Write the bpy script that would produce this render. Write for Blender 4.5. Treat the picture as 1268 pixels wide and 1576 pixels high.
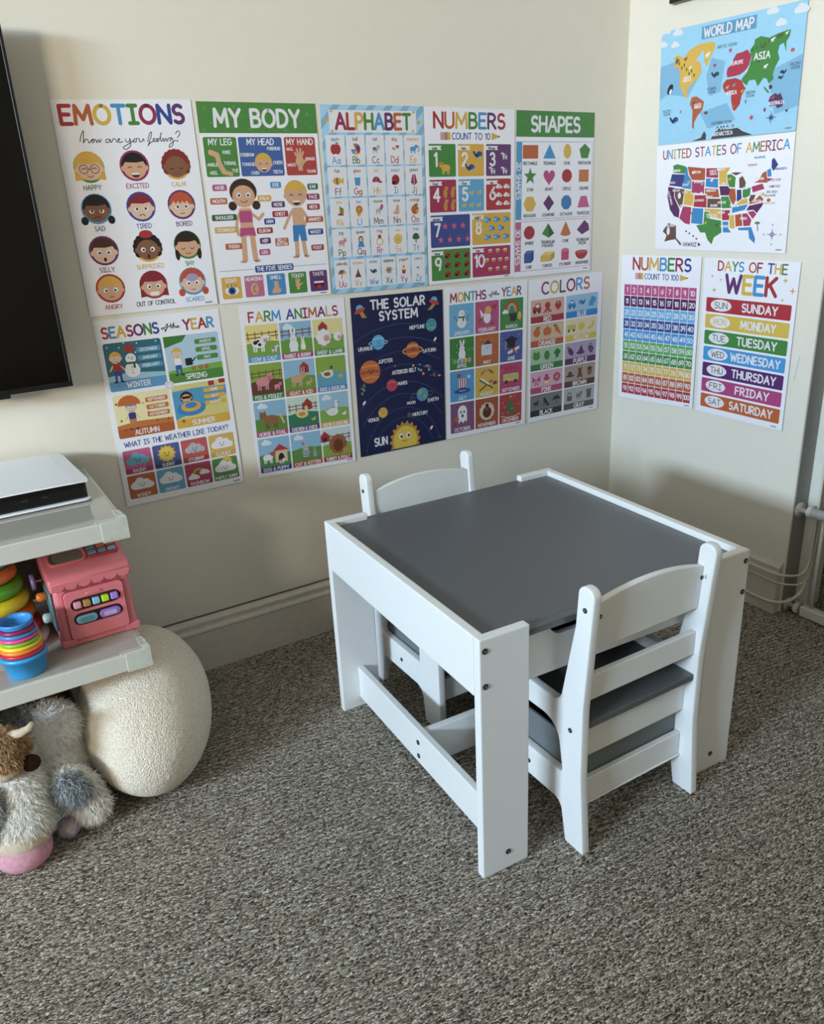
import bpy, bmesh, math, random
from mathutils import Vector, Matrix

# ---------------------------------------------------------------- start clean
for o in list(bpy.data.objects):
    bpy.data.objects.remove(o, do_unlink=True)
SC = bpy.context.scene
COL = SC.collection
R = math.radians

# ---------------------------------------------------------------- camera
cam_data = bpy.data.cameras.new('camera')
cam = bpy.data.objects.new('camera', cam_data)
COL.objects.link(cam)
SC.camera = cam
cam.location = (-1.8404, -1.8471, 1.1107)
cam.matrix_world = (Matrix.Translation(cam.location) @ Matrix.Rotation(R(-30.268), 4, 'Z')
                    @ Matrix.Rotation(R(68.681), 4, 'X') @ Matrix.Rotation(R(-2.864), 4, 'Z'))
cam_data.sensor_fit = 'VERTICAL'
cam_data.sensor_height = 36.0
cam_data.lens = 1242.05 / 1576.0 * 36.0
cam_data.clip_start = 0.02

# ---------------------------------------------------------------- world, daylight, exposure
world = bpy.data.worlds.new('sky')
SC.world = world
world.use_nodes = True
wbg = world.node_tree.nodes['Background']
wbg.inputs[0].default_value = (0.60, 0.74, 0.92, 1)
wbg.inputs[1].default_value = 1.0

def area_light(name, loc, aim, sx, sy, power, col, spread=180):
    ld = bpy.data.lights.new(name, 'AREA')
    ld.shape = 'RECTANGLE'; ld.size = sx; ld.size_y = sy
    ld.energy = power; ld.color = col; ld.spread = R(spread)
    lo = bpy.data.objects.new(name, ld)
    lo.location = loc
    lo.rotation_euler = (Vector(aim) - Vector(loc)).to_track_quat('-Z', 'Y').to_euler()
    COL.objects.link(lo)
    return lo

# daylight coming through the two windows in the left wall
area_light('daylight_left_window', (-6.02, -1.95, 1.86), (-0.9, -0.70, 0.55), 1.2, 0.50, 116, (0.62, 0.81, 1.0), 130)
area_light('daylight_second_left_window', (-6.02, -3.75, 1.80), (-1.0, -0.3, 1.1), 1.0, 0.80, 100, (1.0, 0.90, 0.74), 140)

SC.view_settings.view_transform = 'Standard'
SC.view_settings.look = 'None'
SC.view_settings.gamma = 1.0
SC.view_settings.exposure = 0.31
SC.view_settings.use_curve_mapping = False

# ---------------------------------------------------------------- materials
def srgb(h):
    if isinstance(h, str):
        h = h.lstrip('#')
        h = [int(h[i:i + 2], 16) / 255 for i in (0, 2, 4)]
    return tuple(c / 12.92 if c <= 0.04045 else ((c + 0.055) / 1.055) ** 2.4 for c in h) + (1.0,)

def new_mat(name):
    m = bpy.data.materials.new(name)
    m.use_nodes = True
    return m, m.node_tree, m.node_tree.nodes['Principled BSDF']

def setin(b, k, v):
    if k in b.inputs:
        b.inputs[k].default_value = v

def mat(name, col, rough=0.5, bump=0.0, scale=200, var=0.04, metal=0.0, coat=0.0, trans=0.0, spec=0.5, detail=3, sheen=0.0):
    """Procedural material: noise-varied colour plus a fine relief."""
    m, t, b = new_mat(name)
    n = t.nodes; l = t.links
    c = srgb(col)
    tc = n.new('ShaderNodeTexCoord')
    no = n.new('ShaderNodeTexNoise'); no.inputs['Scale'].default_value = scale; no.inputs['Detail'].default_value = detail
    l.new(tc.outputs['Object'], no.inputs['Vector'])
    ra = n.new('ShaderNodeValToRGB')
    ra.color_ramp.elements[0].position = 0.3; ra.color_ramp.elements[1].position = 0.7
    ra.color_ramp.elements[0].color = tuple(max(0, x * (1 - var)) for x in c[:3]) + (1,)
    ra.color_ramp.elements[1].color = tuple(min(1, x * (1 + var)) for x in c[:3]) + (1,)
    l.new(no.outputs['Fac'], ra.inputs['Fac'])
    l.new(ra.outputs['Color'], b.inputs['Base Color'])
    setin(b, 'Roughness', rough); setin(b, 'Metallic', metal); setin(b, 'Specular IOR Level', spec)
    setin(b, 'Coat Weight', coat); setin(b, 'Transmission Weight', trans); setin(b, 'Sheen Weight', sheen)
    if bump:
        bu = n.new('ShaderNodeBump'); bu.inputs['Strength'].default_value = bump; bu.inputs['Distance'].default_value = 0.002
        l.new(no.outputs['Fac'], bu.inputs['Height']); l.new(bu.outputs['Normal'], b.inputs['Normal'])
    return m

M = {}
M['wall'] = mat('wall_paint', '#d9d4c7', 0.75, 0.02, 25, 0.012)
M['far_wall'] = mat('taupe_wall_paint', '#c9bda8', 0.8, 0.02, 25, 0.02)
M['ceiling'] = mat('ceiling_paint', '#e6e2d8', 0.85, 0.05, 60, 0.02)
M['skirting'] = mat('skirting_gloss_paint', '#c9c2b6', 0.45, 0.10, 50, 0.05)
M['trim'] = mat('white_gloss_trim', '#dcdcd2', 0.4, 0.05, 50, 0.03)
M['white'] = mat('white_painted_board', '#e6e7e6', 0.45, 0.04, 120, 0.01)
M['grey'] = mat('grey_laminate', '#5c5e62', 0.36, 0.06, 500, 0.04)
M['grey_bin'] = mat('grey_painted_panel', '#6d7375', 0.5, 0.04, 300, 0.03)
M['dark_inside'] = mat('dark_storage_floor', '#2e2f33', 0.7, 0.1, 300, 0.1)
M['steel'] = mat('bolt_steel', '#9a9a98', 0.35, 0, 300, 0.05, metal=0.9)
M['bolt_dark'] = mat('bolt_recess', '#1d1d1f', 0.5, 0, 300, 0.05)
M['tv_screen'] = mat('black_screen_glass', '#050506', 0.12, 0, 10, 0.02, spec=0.35)
M['tv_frame'] = mat('black_bezel_plastic', '#0b0b0d', 0.35, 0.03, 400, 0.05)
M['shelf'] = mat('cream_gloss_shelf', '#cdccc3', 0.13, 0, 20, 0.02, coat=0.3)
M['shelf_top'] = mat('shaded_gloss_shelf_face', '#aaa79e', 0.12, 0, 20, 0.02, coat=0.3)  # greyer than the shelf: shade on the upper faces put into the colour
M['dark_wood'] = mat('dark_brown_wood', '#2a1a12', 0.5, 0.1, 60, 0.2)
M['brown'] = mat('brown_leather_leg', '#4a2f1c', 0.55, 0.1, 90, 0.15)
M['con_white'] = mat('console_white_plastic', '#e4e8ee', 0.4, 0.02, 900, 0.01)
M['con_black'] = mat('console_black_plastic', '#060609', 0.18, 0, 30, 0.02)
M['pink'] = mat('pink_toy_plastic', '#d87880', 0.3, 0.02, 60, 0.02, coat=0.3)
M['pink_dark'] = mat('deep_pink_plastic', '#a94452', 0.35, 0, 60, 0.02)
M['slot'] = mat('dark_slot', '#3a1216', 0.6, 0, 60, 0.02)
M['mirror'] = mat('mirror_tile', '#8a8578', 0.25, 0, 60, 0.02, metal=0.3)
def plastic(name, col, rough=0.28):
    return mat(name, col, rough, 0.0, 40, 0.02, coat=0.2)
M['cable'] = mat('cream_cable_sheath', '#cfc8b4', 0.45, 0.0, 60, 0.04)
M['gate'] = mat('gate_white_enamel', '#d4d4cf', 0.3, 0.0, 60, 0.02)
M['rubber'] = mat('grey_rubber', '#bdb9ae', 0.6, 0.0, 60, 0.05)
M['crack'] = mat('dusty_gap', '#5e564c', 0.9, 0.1, 90, 0.3)
M['end_shade'] = mat('grey_end_shade', '#8b8983', 0.7, 0.02, 50, 0.04)  # shade of the wall's end face put into this grey
M['hall_shadow'] = mat('hall_shadow_paint', '#57534d', 0.8, 0.05, 60, 0.1)  # the hall's shadow put into its wall colour

def plastic_clear():
    m, t, b = new_mat('clear_corner_plastic')
    n = t.nodes; l = t.links
    setin(b, 'Base Color', srgb('#e9ecdf')); setin(b, 'Roughness', 0.22)
    tc = n.new('ShaderNodeTexCoord'); no = n.new('ShaderNodeTexNoise'); no.inputs['Scale'].default_value = 22
    l.new(tc.outputs['Object'], no.inputs['Vector'])
    mr = n.new('ShaderNodeMapRange'); mr.inputs['To Min'].default_value = 0.20; mr.inputs['To Max'].default_value = 0.45
    l.new(no.outputs['Fac'], mr.inputs['Value']); l.new(mr.outputs['Result'], b.inputs['Alpha'])
    return m
M['clear'] = plastic_clear()

def carpet_mat():
    m, t, b = new_mat('loop_pile_carpet')
    n = t.nodes; l = t.links
    tc = n.new('ShaderNodeTexCoord')
    mp = n.new('ShaderNodeMapping'); mp.inputs['Rotation'].default_value = (0, 0, R(8)); mp.inputs['Scale'].default_value = (190, 520, 1)
    l.new(tc.outputs['Object'], mp.inputs['Vector'])
    # wobble the rows
    nz = n.new('ShaderNodeTexNoise'); nz.inputs['Scale'].default_value = 70; nz.inputs['Detail'].default_value = 2
    l.new(tc.outputs['Object'], nz.inputs['Vector'])
    vm = n.new('ShaderNodeVectorMath'); vm.operation = 'SCALE'; vm.inputs['Scale'].default_value = 1.5
    l.new(nz.outputs['Color'], vm.inputs[0])
    va = n.new('ShaderNodeVectorMath'); va.operation = 'ADD'
    l.new(mp.outputs['Vector'], va.inputs[0]); l.new(vm.outputs['Vector'], va.inputs[1])
    vo = n.new('ShaderNodeTexVoronoi'); vo.inputs['Scale'].default_value = 1.0; vo.inputs['Randomness'].default_value = 0.75
    l.new(va.outputs['Vector'], vo.inputs['Vector'])
    # per loop colour
    sep = n.new('ShaderNodeSeparateColor'); l.new(vo.outputs['Color'], sep.inputs['Color'])
    ra = n.new('ShaderNodeValToRGB'); cr = ra.color_ramp
    cr.elements[0].position = 0.0; cr.elements[0].color = srgb('#4a4138')
    cr.elements[1].position = 1.0; cr.elements[1].color = srgb('#fff6e8')
    e = cr.elements.new(0.35); e.color = srgb('#988c7e')
    e = cr.elements.new(0.75); e.color = srgb('#ccc0ae')
    l.new(sep.outputs['Red'], ra.inputs['Fac'])
    # fibre grain
    fi = n.new('ShaderNodeTexNoise'); fi.inputs['Scale'].default_value = 700; fi.inputs['Detail'].default_value = 4
    l.new(tc.outputs['Object'], fi.inputs['Vector'])
    mr = n.new('ShaderNodeMapRange'); mr.inputs['From Min'].default_value = 0.3; mr.inputs['From Max'].default_value = 0.7
    mr.inputs['To Min'].default_value = 0.55; mr.inputs['To Max'].default_value = 1.25
    l.new(fi.outputs['Fac'], mr.inputs['Value'])
    mx = n.new('ShaderNodeMix'); mx.data_type = 'RGBA'; mx.blend_type = 'MULTIPLY'; mx.inputs[0].default_value = 1.0
    l.new(ra.outputs['Color'], mx.inputs[6]); l.new(mr.outputs['Result'], mx.inputs[7])
    # loops lie in slanting rows
    wv = n.new('ShaderNodeTexWave'); wv.wave_type = 'BANDS'; wv.bands_direction = 'Y'
    wv.inputs['Scale'].default_value = 26; wv.inputs['Distortion'].default_value = 2.2; wv.inputs['Detail'].default_value = 2; wv.inputs['Detail Scale'].default_value = 1.6
    wm = n.new('ShaderNodeMapping'); wm.inputs['Rotation'].default_value = (0, 0, R(8)); l.new(tc.outputs['Object'], wm.inputs['Vector']); l.new(wm.outputs['Vector'], wv.inputs['Vector'])
    wr = n.new('ShaderNodeMapRange'); wr.inputs['To Min'].default_value = 0.78; wr.inputs['To Max'].default_value = 1.14; l.new(wv.outputs['Fac'], wr.inputs['Value'])
    mw = n.new('ShaderNodeMix'); mw.data_type = 'RGBA'; mw.blend_type = 'MULTIPLY'; mw.inputs[0].default_value = 1.0
    l.new(mx.outputs[2], mw.inputs[6]); l.new(wr.outputs['Result'], mw.inputs[7]); mx = mw
    # broad patches of wear
    bw = n.new('ShaderNodeTexNoise'); bw.inputs['Scale'].default_value = 5; bw.inputs['Detail'].default_value = 3
    l.new(tc.outputs['Object'], bw.inputs['Vector'])
    m2 = n.new('ShaderNodeMapRange'); m2.inputs['To Min'].default_value = 0.88; m2.inputs['To Max'].default_value = 1.12
    l.new(bw.outputs['Fac'], m2.inputs['Value'])
    mx2 = n.new('ShaderNodeMix'); mx2.data_type = 'RGBA'; mx2.blend_type = 'MULTIPLY'; mx2.inputs[0].default_value = 1.0
    l.new(mx.outputs[2], mx2.inputs[6]); l.new(m2.outputs['Result'], mx2.inputs[7])
    l.new(mx2.outputs[2], b.inputs['Base Color'])
    setin(b, 'Roughness', 0.95); setin(b, 'Specular IOR Level', 0.15)
    # relief: each loop a dome, plus fibres
    inv = n.new('ShaderNodeMath'); inv.operation = 'SUBTRACT'; inv.inputs[0].default_value = 1.0
    l.new(vo.outputs['Distance'], inv.inputs[1])
    ad = n.new('ShaderNodeMath'); ad.operation = 'MULTIPLY_ADD'; ad.inputs[1].default_value = 0.45
    l.new(fi.outputs['Fac'], ad.inputs[0]); l.new(inv.outputs['Value'], ad.inputs[2])
    bu = n.new('ShaderNodeBump'); bu.inputs['Strength'].default_value = 1.0; bu.inputs['Distance'].default_value = 0.0055
    l.new(ad.outputs['Value'], bu.inputs['Height']); l.new(bu.outputs['Normal'], b.inputs['Normal'])
    return m
M['carpet'] = carpet_mat()

def print_mat(name, rough):
    m, t, b = new_mat(name)
    n = t.nodes; l = t.links
    at = n.new('ShaderNodeAttribute'); at.attribute_name = 'ink'
    l.new(at.outputs['Color'], b.inputs['Base Color'])
    setin(b, 'Roughness', rough)
    return m
M['ink'] = print_mat('printed_ink', 0.4)
M['paper'] = mat('coated_poster_paper', '#e3e3ea', 0.38, 0.02, 30, 0.01)

# ---------------------------------------------------------------- object helpers
def finish(o, parent=None, label=None, cat=None, group=None, kind=None):
    if parent is not None:
        o.parent = parent
    if label: o['label'] = label
    if cat: o['category'] = cat
    if group: o['group'] = group
    if kind: o['kind'] = kind
    return o

def mesh_obj(name, verts, faces, m, parent=None, smooth=False, **kw):
    me = bpy.data.meshes.new(name)
    me.from_pydata([tuple(v) for v in verts], [], faces)
    me.update()
    if m: me.materials.append(m)
    if smooth:
        me.polygons.foreach_set('use_smooth', [True] * len(me.polygons))
    o = bpy.data.objects.new(name, me)
    COL.objects.link(o)
    return finish(o, parent, **kw)

def bm_obj(name, bm, m, parent=None, smooth=False, **kw):
    me = bpy.data.meshes.new(name)
    bm.normal_update()
    bm.to_mesh(me); bm.free()
    ms = m if isinstance(m, (list, tuple)) else [m]
    for x in ms: me.materials.append(x)
    if smooth:
        me.polygons.foreach_set('use_smooth', [True] * len(me.polygons))
    o = bpy.data.objects.new(name, me)
    COL.objects.link(o)
    return finish(o, parent, **kw)

def empty(name, loc, rz=0.0, **kw):
    o = bpy.data.objects.new(name, None)
    o.location = loc; o.rotation_euler = (0, 0, rz)
    o.empty_display_size = 0.05
    COL.objects.link(o)
    return finish(o, None, **kw)

def bm_box(bm, x0, x1, y0, y1, z0, z1, bevel=0.0, seg=2):
    vs = [bm.verts.new((x, y, z)) for z in (z0, z1) for y in (y0, y1) for x in (x0, x1)]
    fs = [(0, 2, 3, 1), (4, 5, 7, 6), (0, 1, 5, 4), (2, 6, 7, 3), (0, 4, 6, 2), (1, 3, 7, 5)]
    faces = [bm.faces.new([vs[i] for i in f]) for f in fs]
    if bevel:
        es = list({e for f in faces for e in f.edges})
        bmesh.ops.bevel(bm, geom=es, offset=bevel, segments=seg, profile=0.5, affect='EDGES')

def box(name, x0, x1, y0, y1, z0, z1, m, parent=None, bevel=0.0, seg=2, **kw):
    bm = bmesh.new()
    bm_box(bm, x0, x1, y0, y1, z0, z1, bevel, seg)
    return bm_obj(name, bm, m, parent, **kw)

def fillet(pts, n=6):
    """pts: (x, y, radius) polygon -> rounded outline"""
    out = []
    k = len(pts)
    for i in range(k):
        p = Vector(pts[i][:2]); a = Vector(pts[i - 1][:2]); b = Vector(pts[(i + 1) % k][:2])
        r = pts[i][2] if len(pts[i]) > 2 else 0
        if r <= 0:
            out.append(tuple(p)); continue
        da = (a - p); db = (b - p)
        la, lb = da.length, db.length
        da.normalize(); db.normalize()
        ang = math.acos(max(-1, min(1, da.dot(db))))
        if ang > math.pi - 0.02:
            out.append(tuple(p)); continue
        d = min(r / math.tan(ang / 2), la * 0.49, lb * 0.49)
        rr = d * math.tan(ang / 2)
        c = p + (da + db).normalized() * (rr / math.sin(ang / 2))
        s = p + da * d; e = p + db * d
        a0 = math.atan2(s.y - c.y, s.x - c.x); a1 = math.atan2(e.y - c.y, e.x - c.x)
        dd = (a1 - a0 + math.pi) % (2 * math.pi) - math.pi
        for j in range(n + 1):
            t = a0 + dd * j / n
            out.append((c.x + rr * math.cos(t), c.y + rr * math.sin(t)))
    return out

def plate_mesh(outlines, thick, bevel=0.0):
    """flat board with holes and softened edges, lying in XY, centred on z"""
    cu = bpy.data.curves.new('plate', 'CURVE')
    cu.dimensions = '2D'; cu.fill_mode = 'BOTH'
    cu.extrude = thick / 2 - bevel; cu.bevel_depth = bevel; cu.bevel_resolution = 2; cu.offset = -bevel
    for pts in outlines:
        sp = cu.splines.new('POLY'); sp.points.add(len(pts) - 1)
        for i, p in enumerate(pts): sp.points[i].co = (p[0], p[1], 0, 1)
        sp.use_cyclic_u = True
    o = bpy.data.objects.new('tmp_plate', cu)
    COL.objects.link(o)
    dg = bpy.context.evaluated_depsgraph_get()
    me = bpy.data.meshes.new_from_object(o.evaluated_get(dg))
    bpy.data.objects.remove(o, do_unlink=True); bpy.data.curves.remove(cu)
    return me

def plate(name, outlines, thick, bevel, frame, m, parent=None, **kw):
    """frame: 4x4 matrix taking plate space to parent space"""
    me = plate_mesh(outlines, thick, bevel)
    me.transform(frame)
    me.materials.clear(); me.materials.append(m)
    me.polygons.foreach_set('material_index', [0] * len(me.polygons))
    o = bpy.data.objects.new(name, me); COL.objects.link(o)
    return finish(o, parent, **kw)

def basis(ex, ey, ez, org=(0, 0, 0)):
    return Matrix(((ex[0], ey[0], ez[0], org[0]), (ex[1], ey[1], ez[1], org[1]), (ex[2], ey[2], ez[2], org[2]), (0, 0, 0, 1)))

def lathe_mesh(bm, prof, seg=32, org=(0, 0, 0), rot=None):
    """prof: list of (r, z)"""
    rings = []
    for r, z in prof:
        ring = []
        for i in range(seg):
            a = 2 * math.pi * i / seg
            p = Vector((r * math.cos(a), r * math.sin(a), z))
            if rot: p = rot @ p
            ring.append(bm.verts.new(p + Vector(org)))
        rings.append(ring)
    for a, b in zip(rings, rings[1:]):
        for i in range(seg):
            j = (i + 1) % seg
            bm.faces.new((a[i], a[j], b[j], b[i]))
    bm.faces.new(rings[0][::-1]); bm.faces.new(rings[-1])

def lathe(name, prof, m, parent=None, seg=32, org=(0, 0, 0), rot=None, **kw):
    bm = bmesh.new(); lathe_mesh(bm, prof, seg, org, rot)
    return bm_obj(name, bm, m, parent, smooth=True, **kw)

def catmull(pts, n=8):
    P = [Vector(p) for p in pts]
    out = []
    for i in range(len(P) - 1):
        p0 = P[max(i - 1, 0)]; p1 = P[i]; p2 = P[i + 1]; p3 = P[min(i + 2, len(P) - 1)]
        for j in range(n):
            t = j / n
            out.append(0.5 * ((2 * p1) + (-p0 + p2) * t + (2 * p0 - 5 * p1 + 4 * p2 - p3) * t * t + (-p0 + 3 * p1 - 3 * p2 + p3) * t ** 3))
    out.append(P[-1])
    return out

def tube_mesh(bm, pts, r, seg=10):
    """r constant or list per point"""
    P = [Vector(p) for p in pts]
    rings = []
    up = Vector((0, 0, 1))
    for i, p in enumerate(P):
        d = (P[min(i + 1, len(P) - 1)] - P[max(i - 1, 0)]).normalized()
        ref = up if abs(d.dot(up)) < 0.95 else Vector((0, 1, 0))
        if i == 0:
            a = d.cross(ref).normalized()
        else:
            a = (a - d * a.dot(d)).normalized()
        b = d.cross(a)
        rr = r[i] if isinstance(r, (list, tuple)) else r
        rings.append([bm.verts.new(p + (a * math.cos(2 * math.pi * k / seg) + b * math.sin(2 * math.pi * k / seg)) * rr) for k in range(seg)])
    for A_, B_ in zip(rings, rings[1:]):
        for i in range(seg):
            j = (i + 1) % seg
            bm.faces.new((A_[i], A_[j], B_[j], B_[i]))
    bm.faces.new(rings[0][::-1]); bm.faces.new(rings[-1])

def tube(name, pts, r, m, parent=None, seg=10, **kw):
    bm = bmesh.new(); tube_mesh(bm, pts, r, seg)
    return bm_obj(name, bm, m, parent, smooth=True, **kw)

def bm_torus(bm, R1, r1, org, seg=40, s2=14, sq=1.0):
    vs = []
    for i in range(seg):
        a = 2 * math.pi * i / seg
        vs.append([bm.verts.new((org[0] + (R1 + r1 * math.cos(2 * math.pi * j / s2)) * math.cos(a),
                                 org[1] + (R1 + r1 * math.cos(2 * math.pi * j / s2)) * math.sin(a),
                                 org[2] + sq * r1 * math.sin(2 * math.pi * j / s2))) for j in range(s2)])
    for i in range(seg):
        for j in range(s2):
            bm.faces.new((vs[i][j], vs[(i + 1) % seg][j], vs[(i + 1) % seg][(j + 1) % s2], vs[i][(j + 1) % s2]))

# ================================================================= the room
def struct(o): o['kind'] = 'structure'; return o
XL, YF, ZC = -6.0, -5.2, 2.40
struct(box('floor', XL - 0.3, 2.2, YF - 0.3, 0.15, -0.06, 0.0, M['carpet']))
struct(box('ceiling', XL - 0.3, 2.2, YF - 0.3, 0.15, ZC, ZC + 0.06, M['ceiling']))
struct(box('wall_back', XL - 0.2, 0.0, 0.0, 0.15, 0.0, ZC, M['wall']))
WT = 0.062   # thickness of the end of the poster wall
struct(box('wall_right', 0.0, WT, -0.665, 0.15, 0.0, ZC, M['wall'], bevel=0.004))
# the wall goes on beyond the doorway, with the head of the doorway above
bm = bmesh.new()
bm_box(bm, 0.0, 0.12, YF, -1.56, 0.0, ZC)
bm_box(bm, 0.0, 0.12, -1.56, -0.665, 2.02, ZC)
struct(bm_obj('wall_doorway', bm, M['wall']))
# left wall with its window opening
bm = bmesh.new()
for q in ((YF, -4.35, 0, ZC), (-3.15, -2.65, 0, ZC), (-1.25, 0.0, 0, ZC), (-4.35, -3.15, 0, 1.45), (-4.35, -3.15, 2.15, ZC), (-2.65, -1.25, 0, 1.52), (-2.65, -1.25, 2.20, ZC)):
    bm_box(bm, XL - 0.12, XL, *q)
struct(bm_obj('wall_left', bm, M['far_wall']))
struct(box('wall_front', XL, 0.12, YF - 0.12, YF, 0, ZC, M['far_wall']))
def window(name, c, a0, a1, z0, z1):
    w = bpy.data.objects.new(name, None); COL.objects.link(w); struct(w)
    bm = bmesh.new()
    t = 0.05
    for (s0, s1, q0, q1) in ((a0, a0 + t, z0, z1), (a1 - t, a1, z0, z1), (a0, a1, z0, z0 + t), (a0, a1, z1 - t, z1), ((a0 + a1) / 2 - .02, (a0 + a1) / 2 + .02, z0, z1)):
        bm_box(bm, c - .03, c + .03, s0, s1, q0, q1, 0.003, 1)
    bm_obj('window_frame', bm, M['trim'], w)
window('window_1', XL - 0.08, -2.65, -1.25, 1.52, 2.20)
window('window_2', XL - 0.08, -4.35, -3.15, 1.45, 2.15)

# hall beyond the doorway
struct(box('wall_hall', 0.62, 0.68, -2.4, 0.4, 0.0, ZC, M['hall_shadow']))
struct(box('wall_hall_end', WT + 0.06, 0.62, 0.25, 0.31, 0.0, ZC, M['hall_shadow']))
struct(box('wall_hall_near', 0.12, 0.62, -2.46, -2.40, 0.0, ZC, M['hall_shadow']))

# moulded skirting boards: a profile swept along the wall
SKP = [(0, 0), (0.020, 0), (0.020, 0.108), (0.0225, 0.112), (0.021, 0.117), (0.0155, 0.121), (0.0145, 0.128), (0.0165, 0.132), (0.016, 0.137), (0.009, 0.141), (0.006, 0.146), (0, 0.147)]
def skirting(name, fn, s0, s1):
    vs = [fn(s, d, z) for s in (s0, s1) for d, z in SKP]
    n = len(SKP)
    fs = [(i, (i + 1) % n, n + (i + 1) % n, n + i) for i in range(n)] + [tuple(range(n))[::-1], tuple(range(n, 2 * n))]
    return struct(mesh_obj(name, vs, fs, M['skirting']))
skirting('baseboard_back', lambda s, d, z: (s, -d, z), XL, 0.0)
skirting('baseboard_right', lambda s, d, z: (-d, s, z), -0.660, 0.0)
skirting('baseboard_doorway', lambda s, d, z: (-d, s, z), YF, -1.56)
struct(box('trim_4', XL, 0.0, -.0052, -.0004, .1472, .1488, M['crack']))
struct(box('wall_end_shade', .0045, WT - .001, -.6665, -.6652, .0, 2.02, M['end_shade'], bevel=.0004))  # thin panel added over the wall end to darken it as in shade
# door lining seen past the wall's end
struct(box('trim_1', WT, WT + 0.034, -0.700, -0.640, 0.0, 2.02, M['trim'], bevel=0.003))
struct(box('trim_2', WT + 0.034, WT + 0.075, -0.690, -0.640, 0.0, 2.02, M['trim'], bevel=0.003))
struct(box('trim_3', WT - 0.02, WT + 0.075, -1.56, -1.50, 0.0, 2.02, M['trim'], bevel=0.003))


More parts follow.
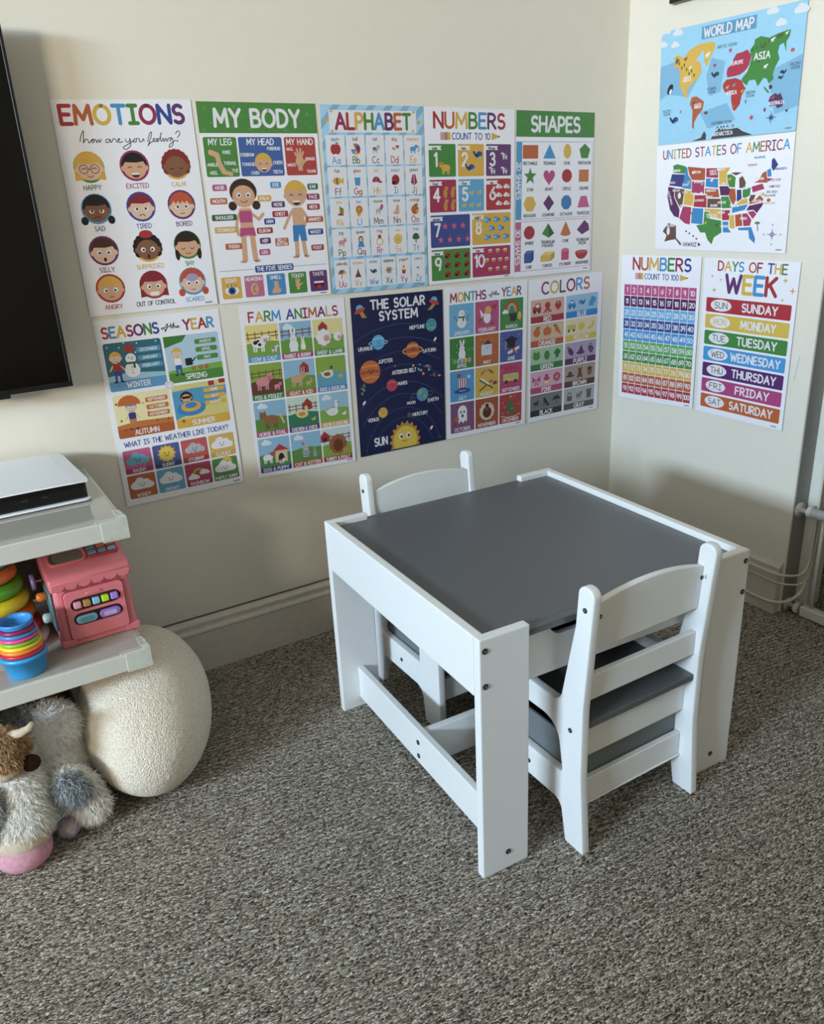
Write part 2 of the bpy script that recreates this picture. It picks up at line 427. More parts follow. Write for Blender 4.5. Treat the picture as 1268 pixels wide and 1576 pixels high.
# ================================================================= printed posters
# single-stroke alphabet: glyph = (advance, [strokes]); cap height 1, y up
def AR(cx, cy, rx, ry, a0, a1, n=7):
    return [(cx + rx * math.cos(R(a0 + (a1 - a0) * i / n)), cy + ry * math.sin(R(a0 + (a1 - a0) * i / n))) for i in range(n + 1)]
G = {
 'A': (.72, [[(0, 0), (.36, 1), (.72, 0)], [(.14, .36), (.58, .36)]]),
 'B': (.56, [[(0, 0), (0, 1)], [(0, 1), (.28, 1)] + AR(.28, .77, .22, .23, 90, -90) + [(0, .54)], [(0, .54), (.3, .54)] + AR(.3, .27, .26, .27, 90, -90) + [(0, 0)]]),
 'C': (.64, [AR(.38, .5, .38, .5, 50, 310, 12)]),
 'D': (.64, [[(0, 0), (0, 1)], [(0, 1), (.2, 1)] + AR(.2, .5, .44, .5, 90, -90, 10) + [(0, 0)]]),
 'E': (.5, [[(.5, 1), (0, 1)], [(0, 1), (0, 0)], [(0, 0), (.5, 0)], [(0, .52), (.42, .52)]]),
 'F': (.5, [[(.5, 1), (0, 1)], [(0, 1), (0, 0)], [(0, .52), (.42, .52)]]),
 'G': (.68, [AR(.38, .5, .38, .5, 50, 360, 14), [(.76, .46), (.44, .46)]]),
 'H': (.6, [[(0, 0), (0, 1)], [(.6, 0), (.6, 1)], [(0, .52), (.6, .52)]]),
 'I': (.42, [[(.21, 0), (.21, 1)], [(0, 1), (.42, 1)], [(0, 0), (.42, 0)]]),
 'J': (.46, [[(.44, 1), (.44, .25)] + AR(.22, .22, .22, .22, 0, -160, 6)]),
 'K': (.58, [[(0, 0), (0, 1)], [(.55, 1), (.02, .45)], [(.2, .6), (.58, 0)]]),
 'L': (.48, [[(0, 1), (0, 0)], [(0, 0), (.48, 0)]]),
 'M': (.8, [[(0, 0), (.06, 1)], [(.06, 1), (.4, .25)], [(.4, .25), (.74, 1)], [(.74, 1), (.8, 0)]]),
 'N': (.62, [[(0, 0), (0, 1)], [(0, 1), (.62, 0)], [(.62, 0), (.62, 1)]]),
 'O': (.76, [AR(.38, .5, .38, .5, 90, 450, 20)]),
 'P': (.54, [[(0, 0), (0, 1)], [(0, 1), (.26, 1)] + AR(.26, .72, .27, .28, 90, -90) + [(0, .44)]]),
 'Q': (.76, [AR(.38, .5, .38, .5, 90, 450, 20), [(.48, .25), (.78, -.05)]]),
 'R': (.56, [[(0, 0), (0, 1)], [(0, 1), (.26, 1)] + AR(.26, .74, .26, .26, 90, -90) + [(0, .48)], [(.24, .48), (.56, 0)]]),
 'S': (.52, [AR(.27, .74, .24, .26, 40, 250, 9) + AR(.26, .26, .26, .26, 80, -140, 9)]),
 'T': (.6, [[(.3, 0), (.3, 1)], [(0, 1), (.6, 1)]]),
 'U': (.6, [[(0, 1), (0, .3)] + AR(.3, .3, .3, .3, 180, 360, 8) + [(.6, 1)]]),
 'V': (.66, [[(0, 1), (.33, 0), (.66, 1)]]),
 'W': (.92, [[(0, 1), (.22, 0)], [(.22, 0), (.46, .8)], [(.46, .8), (.7, 0)], [(.7, 0), (.92, 1)]]),
 'X': (.6, [[(0, 0), (.6, 1)], [(0, 1), (.6, 0)]]),
 'Y': (.62, [[(0, 1), (.31, .48)], [(.62, 1), (.31, .48)], [(.31, .48), (.31, 0)]]),
 'Z': (.56, [[(0, 1), (.56, 1)], [(.56, 1), (0, 0)], [(0, 0), (.56, 0)]]),
 '0': (.6, [AR(.3, .5, .3, .5, 90, 450, 18)]),
 '1': (.2, [[(.0, .82), (.18, 1)], [(.18, 1), (.18, 0)]]),
 '2': (.52, [AR(.26, .74, .25, .26, 165, -30, 8) + [(0, 0)], [(0, 0), (.52, 0)]]),
 '3': (.5, [AR(.24, .76, .22, .24, 150, -90, 8), AR(.24, .27, .26, .27, 90, -150, 9)]),
 '4': (.56, [[(.42, 0), (.42, 1)], [(.42, 1), (0, .3)], [(0, .3), (.58, .3)]]),
 '5': (.52, [[(.46, 1), (.08, 1)], [(.08, 1), (.06, .58)], AR(.24, .32, .27, .32, 120, -150, 9)]),
 '6': (.54, [[(.44, 1), (.1, .55)] + AR(.28, .3, .28, .3, 150, 490, 14)]),
 '7': (.5, [[(0, 1), (.5, 1)], [(.5, 1), (.16, 0)]]),
 '8': (.52, [AR(.26, .76, .21, .24, 90, 450, 14), AR(.26, .27, .26, .27, 90, 450, 14)]),
 '9': (.54, [AR(.27, .7, .27, .3, -30, 310, 14), [(.53, .68), (.4, 0)]]),
 '?': (.44, [AR(.22, .76, .22, .24, 160, -60, 8) + [(.2, .3)], [(.2, .02), (.2, .03)]]),
 '&': (.62, [[(.6, 0), (.14, .66)] + AR(.27, .8, .15, .18, 220, -20, 7) + [(.06, .36)] + AR(.24, .22, .22, .22, 150, 300, 5) + [(.58, .42)]]),
 ' ': (.3, []),
 'a': (.5, [AR(.24, .3, .24, .3, 90, 450, 14), [(.5, .6), (.5, 0)]]),
 'b': (.48, [[(0, 1), (0, 0)], AR(.25, .3, .24, .3, 90, 450, 14)]),
 'c': (.42, [AR(.25, .3, .25, .3, 50, 310, 10)]),
 'd': (.5, [AR(.24, .3, .24, .3, 90, 450, 14), [(.5, 1), (.5, 0)]]),
 'e': (.48, [[(.02, .32), (.48, .32)], AR(.25, .3, .24, .3, 5, 310, 11)]),
 'f': (.34, [AR(.28, .78, .16, .22, 60, 180, 5) + [(.12, 0)], [(0, .58), (.3, .58)]]),
 'g': (.5, [AR(.24, .3, .24, .3, 90, 450, 14), [(.5, .6), (.5, -.15)] + AR(.25, -.15, .25, .2, 0, -150, 6)]),
 'h': (.46, [[(0, 1), (0, 0)], AR(.23, .36, .23, .24, 170, 0, 6) + [(.46, 0)]]),
 'i': (.06, [[(.03, .6), (.03, 0)], [(.03, .86), (.03, .87)]]),
 'j': (.2, [[(.2, .6), (.2, -.15)] + AR(.0, -.15, .2, .2, 0, -110, 5), [(.2, .86), (.2, .87)]]),
 'k': (.42, [[(0, 1), (0, 0)], [(.38, .6), (.02, .26)], [(.14, .36), (.42, 0)]]),
 'l': (.06, [[(.03, 1), (.03, 0)]]),
 'm': (.76, [[(0, .6), (0, 0)], AR(.19, .4, .19, .2, 170, 0, 5) + [(.38, 0)], AR(.57, .4, .19, .2, 170, 0, 5) + [(.76, 0)]]),
 'n': (.46, [[(0, .6), (0, 0)], AR(.23, .36, .23, .24, 170, 0, 6) + [(.46, 0)]]),
 'o': (.5, [AR(.25, .3, .25, .3, 90, 450, 14)]),
 'p': (.5, [[(0, .6), (0, -.35)], AR(.26, .3, .24, .3, 90, 450, 14)]),
 'q': (.5, [AR(.24, .3, .24, .3, 90, 450, 14), [(.5, .6), (.5, -.35)]]),
 'r': (.34, [[(0, .6), (0, 0)], AR(.2, .38, .2, .22, 170, 50, 4)]),
 's': (.38, [AR(.2, .45, .17, .15, 40, 250, 6) + AR(.19, .15, .19, .15, 80, -140, 6)]),
 't': (.34, [[(.15, .9), (.15, 0)], [(0, .6), (.34, .6)]]),
 'u': (.46, [[(0, .6), (0, .24)] + AR(.23, .24, .23, .24, 180, 360, 6) + [(.46, .6)]]),
 'v': (.44, [[(0, .6), (.22, 0), (.44, .6)]]),
 'w': (.64, [[(0, .6), (.16, 0)], [(.16, 0), (.32, .55)], [(.32, .55), (.48, 0)], [(.48, 0), (.64, .6)]]),
 'x': (.42, [[(0, 0), (.42, .6)], [(0, .6), (.42, 0)]]),
 'y': (.46, [[(0, .6), (.23, 0)], [(.46, .6), (.12, -.35)]]),
 'z': (.4, [[(0, .6), (.4, .6)], [(.4, .6), (0, 0)], [(0, 0), (.4, 0)]]),
}
C = dict(red='#b02a34', orange='#c4602a', yellow='#deb83c', green='#468a38', blue='#3f97d2', navy='#30489a', purple='#663070',
         pink='#c04880', dark='#1c2230', white='#eceaf0', sky='#9cc4de', brown='#6a4a38', cyan='#56b0d8', wine='#9a2458',
         skin='#dba883', skin2='#8a5a3c', skin3='#e6bfa6', tan='#cfa377', grey='#7d8084', black='#17171b', teal='#3f8a94', grass='#6c9c34',
         cream='#f0dfa4', lpink='#dfa0b4', lgreen='#7cb050', dgreen='#2c6238', lblue='#7cc0e6', lgrey='#b4b8be', lav='#ab9cc8', gold='#dfae38')
RAIN = ['red', 'orange', 'yellow', 'green', 'blue', 'purple', 'red']

class Print:
    LV = 0.00004
    def __init__(s):
        s.v = []; s.z = []; s.f = []; s.c = []; s.boxes = []
    def col(s, c):
        r, g, b, a_ = srgb(C.get(c, c))
        y = .25 * r + .6 * g + .15 * b
        return tuple((v + (y - v) * .10) * .84 for v in (r, g, b)) + (1.0,)
    def level(s, pts):
        x0 = min(p[0] for p in pts); x1 = max(p[0] for p in pts); y0 = min(p[1] for p in pts); y1 = max(p[1] for p in pts)
        lv = 0
        for b in s.boxes:
            if b[4] > lv and b[0] < x1 and b[1] > x0 and b[2] < y1 and b[3] > y0: lv = b[4]
        s.boxes.append((x0, x1, y0, y1, lv + 1))
        return lv + 1
    def add(s, pts, c, lv, sub=0):
        i = len(s.v); s.v += pts; s.z += [lv * s.LV + sub * 0.000007] * len(pts); s.c += [s.col(c)] * len(pts)
        s.f.append(tuple(range(i, i + len(pts))))
    def poly(s, pts, c, lv=None):
        s.add(list(pts), c, s.level(pts) if lv is None else lv)
    def rect(s, x0, y0, x1, y1, c, r=0.0):
        if r: p = fillet([(x0, y0, r), (x1, y0, r), (x1, y1, r), (x0, y1, r)], 4)
        else: p = [(x0, y0), (x1, y0), (x1, y1), (x0, y1)]
        s.poly(p, c)
    def ell(s, cx, cy, rx, ry, c, a0=0, a1=360, rot=0, n=None):
        n = n or (20 if max(rx, ry) > .03 else 10)
        k = n if a1 - a0 >= 360 else n + 1
        p = []
        for i in range(k):
            a = R(a0 + (a1 - a0) * i / n); x = rx * math.cos(a); y = ry * math.sin(a)
            p.append((cx + x * math.cos(R(rot)) - y * math.sin(R(rot)), cy + x * math.sin(R(rot)) + y * math.cos(R(rot))))
        s.poly(p, c)
    def ribbon(s, pts, w, c, lv, sub):
        P = [Vector(p) for p in pts]
        Q = [P[0]]
        for p in P[1:]:
            if (p - Q[-1]).length > 1e-5: Q.append(p)
        P = Q
        h = w / 2
        if len(P) == 1: P.append(P[0] + Vector((1e-4, 0)))
        L = []; Rr = []
        for i, p in enumerate(P):
            if i == 0: d = P[1] - P[0]
            elif i == len(P) - 1: d = P[-1] - P[-2]
            else:
                d1 = (P[i] - P[i - 1]).normalized(); d2 = (P[i + 1] - P[i]).normalized(); d = d1 + d2
                if d.length < .3: d = d2
            d = d.normalized(); nrm = Vector((-d.y, d.x))
            k = 1.0
            if 0 < i < len(P) - 1:
                k = 1 / max(.6, nrm.dot(Vector((-d2.y, d2.x))))
            L.append(p + nrm * h * k); Rr.append(p - nrm * h * k)
        def cap(p, d):
            a = math.atan2(d.y, d.x)
            return [(p.x + h * math.cos(a + t), p.y + h * math.sin(a + t)) for t in (-.52 * 2, -.5, 0, .5, .52 * 2)]
        # strip of quads, plus round caps
        i0 = len(s.v)
        pts2 = []
        for l_, r_ in zip(L, Rr): pts2 += [tuple(l_), tuple(r_)]
        e = cap(P[-1], (P[-1] - P[-2]).normalized()); b = cap(P[0], (P[0] - P[1]).normalized())
        base = len(pts2); pts2 += e + b
        s.v += pts2; s.z += [lv * s.LV + sub * 0.000007] * len(pts2); s.c += [s.col(c)] * len(pts2)
        n = len(P)
        for i in range(n - 1):
            s.f.append((i0 + 2 * i, i0 + 2 * i + 1, i0 + 2 * i + 3, i0 + 2 * i + 2))
        s.f.append((i0 + 2 * n - 1,) + tuple(i0 + base + j for j in range(5)) + (i0 + 2 * n - 2,))
        s.f.append((i0 + 0,) + tuple(i0 + base + 5 + j for j in range(5)) + (i0 + 1,))
    def line(s, pts, w, c):
        """polyline, broken at sharp corners"""
        x = [p[0] for p in pts]; y = [p[1] for p in pts]
        lv = s.level([(min(x), min(y)), (max(x) + 1e-4, max(y) + 1e-4)])
        s.stroke(pts, w, c, lv, 0)
    def stroke(s, pts, w, c, lv, sub):
        cur = [pts[0]]
        for i in range(1, len(pts)):
            cur.append(pts[i])
            if i < len(pts) - 1:
                a = Vector(pts[i]) - Vector(pts[i - 1]); b = Vector(pts[i + 1]) - Vector(pts[i])
                if a.length > 1e-6 and b.length > 1e-6 and a.angle(b) > R(58):
                    s.ribbon(cur, w, c, lv, sub); sub = (sub + 1) % 4; cur = [pts[i]]
        s.ribbon(cur, w, c, lv, sub)
        return (sub + 1) % 4
    def text(s, t, cx, cy, h, c, wt=.16, sx=1.0, fit=None, gap=.2, rot=0, maxw=None, align=0):
        W = 0
        for ch in t: W += G[ch][0] + gap
        W -= gap
        if fit: sx = (fit - wt * h) / (W * h)
        if maxw and W * h * sx > maxw: sx = maxw / (W * h)
        x = -W / 2 * h * sx + (W / 2 * h * sx if align else 0)
        cols = c if isinstance(c, list) else [c]
        cr, sr = math.cos(R(rot)), math.sin(R(rot))
        hw = W / 2 * h * sx + wt * h
        if rot: lv = s.level([(cx - h * .7, cy - hw), (cx + h * .7, cy + hw)])
        else: lv = s.level([(cx + x - wt * h, cy - h * .6), (cx + x + 2 * hw, cy + h * .6)])
        k = 0
        for ch in t:
            adv, st = G[ch]
            sub = 0
            for q in st:
                pts = []
                for (gx, gy) in q:
                    X = x + gx * h * sx; Y = (.5 - gy) * h
                    pts.append((cx + X * cr - Y * sr, cy + X * sr + Y * cr))
                sub = s.stroke(pts, wt * h, cols[k % len(cols)], lv, sub)
            if ch != ' ': k += 1
            x += (adv + gap) * h * sx
    def star(s, cx, cy, r, c, n=5, inner=.42, a=-90):
        s.poly([(cx + (r if i % 2 == 0 else r * inner) * math.cos(R(a + 180 * i / n)), cy + (r if i % 2 == 0 else r * inner) * math.sin(R(a + 180 * i / n))) for i in range(2 * n)], c)
    def ngon(s, cx, cy, r, c, n, a=-90, sx=1):
        s.poly([(cx + sx * r * math.cos(R(a + 360 * i / n)), cy + r * math.sin(R(a + 360 * i / n))) for i in range(n)], c)
    def heart(s, cx, cy, r, c):
        p = []
        for i in range(20):
            t = 2 * math.pi * i / 20
            p.append((cx + r * math.sin(t) ** 3, cy - r * (13 * math.cos(t) - 5 * math.cos(2 * t) - 2 * math.cos(3 * t) - math.cos(4 * t)) / 15))
        s.poly(p, c)
    def cloud(s, cx, cy, r, c):
        s.poly(AR(cx - .55 * r, cy + .1 * r, .45 * r, .35 * r, 90, 250, 6) + AR(cx - .15 * r, cy - .2 * r, .42 * r, .42 * r, 200, 310, 6) + AR(cx + .35 * r, cy - .08 * r, .35 * r, .35 * r, 240, 350, 5) + AR(cx + .65 * r, cy + .15 * r, .35 * r, .3 * r, -70, 90, 6), c)
    def sun(s, cx, cy, r, c='gold', c2='#e8c440', n=12):
        s.star(cx, cy, r, c, n, .78); s.ell(cx, cy, r * .74, r * .74, c2)
        s.smile(cx, cy, r * .5)
    def smile(s, cx, cy, r, c='black'):
        s.ell(cx - r * .45, cy - r * .2, r * .13, r * .16, c, n=8); s.ell(cx + r * .45, cy - r * .2, r * .13, r * .16, c, n=8)
        s.line(AR(cx, cy + r * .05, r * .4, r * .4, 20, 160, 6), r * .13, c)

def make_print(name, pr, fn, parent, lift):
    """fn(u, v, d) -> world; pr in poster units"""
    me = bpy.data.meshes.new(name)
    vs = [tuple(fn(x, y, lift + z)) for (x, y), z in zip(pr.v, pr.z)]
    me.from_pydata(vs, [], pr.f); me.update()
    at = me.attributes.new('ink', 'FLOAT_COLOR', 'POINT')
    flat = []
    for c in pr.c: flat += c
    at.data.foreach_set('color', flat)
    me.materials.append(M['ink'])
    o = bpy.data.objects.new(name, me); COL.objects.link(o)
    o.parent = parent
    return o

# ---- small picture vocabulary
def face(p, cx, cy, r, ring, skin, hair, style, mood, outer=True):
    if outer: p.ell(cx, cy, r, r, ring)
    hd = r * .78
    if style in ('bob', 'long'):
        p.poly([(cx - r * 1.0, cy + r * .85), (cx - r * .95, cy - r * .1)] + [(cx + r * .95 * math.cos(R(a)), cy - r * .05 + r * .95 * math.sin(R(a))) for a in range(190, 351, 16)] + [(cx + r * .95, cy - r * .1), (cx + r * 1.0, cy + r * .85), (cx + r * .6, cy + r * .8), (cx - r * .6, cy + r * .8)], hair)
    if style == 'curly':
        for k in range(13):
            a = R(150 + 240 * k / 12); p.ell(cx + r * .8 * math.cos(a), cy + r * .8 * math.sin(a), r * .24, r * .24, hair)
        p.ell(cx, cy - r * .2, r * .8, r * .75, hair)
    if style == 'pigtails':
        p.ell(cx, cy - r * .1, r * .9, r * .85, hair)
        for q in (-1, 1): p.ell(cx + q * r * .88, cy + r * .75, r * .24, r * .28, hair)
    if style == 'bangs':
        p.ell(cx, cy - r * .05, r * .92, r * .92, hair)
        for q in (-1, 1): p.ell(cx + q * r * .8, cy + r * .6, r * .17, r * .45, hair)
    p.ell(cx, cy + r * .15, hd, hd * .9, skin)
    for q in (-1, 1): p.ell(cx + q * hd, cy + r * .15, r * .14, r * .18, skin)
    if style in ('short', 'spiky', 'bob', 'long', 'pigtails', 'bangs'):
        top = [(cx - hd * 1.02, cy + r * .02)] + [(cx + r * .88 * math.cos(R(a)), cy + r * .05 + r * .92 * math.sin(R(a))) for a in range(190, 351, 16)] + [(cx + hd * 1.02, cy + r * .02)]
        if style == 'spiky': fr = [(cx + hd * k, cy - r * (.28 if j % 2 else .05)) for j, k in enumerate((.7, .5, .3, .1, -.1, -.3, -.5, -.7))]
        else: fr = [(cx + hd * .8, cy - r * .28), (cx + hd * .2, cy - r * .2), (cx - hd * .8, cy - r * .25)]
        p.poly(top + fr, hair)
    ey = cy + r * .12
    if mood in ('happy', 'excited', 'calm', 'shy'):
        for q in (-1, 1): p.line(AR(cx + q * r * .33, ey + r * .05, r * .14, r * .12, 200 if mood in ('happy', 'excited') else 20, 340 if mood in ('happy', 'excited') else 160, 4), r * .05, 'black')
    else:
        for q in (-1, 1):
            p.ell(cx + q * r * .33, ey, r * .17, r * .17, 'white'); p.ell(cx + q * r * .3, ey + r * .02, r * .085, r * .085, 'black', n=8)
            if mood in ('sad', 'tired', 'bored'): p.rect(cx + q * r * .33 - r * .19, ey - r * .2, cx + q * r * .33 + r * .19, ey - r * .05, skin)
    if mood == 'happy':
        for q in (-1, 1): p.line(AR(cx + q * r * .36, ey, r * .28, r * .28, 0, 360, 14), r * .045, '#5a3040')
        p.line([(cx - r * .1, ey), (cx + r * .1, ey)], r * .045, '#5a3040')
    my = cy + r * .55
    if mood in ('excited',):
        p.ell(cx, my - r * .08, r * .32, r * .3, '#5a1c20', 0, 180); p.rect(cx - r * .28, my - r * .08, cx + r * .28, my + r * .03, 'white')
    elif mood in ('sad', 'tired'): p.line(AR(cx, my + r * .12, r * .2, r * .16, 200, 340, 5), r * .05, 'black')
    elif mood in ('silly', 'surprised'): p.ell(cx, my + r * .05, r * .1, r * .15, '#3a1416')
    elif mood == 'teeth': p.rect(cx - r * .32, my - r * .05, cx + r * .32, my + r * .22, 'white', r * .1)
    elif mood in ('angry', 'bored', 'scared'): p.line([(cx - r * .15, my + r * .05), (cx + r * .15, my + r * .03)], r * .05, '#6a3a34')
    else: p.line(AR(cx, my - r * .08, r * .2, r * .16, 20, 160, 5), r * .05, '#7a3a34')

def beast(p, cx, cy, s, body, head=None, legs=None, spots=None, ear='round', face_c=None, flip=1):
    """small side-on quadruped"""
    head = head or body; legs = legs or body
    for k in (-.55, -.3, .3, .52):
        p.rect(cx + flip * k * s - s * .08, cy + s * .2, cx + flip * k * s + s * .08, cy + s * .85, legs, s * .03)
    p.ell(cx, cy, s * .75, s * .45, body)
    if spots:
        for (a, b, c_) in ((-.35, -.1, .2), (.1, .12, .16), (-.05, -.25, .13)): p.ell(cx + flip * a * s, cy + b * s, c_ * s * 1.2, c_ * s, spots)
    hx, hy = cx + flip * s * .78, cy - s * .42
    for q in (-1, 1):
        if ear == 'long': p.ell(hx + q * s * .16, hy - s * .55, s * .1, s * .35, head)
        elif ear == 'point': p.poly([(hx + q * s * .3, hy - s * .1), (hx + q * s * .28, hy - s * .52), (hx + q * s * .05, hy - s * .3)], head)
        else: p.ell(hx + q * s * .36, hy - s * .2, s * .16, s * .1, head)
    p.ell(hx, hy, s * .38, s * .36, head)
    if face_c: p.ell(hx, hy + s * .18, s * .26, s * .18, face_c)
    for q in (-1, 1): p.ell(hx + q * s * .14, hy - s * .05, s * .05, s * .06, 'black', n=6)

def bird(p, cx, cy, s, body, wing, head=None, beak='orange', flip=1, neck=.3):
    p.ell(cx, cy, s * .7, s * .42, body)
    p.poly([(cx - flip * s * .5, cy - s * .1), (cx - flip * s * .95, cy - s * .4), (cx - flip * s * .6, cy + s * .2)], body)
    p.line([(cx + flip * s * .45, cy - s * .1), (cx + flip * s * .5, cy - s * neck - s * .2)], s * .28, body)
    p.ell(cx - flip * s * .05, cy, s * .4, s * .22, wing)
    hx, hy = cx + flip * s * .52, cy - s * neck - s * .35
    p.ell(hx, hy, s * .22, s * .22, head or body)
    p.poly([(hx + flip * s * .15, hy - s * .05), (hx + flip * s * .42, hy + s * .04), (hx + flip * s * .15, hy + s * .12)], beak)
    p.ell(hx + flip * s * .06, hy - s * .05, s * .045, s * .045, 'black', n=6)

def bunny(p, cx, cy, s, c='white'):
    p.ell(cx, cy + s * .35, s * .42, s * .5, c)
    for q in (-1, 1): p.ell(cx + q * s * .15, cy - s * .75, s * .1, s * .38, c, rot=q * 10)
    p.ell(cx, cy - s * .2, s * .32, s * .3, c)
    p.ell(cx + s * .2, cy + s * .75, s * .2, s * .1, c); p.ell(cx - s * .2, cy + s * .75, s * .2, s * .1, c)
    for q in (-1, 1): p.ell(cx + q * s * .12, cy - s * .22, s * .035, s * .045, 'black', n=6)
    p.ell(cx, cy - s * .1, s * .05, s * .035, 'pink', n=6)

def snowman(p, cx, cy, s):
    p.ell(cx, cy + s * .45, s * .5, s * .5, 'white'); p.ell(cx, cy - s * .3, s * .34, s * .34, 'white')
    p.rect(cx - s * .32, cy - s * .08, cx + s * .32, cy + s * .06, 'dgreen', s * .05); p.rect(cx + s * .1, cy, cx + s * .24, cy + s * .35, 'dgreen', s * .04)
    for q in (-1, 1):
        p.ell(cx + q * s * .12, cy - s * .38, s * .04, s * .04, 'black', n=6)
        p.line([(cx + q * s * .45, cy + s * .3), (cx + q * s * .85, cy - s * .15)], s * .06, 'brown')
    for k in (.25, .45, .65): p.ell(cx, cy + s * k, s * .04, s * .04, 'black', n=6)
    p.poly([(cx, cy - s * .32), (cx + s * .25, cy - s * .25), (cx, cy - s * .24)], 'orange')

def whale(p, cx, cy, s, c='#2a4484', flip=1):
    p.poly([(cx + flip * x * s, cy + y * s) for x, y in ((.9, 0), (.75, -.4), (.2, -.5), (-.3, -.15), (-.7, 0), (-.95, -.45), (-.75, -.35), (-.6, -.55), (-.55, -.1), (-.5, .25), (0, .5), (.6, .4))], c)
    p.poly([(cx + flip * x * s, cy + y * s) for x, y in ((.85, .12), (.3, .25), (-.1, .42), (.3, .5), (.7, .35))], 'lblue')
    p.ell(cx + flip * s * .5, cy - s * .05, s * .05, s * .05, 'white', n=6)

def kid(p, cx, cy, s, skin, hair, top, bottom, style='short', mood='smile'):
    """standing child, cy = middle, s = half height"""
    for q in (-1, 1):
        p.line([(cx + q * s * .13, cy + s * .4), (cx + q * s * .15, cy + s * .95)], s * .13, bottom)
        p.ell(cx + q * s * .2, cy + s * .98, s * .12, s * .05, 'dark')
        p.line([(cx + q * s * .2, cy - s * .05), (cx + q * s * .42, cy + s * .25)], s * .1, skin)
    p.rect(cx - s * .23, cy - s * .15, cx + s * .23, cy + s * .45, top, s * .08)
    p.rect(cx - s * .22, cy + s * .3, cx + s * .22, cy + s * .6, bottom, s * .05)
    face(p, cx, cy - s * .5, s * .42, None, skin, hair, style, mood, outer=False)

def hand(p, cx, cy, s, c='skin'):
    p.ell(cx, cy + s * .25, s * .38, s * .42, c)
    p.rect(cx - s * .2, cy + s * .4, cx + s * .2, cy + s * .95, c, s * .05)
    for a, l_ in ((-32, .72), (-12, .9), (8, .92), (28, .75)):
        t = R(a - 90); p.line([(cx + s * .25 * math.cos(t), cy + s * .2 + s * .25 * math.sin(t)), (cx + s * l_ * math.cos(t), cy + s * .2 + s * l_ * math.sin(t))], s * .17, c)
    p.line([(cx + s * .2, cy + s * .4), (cx + s * .68, cy + s * .05)], s * .18, c)

def flower(p, cx, cy, r, c, mid='yellow', n=6):
    for k in range(n): p.ell(cx + r * .6 * math.cos(2 * math.pi * k / n), cy + r * .6 * math.sin(2 * math.pi * k / n), r * .36, r * .36, c)
    p.ell(cx, cy, r * .35, r * .35, mid)

def tree(p, cx, cy, s, c='dgreen', trunk='brown'):
    p.rect(cx - s * .1, cy, cx + s * .1, cy + s * .9, trunk); p.ell(cx, cy - s * .1, s * .6, s * .5, c)
    for q in (-1, 1): p.ell(cx + q * s * .35, cy + s * .1, s * .35, s * .3, c)

def mark(p, x, y):     # tiny maker's line in the corner: too small to read
    for k in range(5): p.rect(x + k * .012, y, x + k * .012 + .008, y + .012, '#5a5a62')
WORLD_SHAPES = [('NA',[(0.158,0.239),(0.206,0.224),(0.286,0.257),(0.34,0.202),(0.433,0.174),(0.478,0.161),(0.51,0.213),(0.457,0.261),(0.422,0.298),(0.481,0.327),(0.495,0.391),(0.452,0.456),(0.397,0.492),(0.36,0.516),(0.323,0.548),(0.365,0.604),(0.326,0.606),(0.273,0.542),(0.24,0.472),(0.245,0.387),(0.212,0.325),(0.163,0.333),(0.18,0.278)]),('GR',[(0.488,0.169),(0.562,0.167),(0.632,0.18),(0.63,0.231),(0.589,0.294),(0.548,0.364),(0.522,0.325),(0.508,0.241)]),('SA',[(0.395,0.607),(0.452,0.606),(0.542,0.66),(0.528,0.73),(0.473,0.776),(0.438,0.831),(0.438,0.888),(0.416,0.874),(0.412,0.784),(0.412,0.725),(0.377,0.663)]),('EU',[(0.78,0.416),(0.774,0.456),(0.786,0.488),(0.857,0.488),(0.917,0.482),(0.976,0.456),(1.006,0.413),(1.024,0.343),(0.977,0.29),(0.927,0.302),(0.867,0.307),(0.84,0.343),(0.821,0.388)]),('AF',[(0.745,0.535),(0.778,0.505),(0.876,0.504),(0.939,0.532),(0.97,0.584),(0.989,0.6),(0.951,0.657),(0.939,0.725),(0.891,0.776),(0.867,0.766),(0.842,0.686),(0.837,0.63),(0.769,0.608),(0.744,0.57)]),('AS',[(1.003,0.3),(1.042,0.26),(1.046,0.222),(1.103,0.205),(1.187,0.231),(1.265,0.212),(1.328,0.203),(1.387,0.2),(1.38,0.249),(1.353,0.289),(1.362,0.366),(1.33,0.292),(1.292,0.305),(1.281,0.354),(1.303,0.409),(1.269,0.469),(1.25,0.519),(1.263,0.56),(1.217,0.594),(1.196,0.552),(1.162,0.541),(1.109,0.601),(1.078,0.543),(1.018,0.542),(0.996,0.58),(0.949,0.547),(0.938,0.519),(0.978,0.483),(1.008,0.433),(1.026,0.356)]),('AU',[(1.231,0.73),(1.245,0.698),(1.292,0.677),(1.318,0.693),(1.341,0.68),(1.382,0.754),(1.37,0.792),(1.322,0.801),(1.302,0.772),(1.245,0.779)]),('AN',[(0.642,0.997),(0.676,0.942),(0.729,0.91),(0.822,0.926),(0.93,0.921),(0.987,0.955),(1.096,0.996),(1.009,1.002)]),('AM',[(0.419,0.994),(0.525,0.973),(0.56,0.916),(0.585,0.948),(0.585,0.996)]),('ID',[(1.177,0.609),(1.233,0.663),(1.217,0.668),(1.17,0.622)]),('IE',[(1.219,0.608),(1.251,0.605),(1.259,0.633),(1.23,0.643)]),('NZ',[(1.398,0.822),(1.433,0.819),(1.417,0.847)]),('MG',[(0.99,0.703),(1.006,0.691),(0.999,0.738)])]
